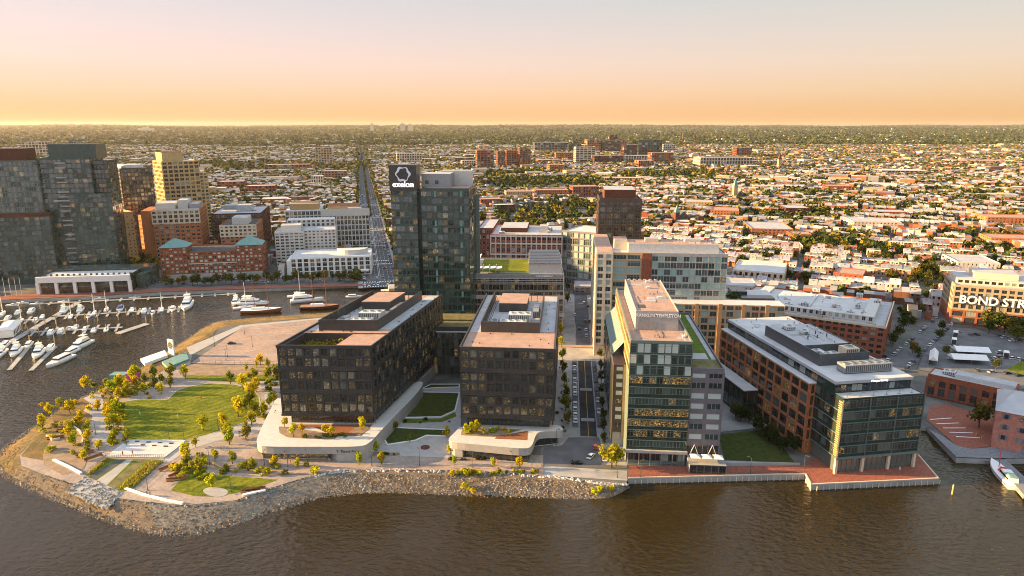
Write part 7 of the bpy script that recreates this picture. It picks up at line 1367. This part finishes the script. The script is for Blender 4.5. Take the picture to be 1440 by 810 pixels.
for (x, y, rot, w_, d_, h, wc, rc, mans, _) in main:
    f = 3 if h > 8.5 else 2; a, r_, ch_ = HM[(f, mans)]; o = tag(ob('row_house', a, None, (x, y, 2), -radians(rot)), None, 'house', 'row houses of the near town'); o.scale = (w_ / 5.4, d_ / 12, h / (9 if f == 3 else 7)); o.color = (*[c * R.uniform(.85, 1.1) for c in WALLC[wc][1]], 1)
    k = ob('roof', r_, o); ob('chimney', ch_, k); k.color = (*[c * R.uniform(.85, 1.1) for c in ROOFC[rc][1]], 1); HL_.append((o, f'{WALLC[wc][0]} house, {ROOFC[rc][0]} {"gable" if mans else "flat"} roof', x, y))
# the rest of the town as one mass
V, F, C = [], [], []
A = np.array([(h[0], h[1], radians(h[2]), h[3], h[4], h[5], h[8]) for h in rest]); n = len(A)
wcol = np.array([w_[1] for w_ in WALLC])[[h[6] for h in rest]] * rng.uniform(.8, 1.15, (n, 1)); rcol = np.array([w_[1] for w_ in ROOFC])[[h[7] for h in rest]] * rng.uniform(.8, 1.12, (n, 1))
sx = np.array([-1, 1, 1, -1]) * .5; sy = np.array([-1, -1, 1, 1]) * .5; lx = A[:, 3:4] * sx; ly = A[:, 4:5] * sy; ca, sa = np.cos(A[:, 2:3]), np.sin(A[:, 2:3])
gab = A[:, 6] == 1; tx = np.where(gab[:, None], lx * 1.0, lx); ty = np.where(gab[:, None], ly * .06, ly); th = A[:, 5] + np.where(gab, 2.4, 0)
def rot_(x, y): return A[:, 0:1] + x * ca + y * sa, A[:, 1:2] - x * sa + y * ca
X0, Y0 = rot_(lx, ly); X2, Y2 = rot_(tx, ty); z0 = np.full((n, 4), 1.9); z1 = np.repeat(A[:, 5:6] + 2, 4, 1); z2 = np.repeat(th[:, None] + 2.004, 4, 1)
Vh = np.stack([np.concatenate([X0, X0, X2], 1), np.concatenate([Y0, Y0, Y2], 1), np.concatenate([z0, z1, z2], 1)], -1).reshape(-1, 3)
f0 = np.array([(0, 1, 5, 4), (1, 2, 6, 5), (2, 3, 7, 6), (3, 0, 4, 7), (8, 9, 10, 11), (4, 5, 9, 8), (6, 7, 11, 10), (5, 6, 10, 9), (7, 4, 8, 11)])
Fh = (f0[None] + (np.arange(n) * 12)[:, None, None]).reshape(-1, 4); Ch = np.stack([wcol] * 4 + [rcol] * 3 + [wcol] * 2, 1).reshape(-1, 3); keep = np.ones((n, 9), bool); keep[~gab, 5:] = False; kf = keep.reshape(-1)
me = np_mesh('town_houses', Vh, Fh[kf], M['far'], Ch[kf]); tag(ob('town_houses', me), kind='stuff')
# trees of the town
def leaf_mass(T, nq, qs, cols, name, spread=.5, cv=(.6, 1.35)):
    n = len(T); c = T[:, None, :3] + 0; d = rng.normal(size=(n, nq, 3)); d /= np.linalg.norm(d, axis=2, keepdims=True); rr = rng.uniform(.45, 1.0, (n, nq, 1))
    p = c + d * rr * np.stack([T[:, 3] * spread, T[:, 3] * spread, T[:, 3] * .42], -1)[:, None, :]; p[:, :, 2] += T[:, 3:4] * .52
    a = rng.normal(size=(n, nq, 3)); a[:, :, 2] *= .6; a /= np.linalg.norm(a, axis=2, keepdims=True); b = np.cross(a, d + rng.normal(size=d.shape) * .5); b /= np.linalg.norm(b, axis=2, keepdims=True) + 1e-6
    s = (T[:, 3] * qs)[:, None, None] * rng.uniform(.6, 1.3, (n, nq, 1)); Vq = np.stack([p - a * s, p - b * s, p + a * s, p + b * s], 2).reshape(-1, 3); Fq = np.arange(n * nq * 4).reshape(-1, 4)
    cc = np.array(cols)[rng.integers(0, len(cols), n)][:, None, :] * rng.uniform(*cv, (n, nq, 1)); tag(ob(name, np_mesh(name, Vq, Fq, M['farleaf'], cc.reshape(-1, 3))), kind='stuff')
TC = [(.05, .07, .016), (.08, .09, .018), (.12, .11, .02), (.17, .135, .018), (.04, .06, .02)]
t_ = 20
while t_ < 3800:
    for sg in (-18.5, 18.5, 0):
        if (sg or t_ > 420) and R.random() < .8: q = b0 + D1 * (t_ + R.uniform(-2, 2)) + bn * sg; YARD.append((q.x, q.y, R.uniform(6, 9.5) if sg else R.uniform(3, 5), 1000))
    t_ += 9
for g in GARDENS:
    xs, ys_ = [p[0] for p in g], [p[1] for p in g]
    for _ in range(150): YARD.append((R.uniform(min(xs), max(xs)), R.uniform(min(ys_), max(ys_)), R.uniform(6, 13), 900))
for _ in range(900): # tree belts
    px, py = R.choice([(R.uniform(700, 860), R.gauss(256, 3)), (R.uniform(860, 1010), R.gauss(247, 3)), (R.uniform(300, 620), R.gauss(225, 6)), (R.uniform(300, 520), R.gauss(236, 4)), (R.uniform(560, 760), R.gauss(244, 3))]); YARD.append((*G(px, py), R.uniform(8, 15), 1500))
for _ in range(260):
    px, py = R.choice([(R.gauss(1190, 25), R.gauss(345, 6)), (R.gauss(1305, 12), R.gauss(385, 10)), (R.gauss(1160, 22), R.gauss(352, 6)), (R.gauss(1240, 30), R.gauss(365, 8)), (R.gauss(1310, 40), R.gauss(288, 8)), (R.gauss(1070, 30), R.gauss(360, 6)), (R.gauss(1390, 30), R.gauss(370, 8))])
    q = G(px, py)
    if not occupied(*q): YARD.append((*q, R.uniform(8, 14), 700))
YARD.sort(key=lambda t: t[0] ** 2 + t[1] ** 2); near, far_ = [], []
for t in YARD:
    (near if len(near) < 270 and seen(t[0], t[1], 8) else far_).append(t)
TL = []
for (x, y, h, _) in near: tree(x, y, BIG, h / 10, R.choice([0, 0, 1, 1, 2, 3]), 'town_tree', 'trees between the near houses', lst=TL, desc='leafy town tree', pal=GRN)
SHORT = {}
TOWN = LAND + [(f'{a}', *G(*p)) for a, p in (('the street with parked cars at right', (1300, 470)), ('the tree clump at the right town\'s middle', (1190, 345)), ('the tall tree by the white office', (1305, 385)), ('the vacant green lots', (770, 305)))]
TOWN = [l for l in TOWN if len(l[0].split()) <= 6]
relabel(HL_, TOWN); relabel(TL, TOWN)
far_ = np.array([(x, y, 2, h) for x, y, h, _ in far_]); d_ = np.hypot(far_[:, 0], far_[:, 1])
leaf_mass(far_[d_ < 1300], 60, .17, TC, 'town_foliage'); leaf_mass(far_[(d_ >= 1300) & (d_ < 2600)], 22, .27, TC, 'town_foliage'); leaf_mass(far_[d_ >= 2600], 9, .4, TC, 'town_foliage')
# woods and suburbs out to the ridge
n = 26000; y = 4300 + 21000 * rng.random(n) ** 1.5; x = (rng.random(n) - .5) * 1.7 * y; z = np.array([hill(a, b) if b > 5200 else 2 for a, b in zip(x, y)]); s = rng.uniform(11, 20, n) * (1 + y / 16000)
leaf_mass(np.stack([x, y, z, s], -1), 8, .44, [(.035, .055, .018), (.05, .065, .02), (.07, .075, .02), (.045, .06, .025)], 'far_woods', .9, (.8, 1.15))
n = 1000; y = 4600 + 12000 * rng.random(n) ** 1.7; x = (rng.random(n) - .5) * 1.7 * y; z = np.array([hill(a, b) if b > 5200 else 2 for a, b in zip(x, y)]); w_ = rng.uniform(12, 45, n); dd = rng.uniform(10, 24, n); hh = rng.uniform(7, 16, n) + 8
bx = x[:, None] + w_[:, None] * sx; by = y[:, None] + dd[:, None] * sy; Vb = np.stack([np.concatenate([bx, bx], 1), np.concatenate([by, by], 1), np.concatenate([np.repeat(z[:, None] - 3, 4, 1), np.repeat((z + hh)[:, None], 4, 1)], 1)], -1).reshape(-1, 3)
fb = np.array([(0, 1, 5, 4), (1, 2, 6, 5), (2, 3, 7, 6), (3, 0, 4, 7), (4, 5, 6, 7)]); Fb = (fb[None] + (np.arange(n) * 8)[:, None, None]).reshape(-1, 4); cb = np.array([(.4, .33, .25), (.5, .47, .43), (.28, .16, .1), (.3, .3, .3)])[rng.integers(0, 4, n)]
tag(ob('far_suburbs', np_mesh('far_suburbs', Vb, Fb, M['far'], np.repeat(cb, 5, 0))), kind='stuff')
# a few towers on the skyline, each its own thing
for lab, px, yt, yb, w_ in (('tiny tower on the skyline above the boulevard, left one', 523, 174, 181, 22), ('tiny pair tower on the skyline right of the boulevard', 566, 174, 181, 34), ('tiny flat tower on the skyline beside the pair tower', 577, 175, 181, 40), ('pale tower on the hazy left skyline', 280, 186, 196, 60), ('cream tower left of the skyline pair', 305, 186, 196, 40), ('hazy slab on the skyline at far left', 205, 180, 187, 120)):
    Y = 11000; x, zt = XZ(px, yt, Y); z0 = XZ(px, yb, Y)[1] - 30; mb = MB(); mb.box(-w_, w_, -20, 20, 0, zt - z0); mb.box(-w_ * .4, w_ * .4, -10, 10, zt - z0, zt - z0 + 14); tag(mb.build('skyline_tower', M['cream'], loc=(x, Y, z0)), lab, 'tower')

# ------------------------------------------------------------------ air
m = bpy.data.materials.new('haze'); m.use_nodes = True; t = m.node_tree; t.nodes.remove(t.nodes['Principled BSDF']); v = N(t, 'ShaderNodeVolumePrincipled'); v.inputs['Color'].default_value = (.92, .88, .82, 1); v.inputs['Density'].default_value = HAZE; v.inputs['Anisotropy'].default_value = .3
t.links.new(v.outputs[0], t.nodes['Material Output'].inputs['Volume'])
mb = MB(); mb.box(-24000, 24000, -400, 27500, -2.5, 240); tag(mb.build('haze', m), kind='stuff')
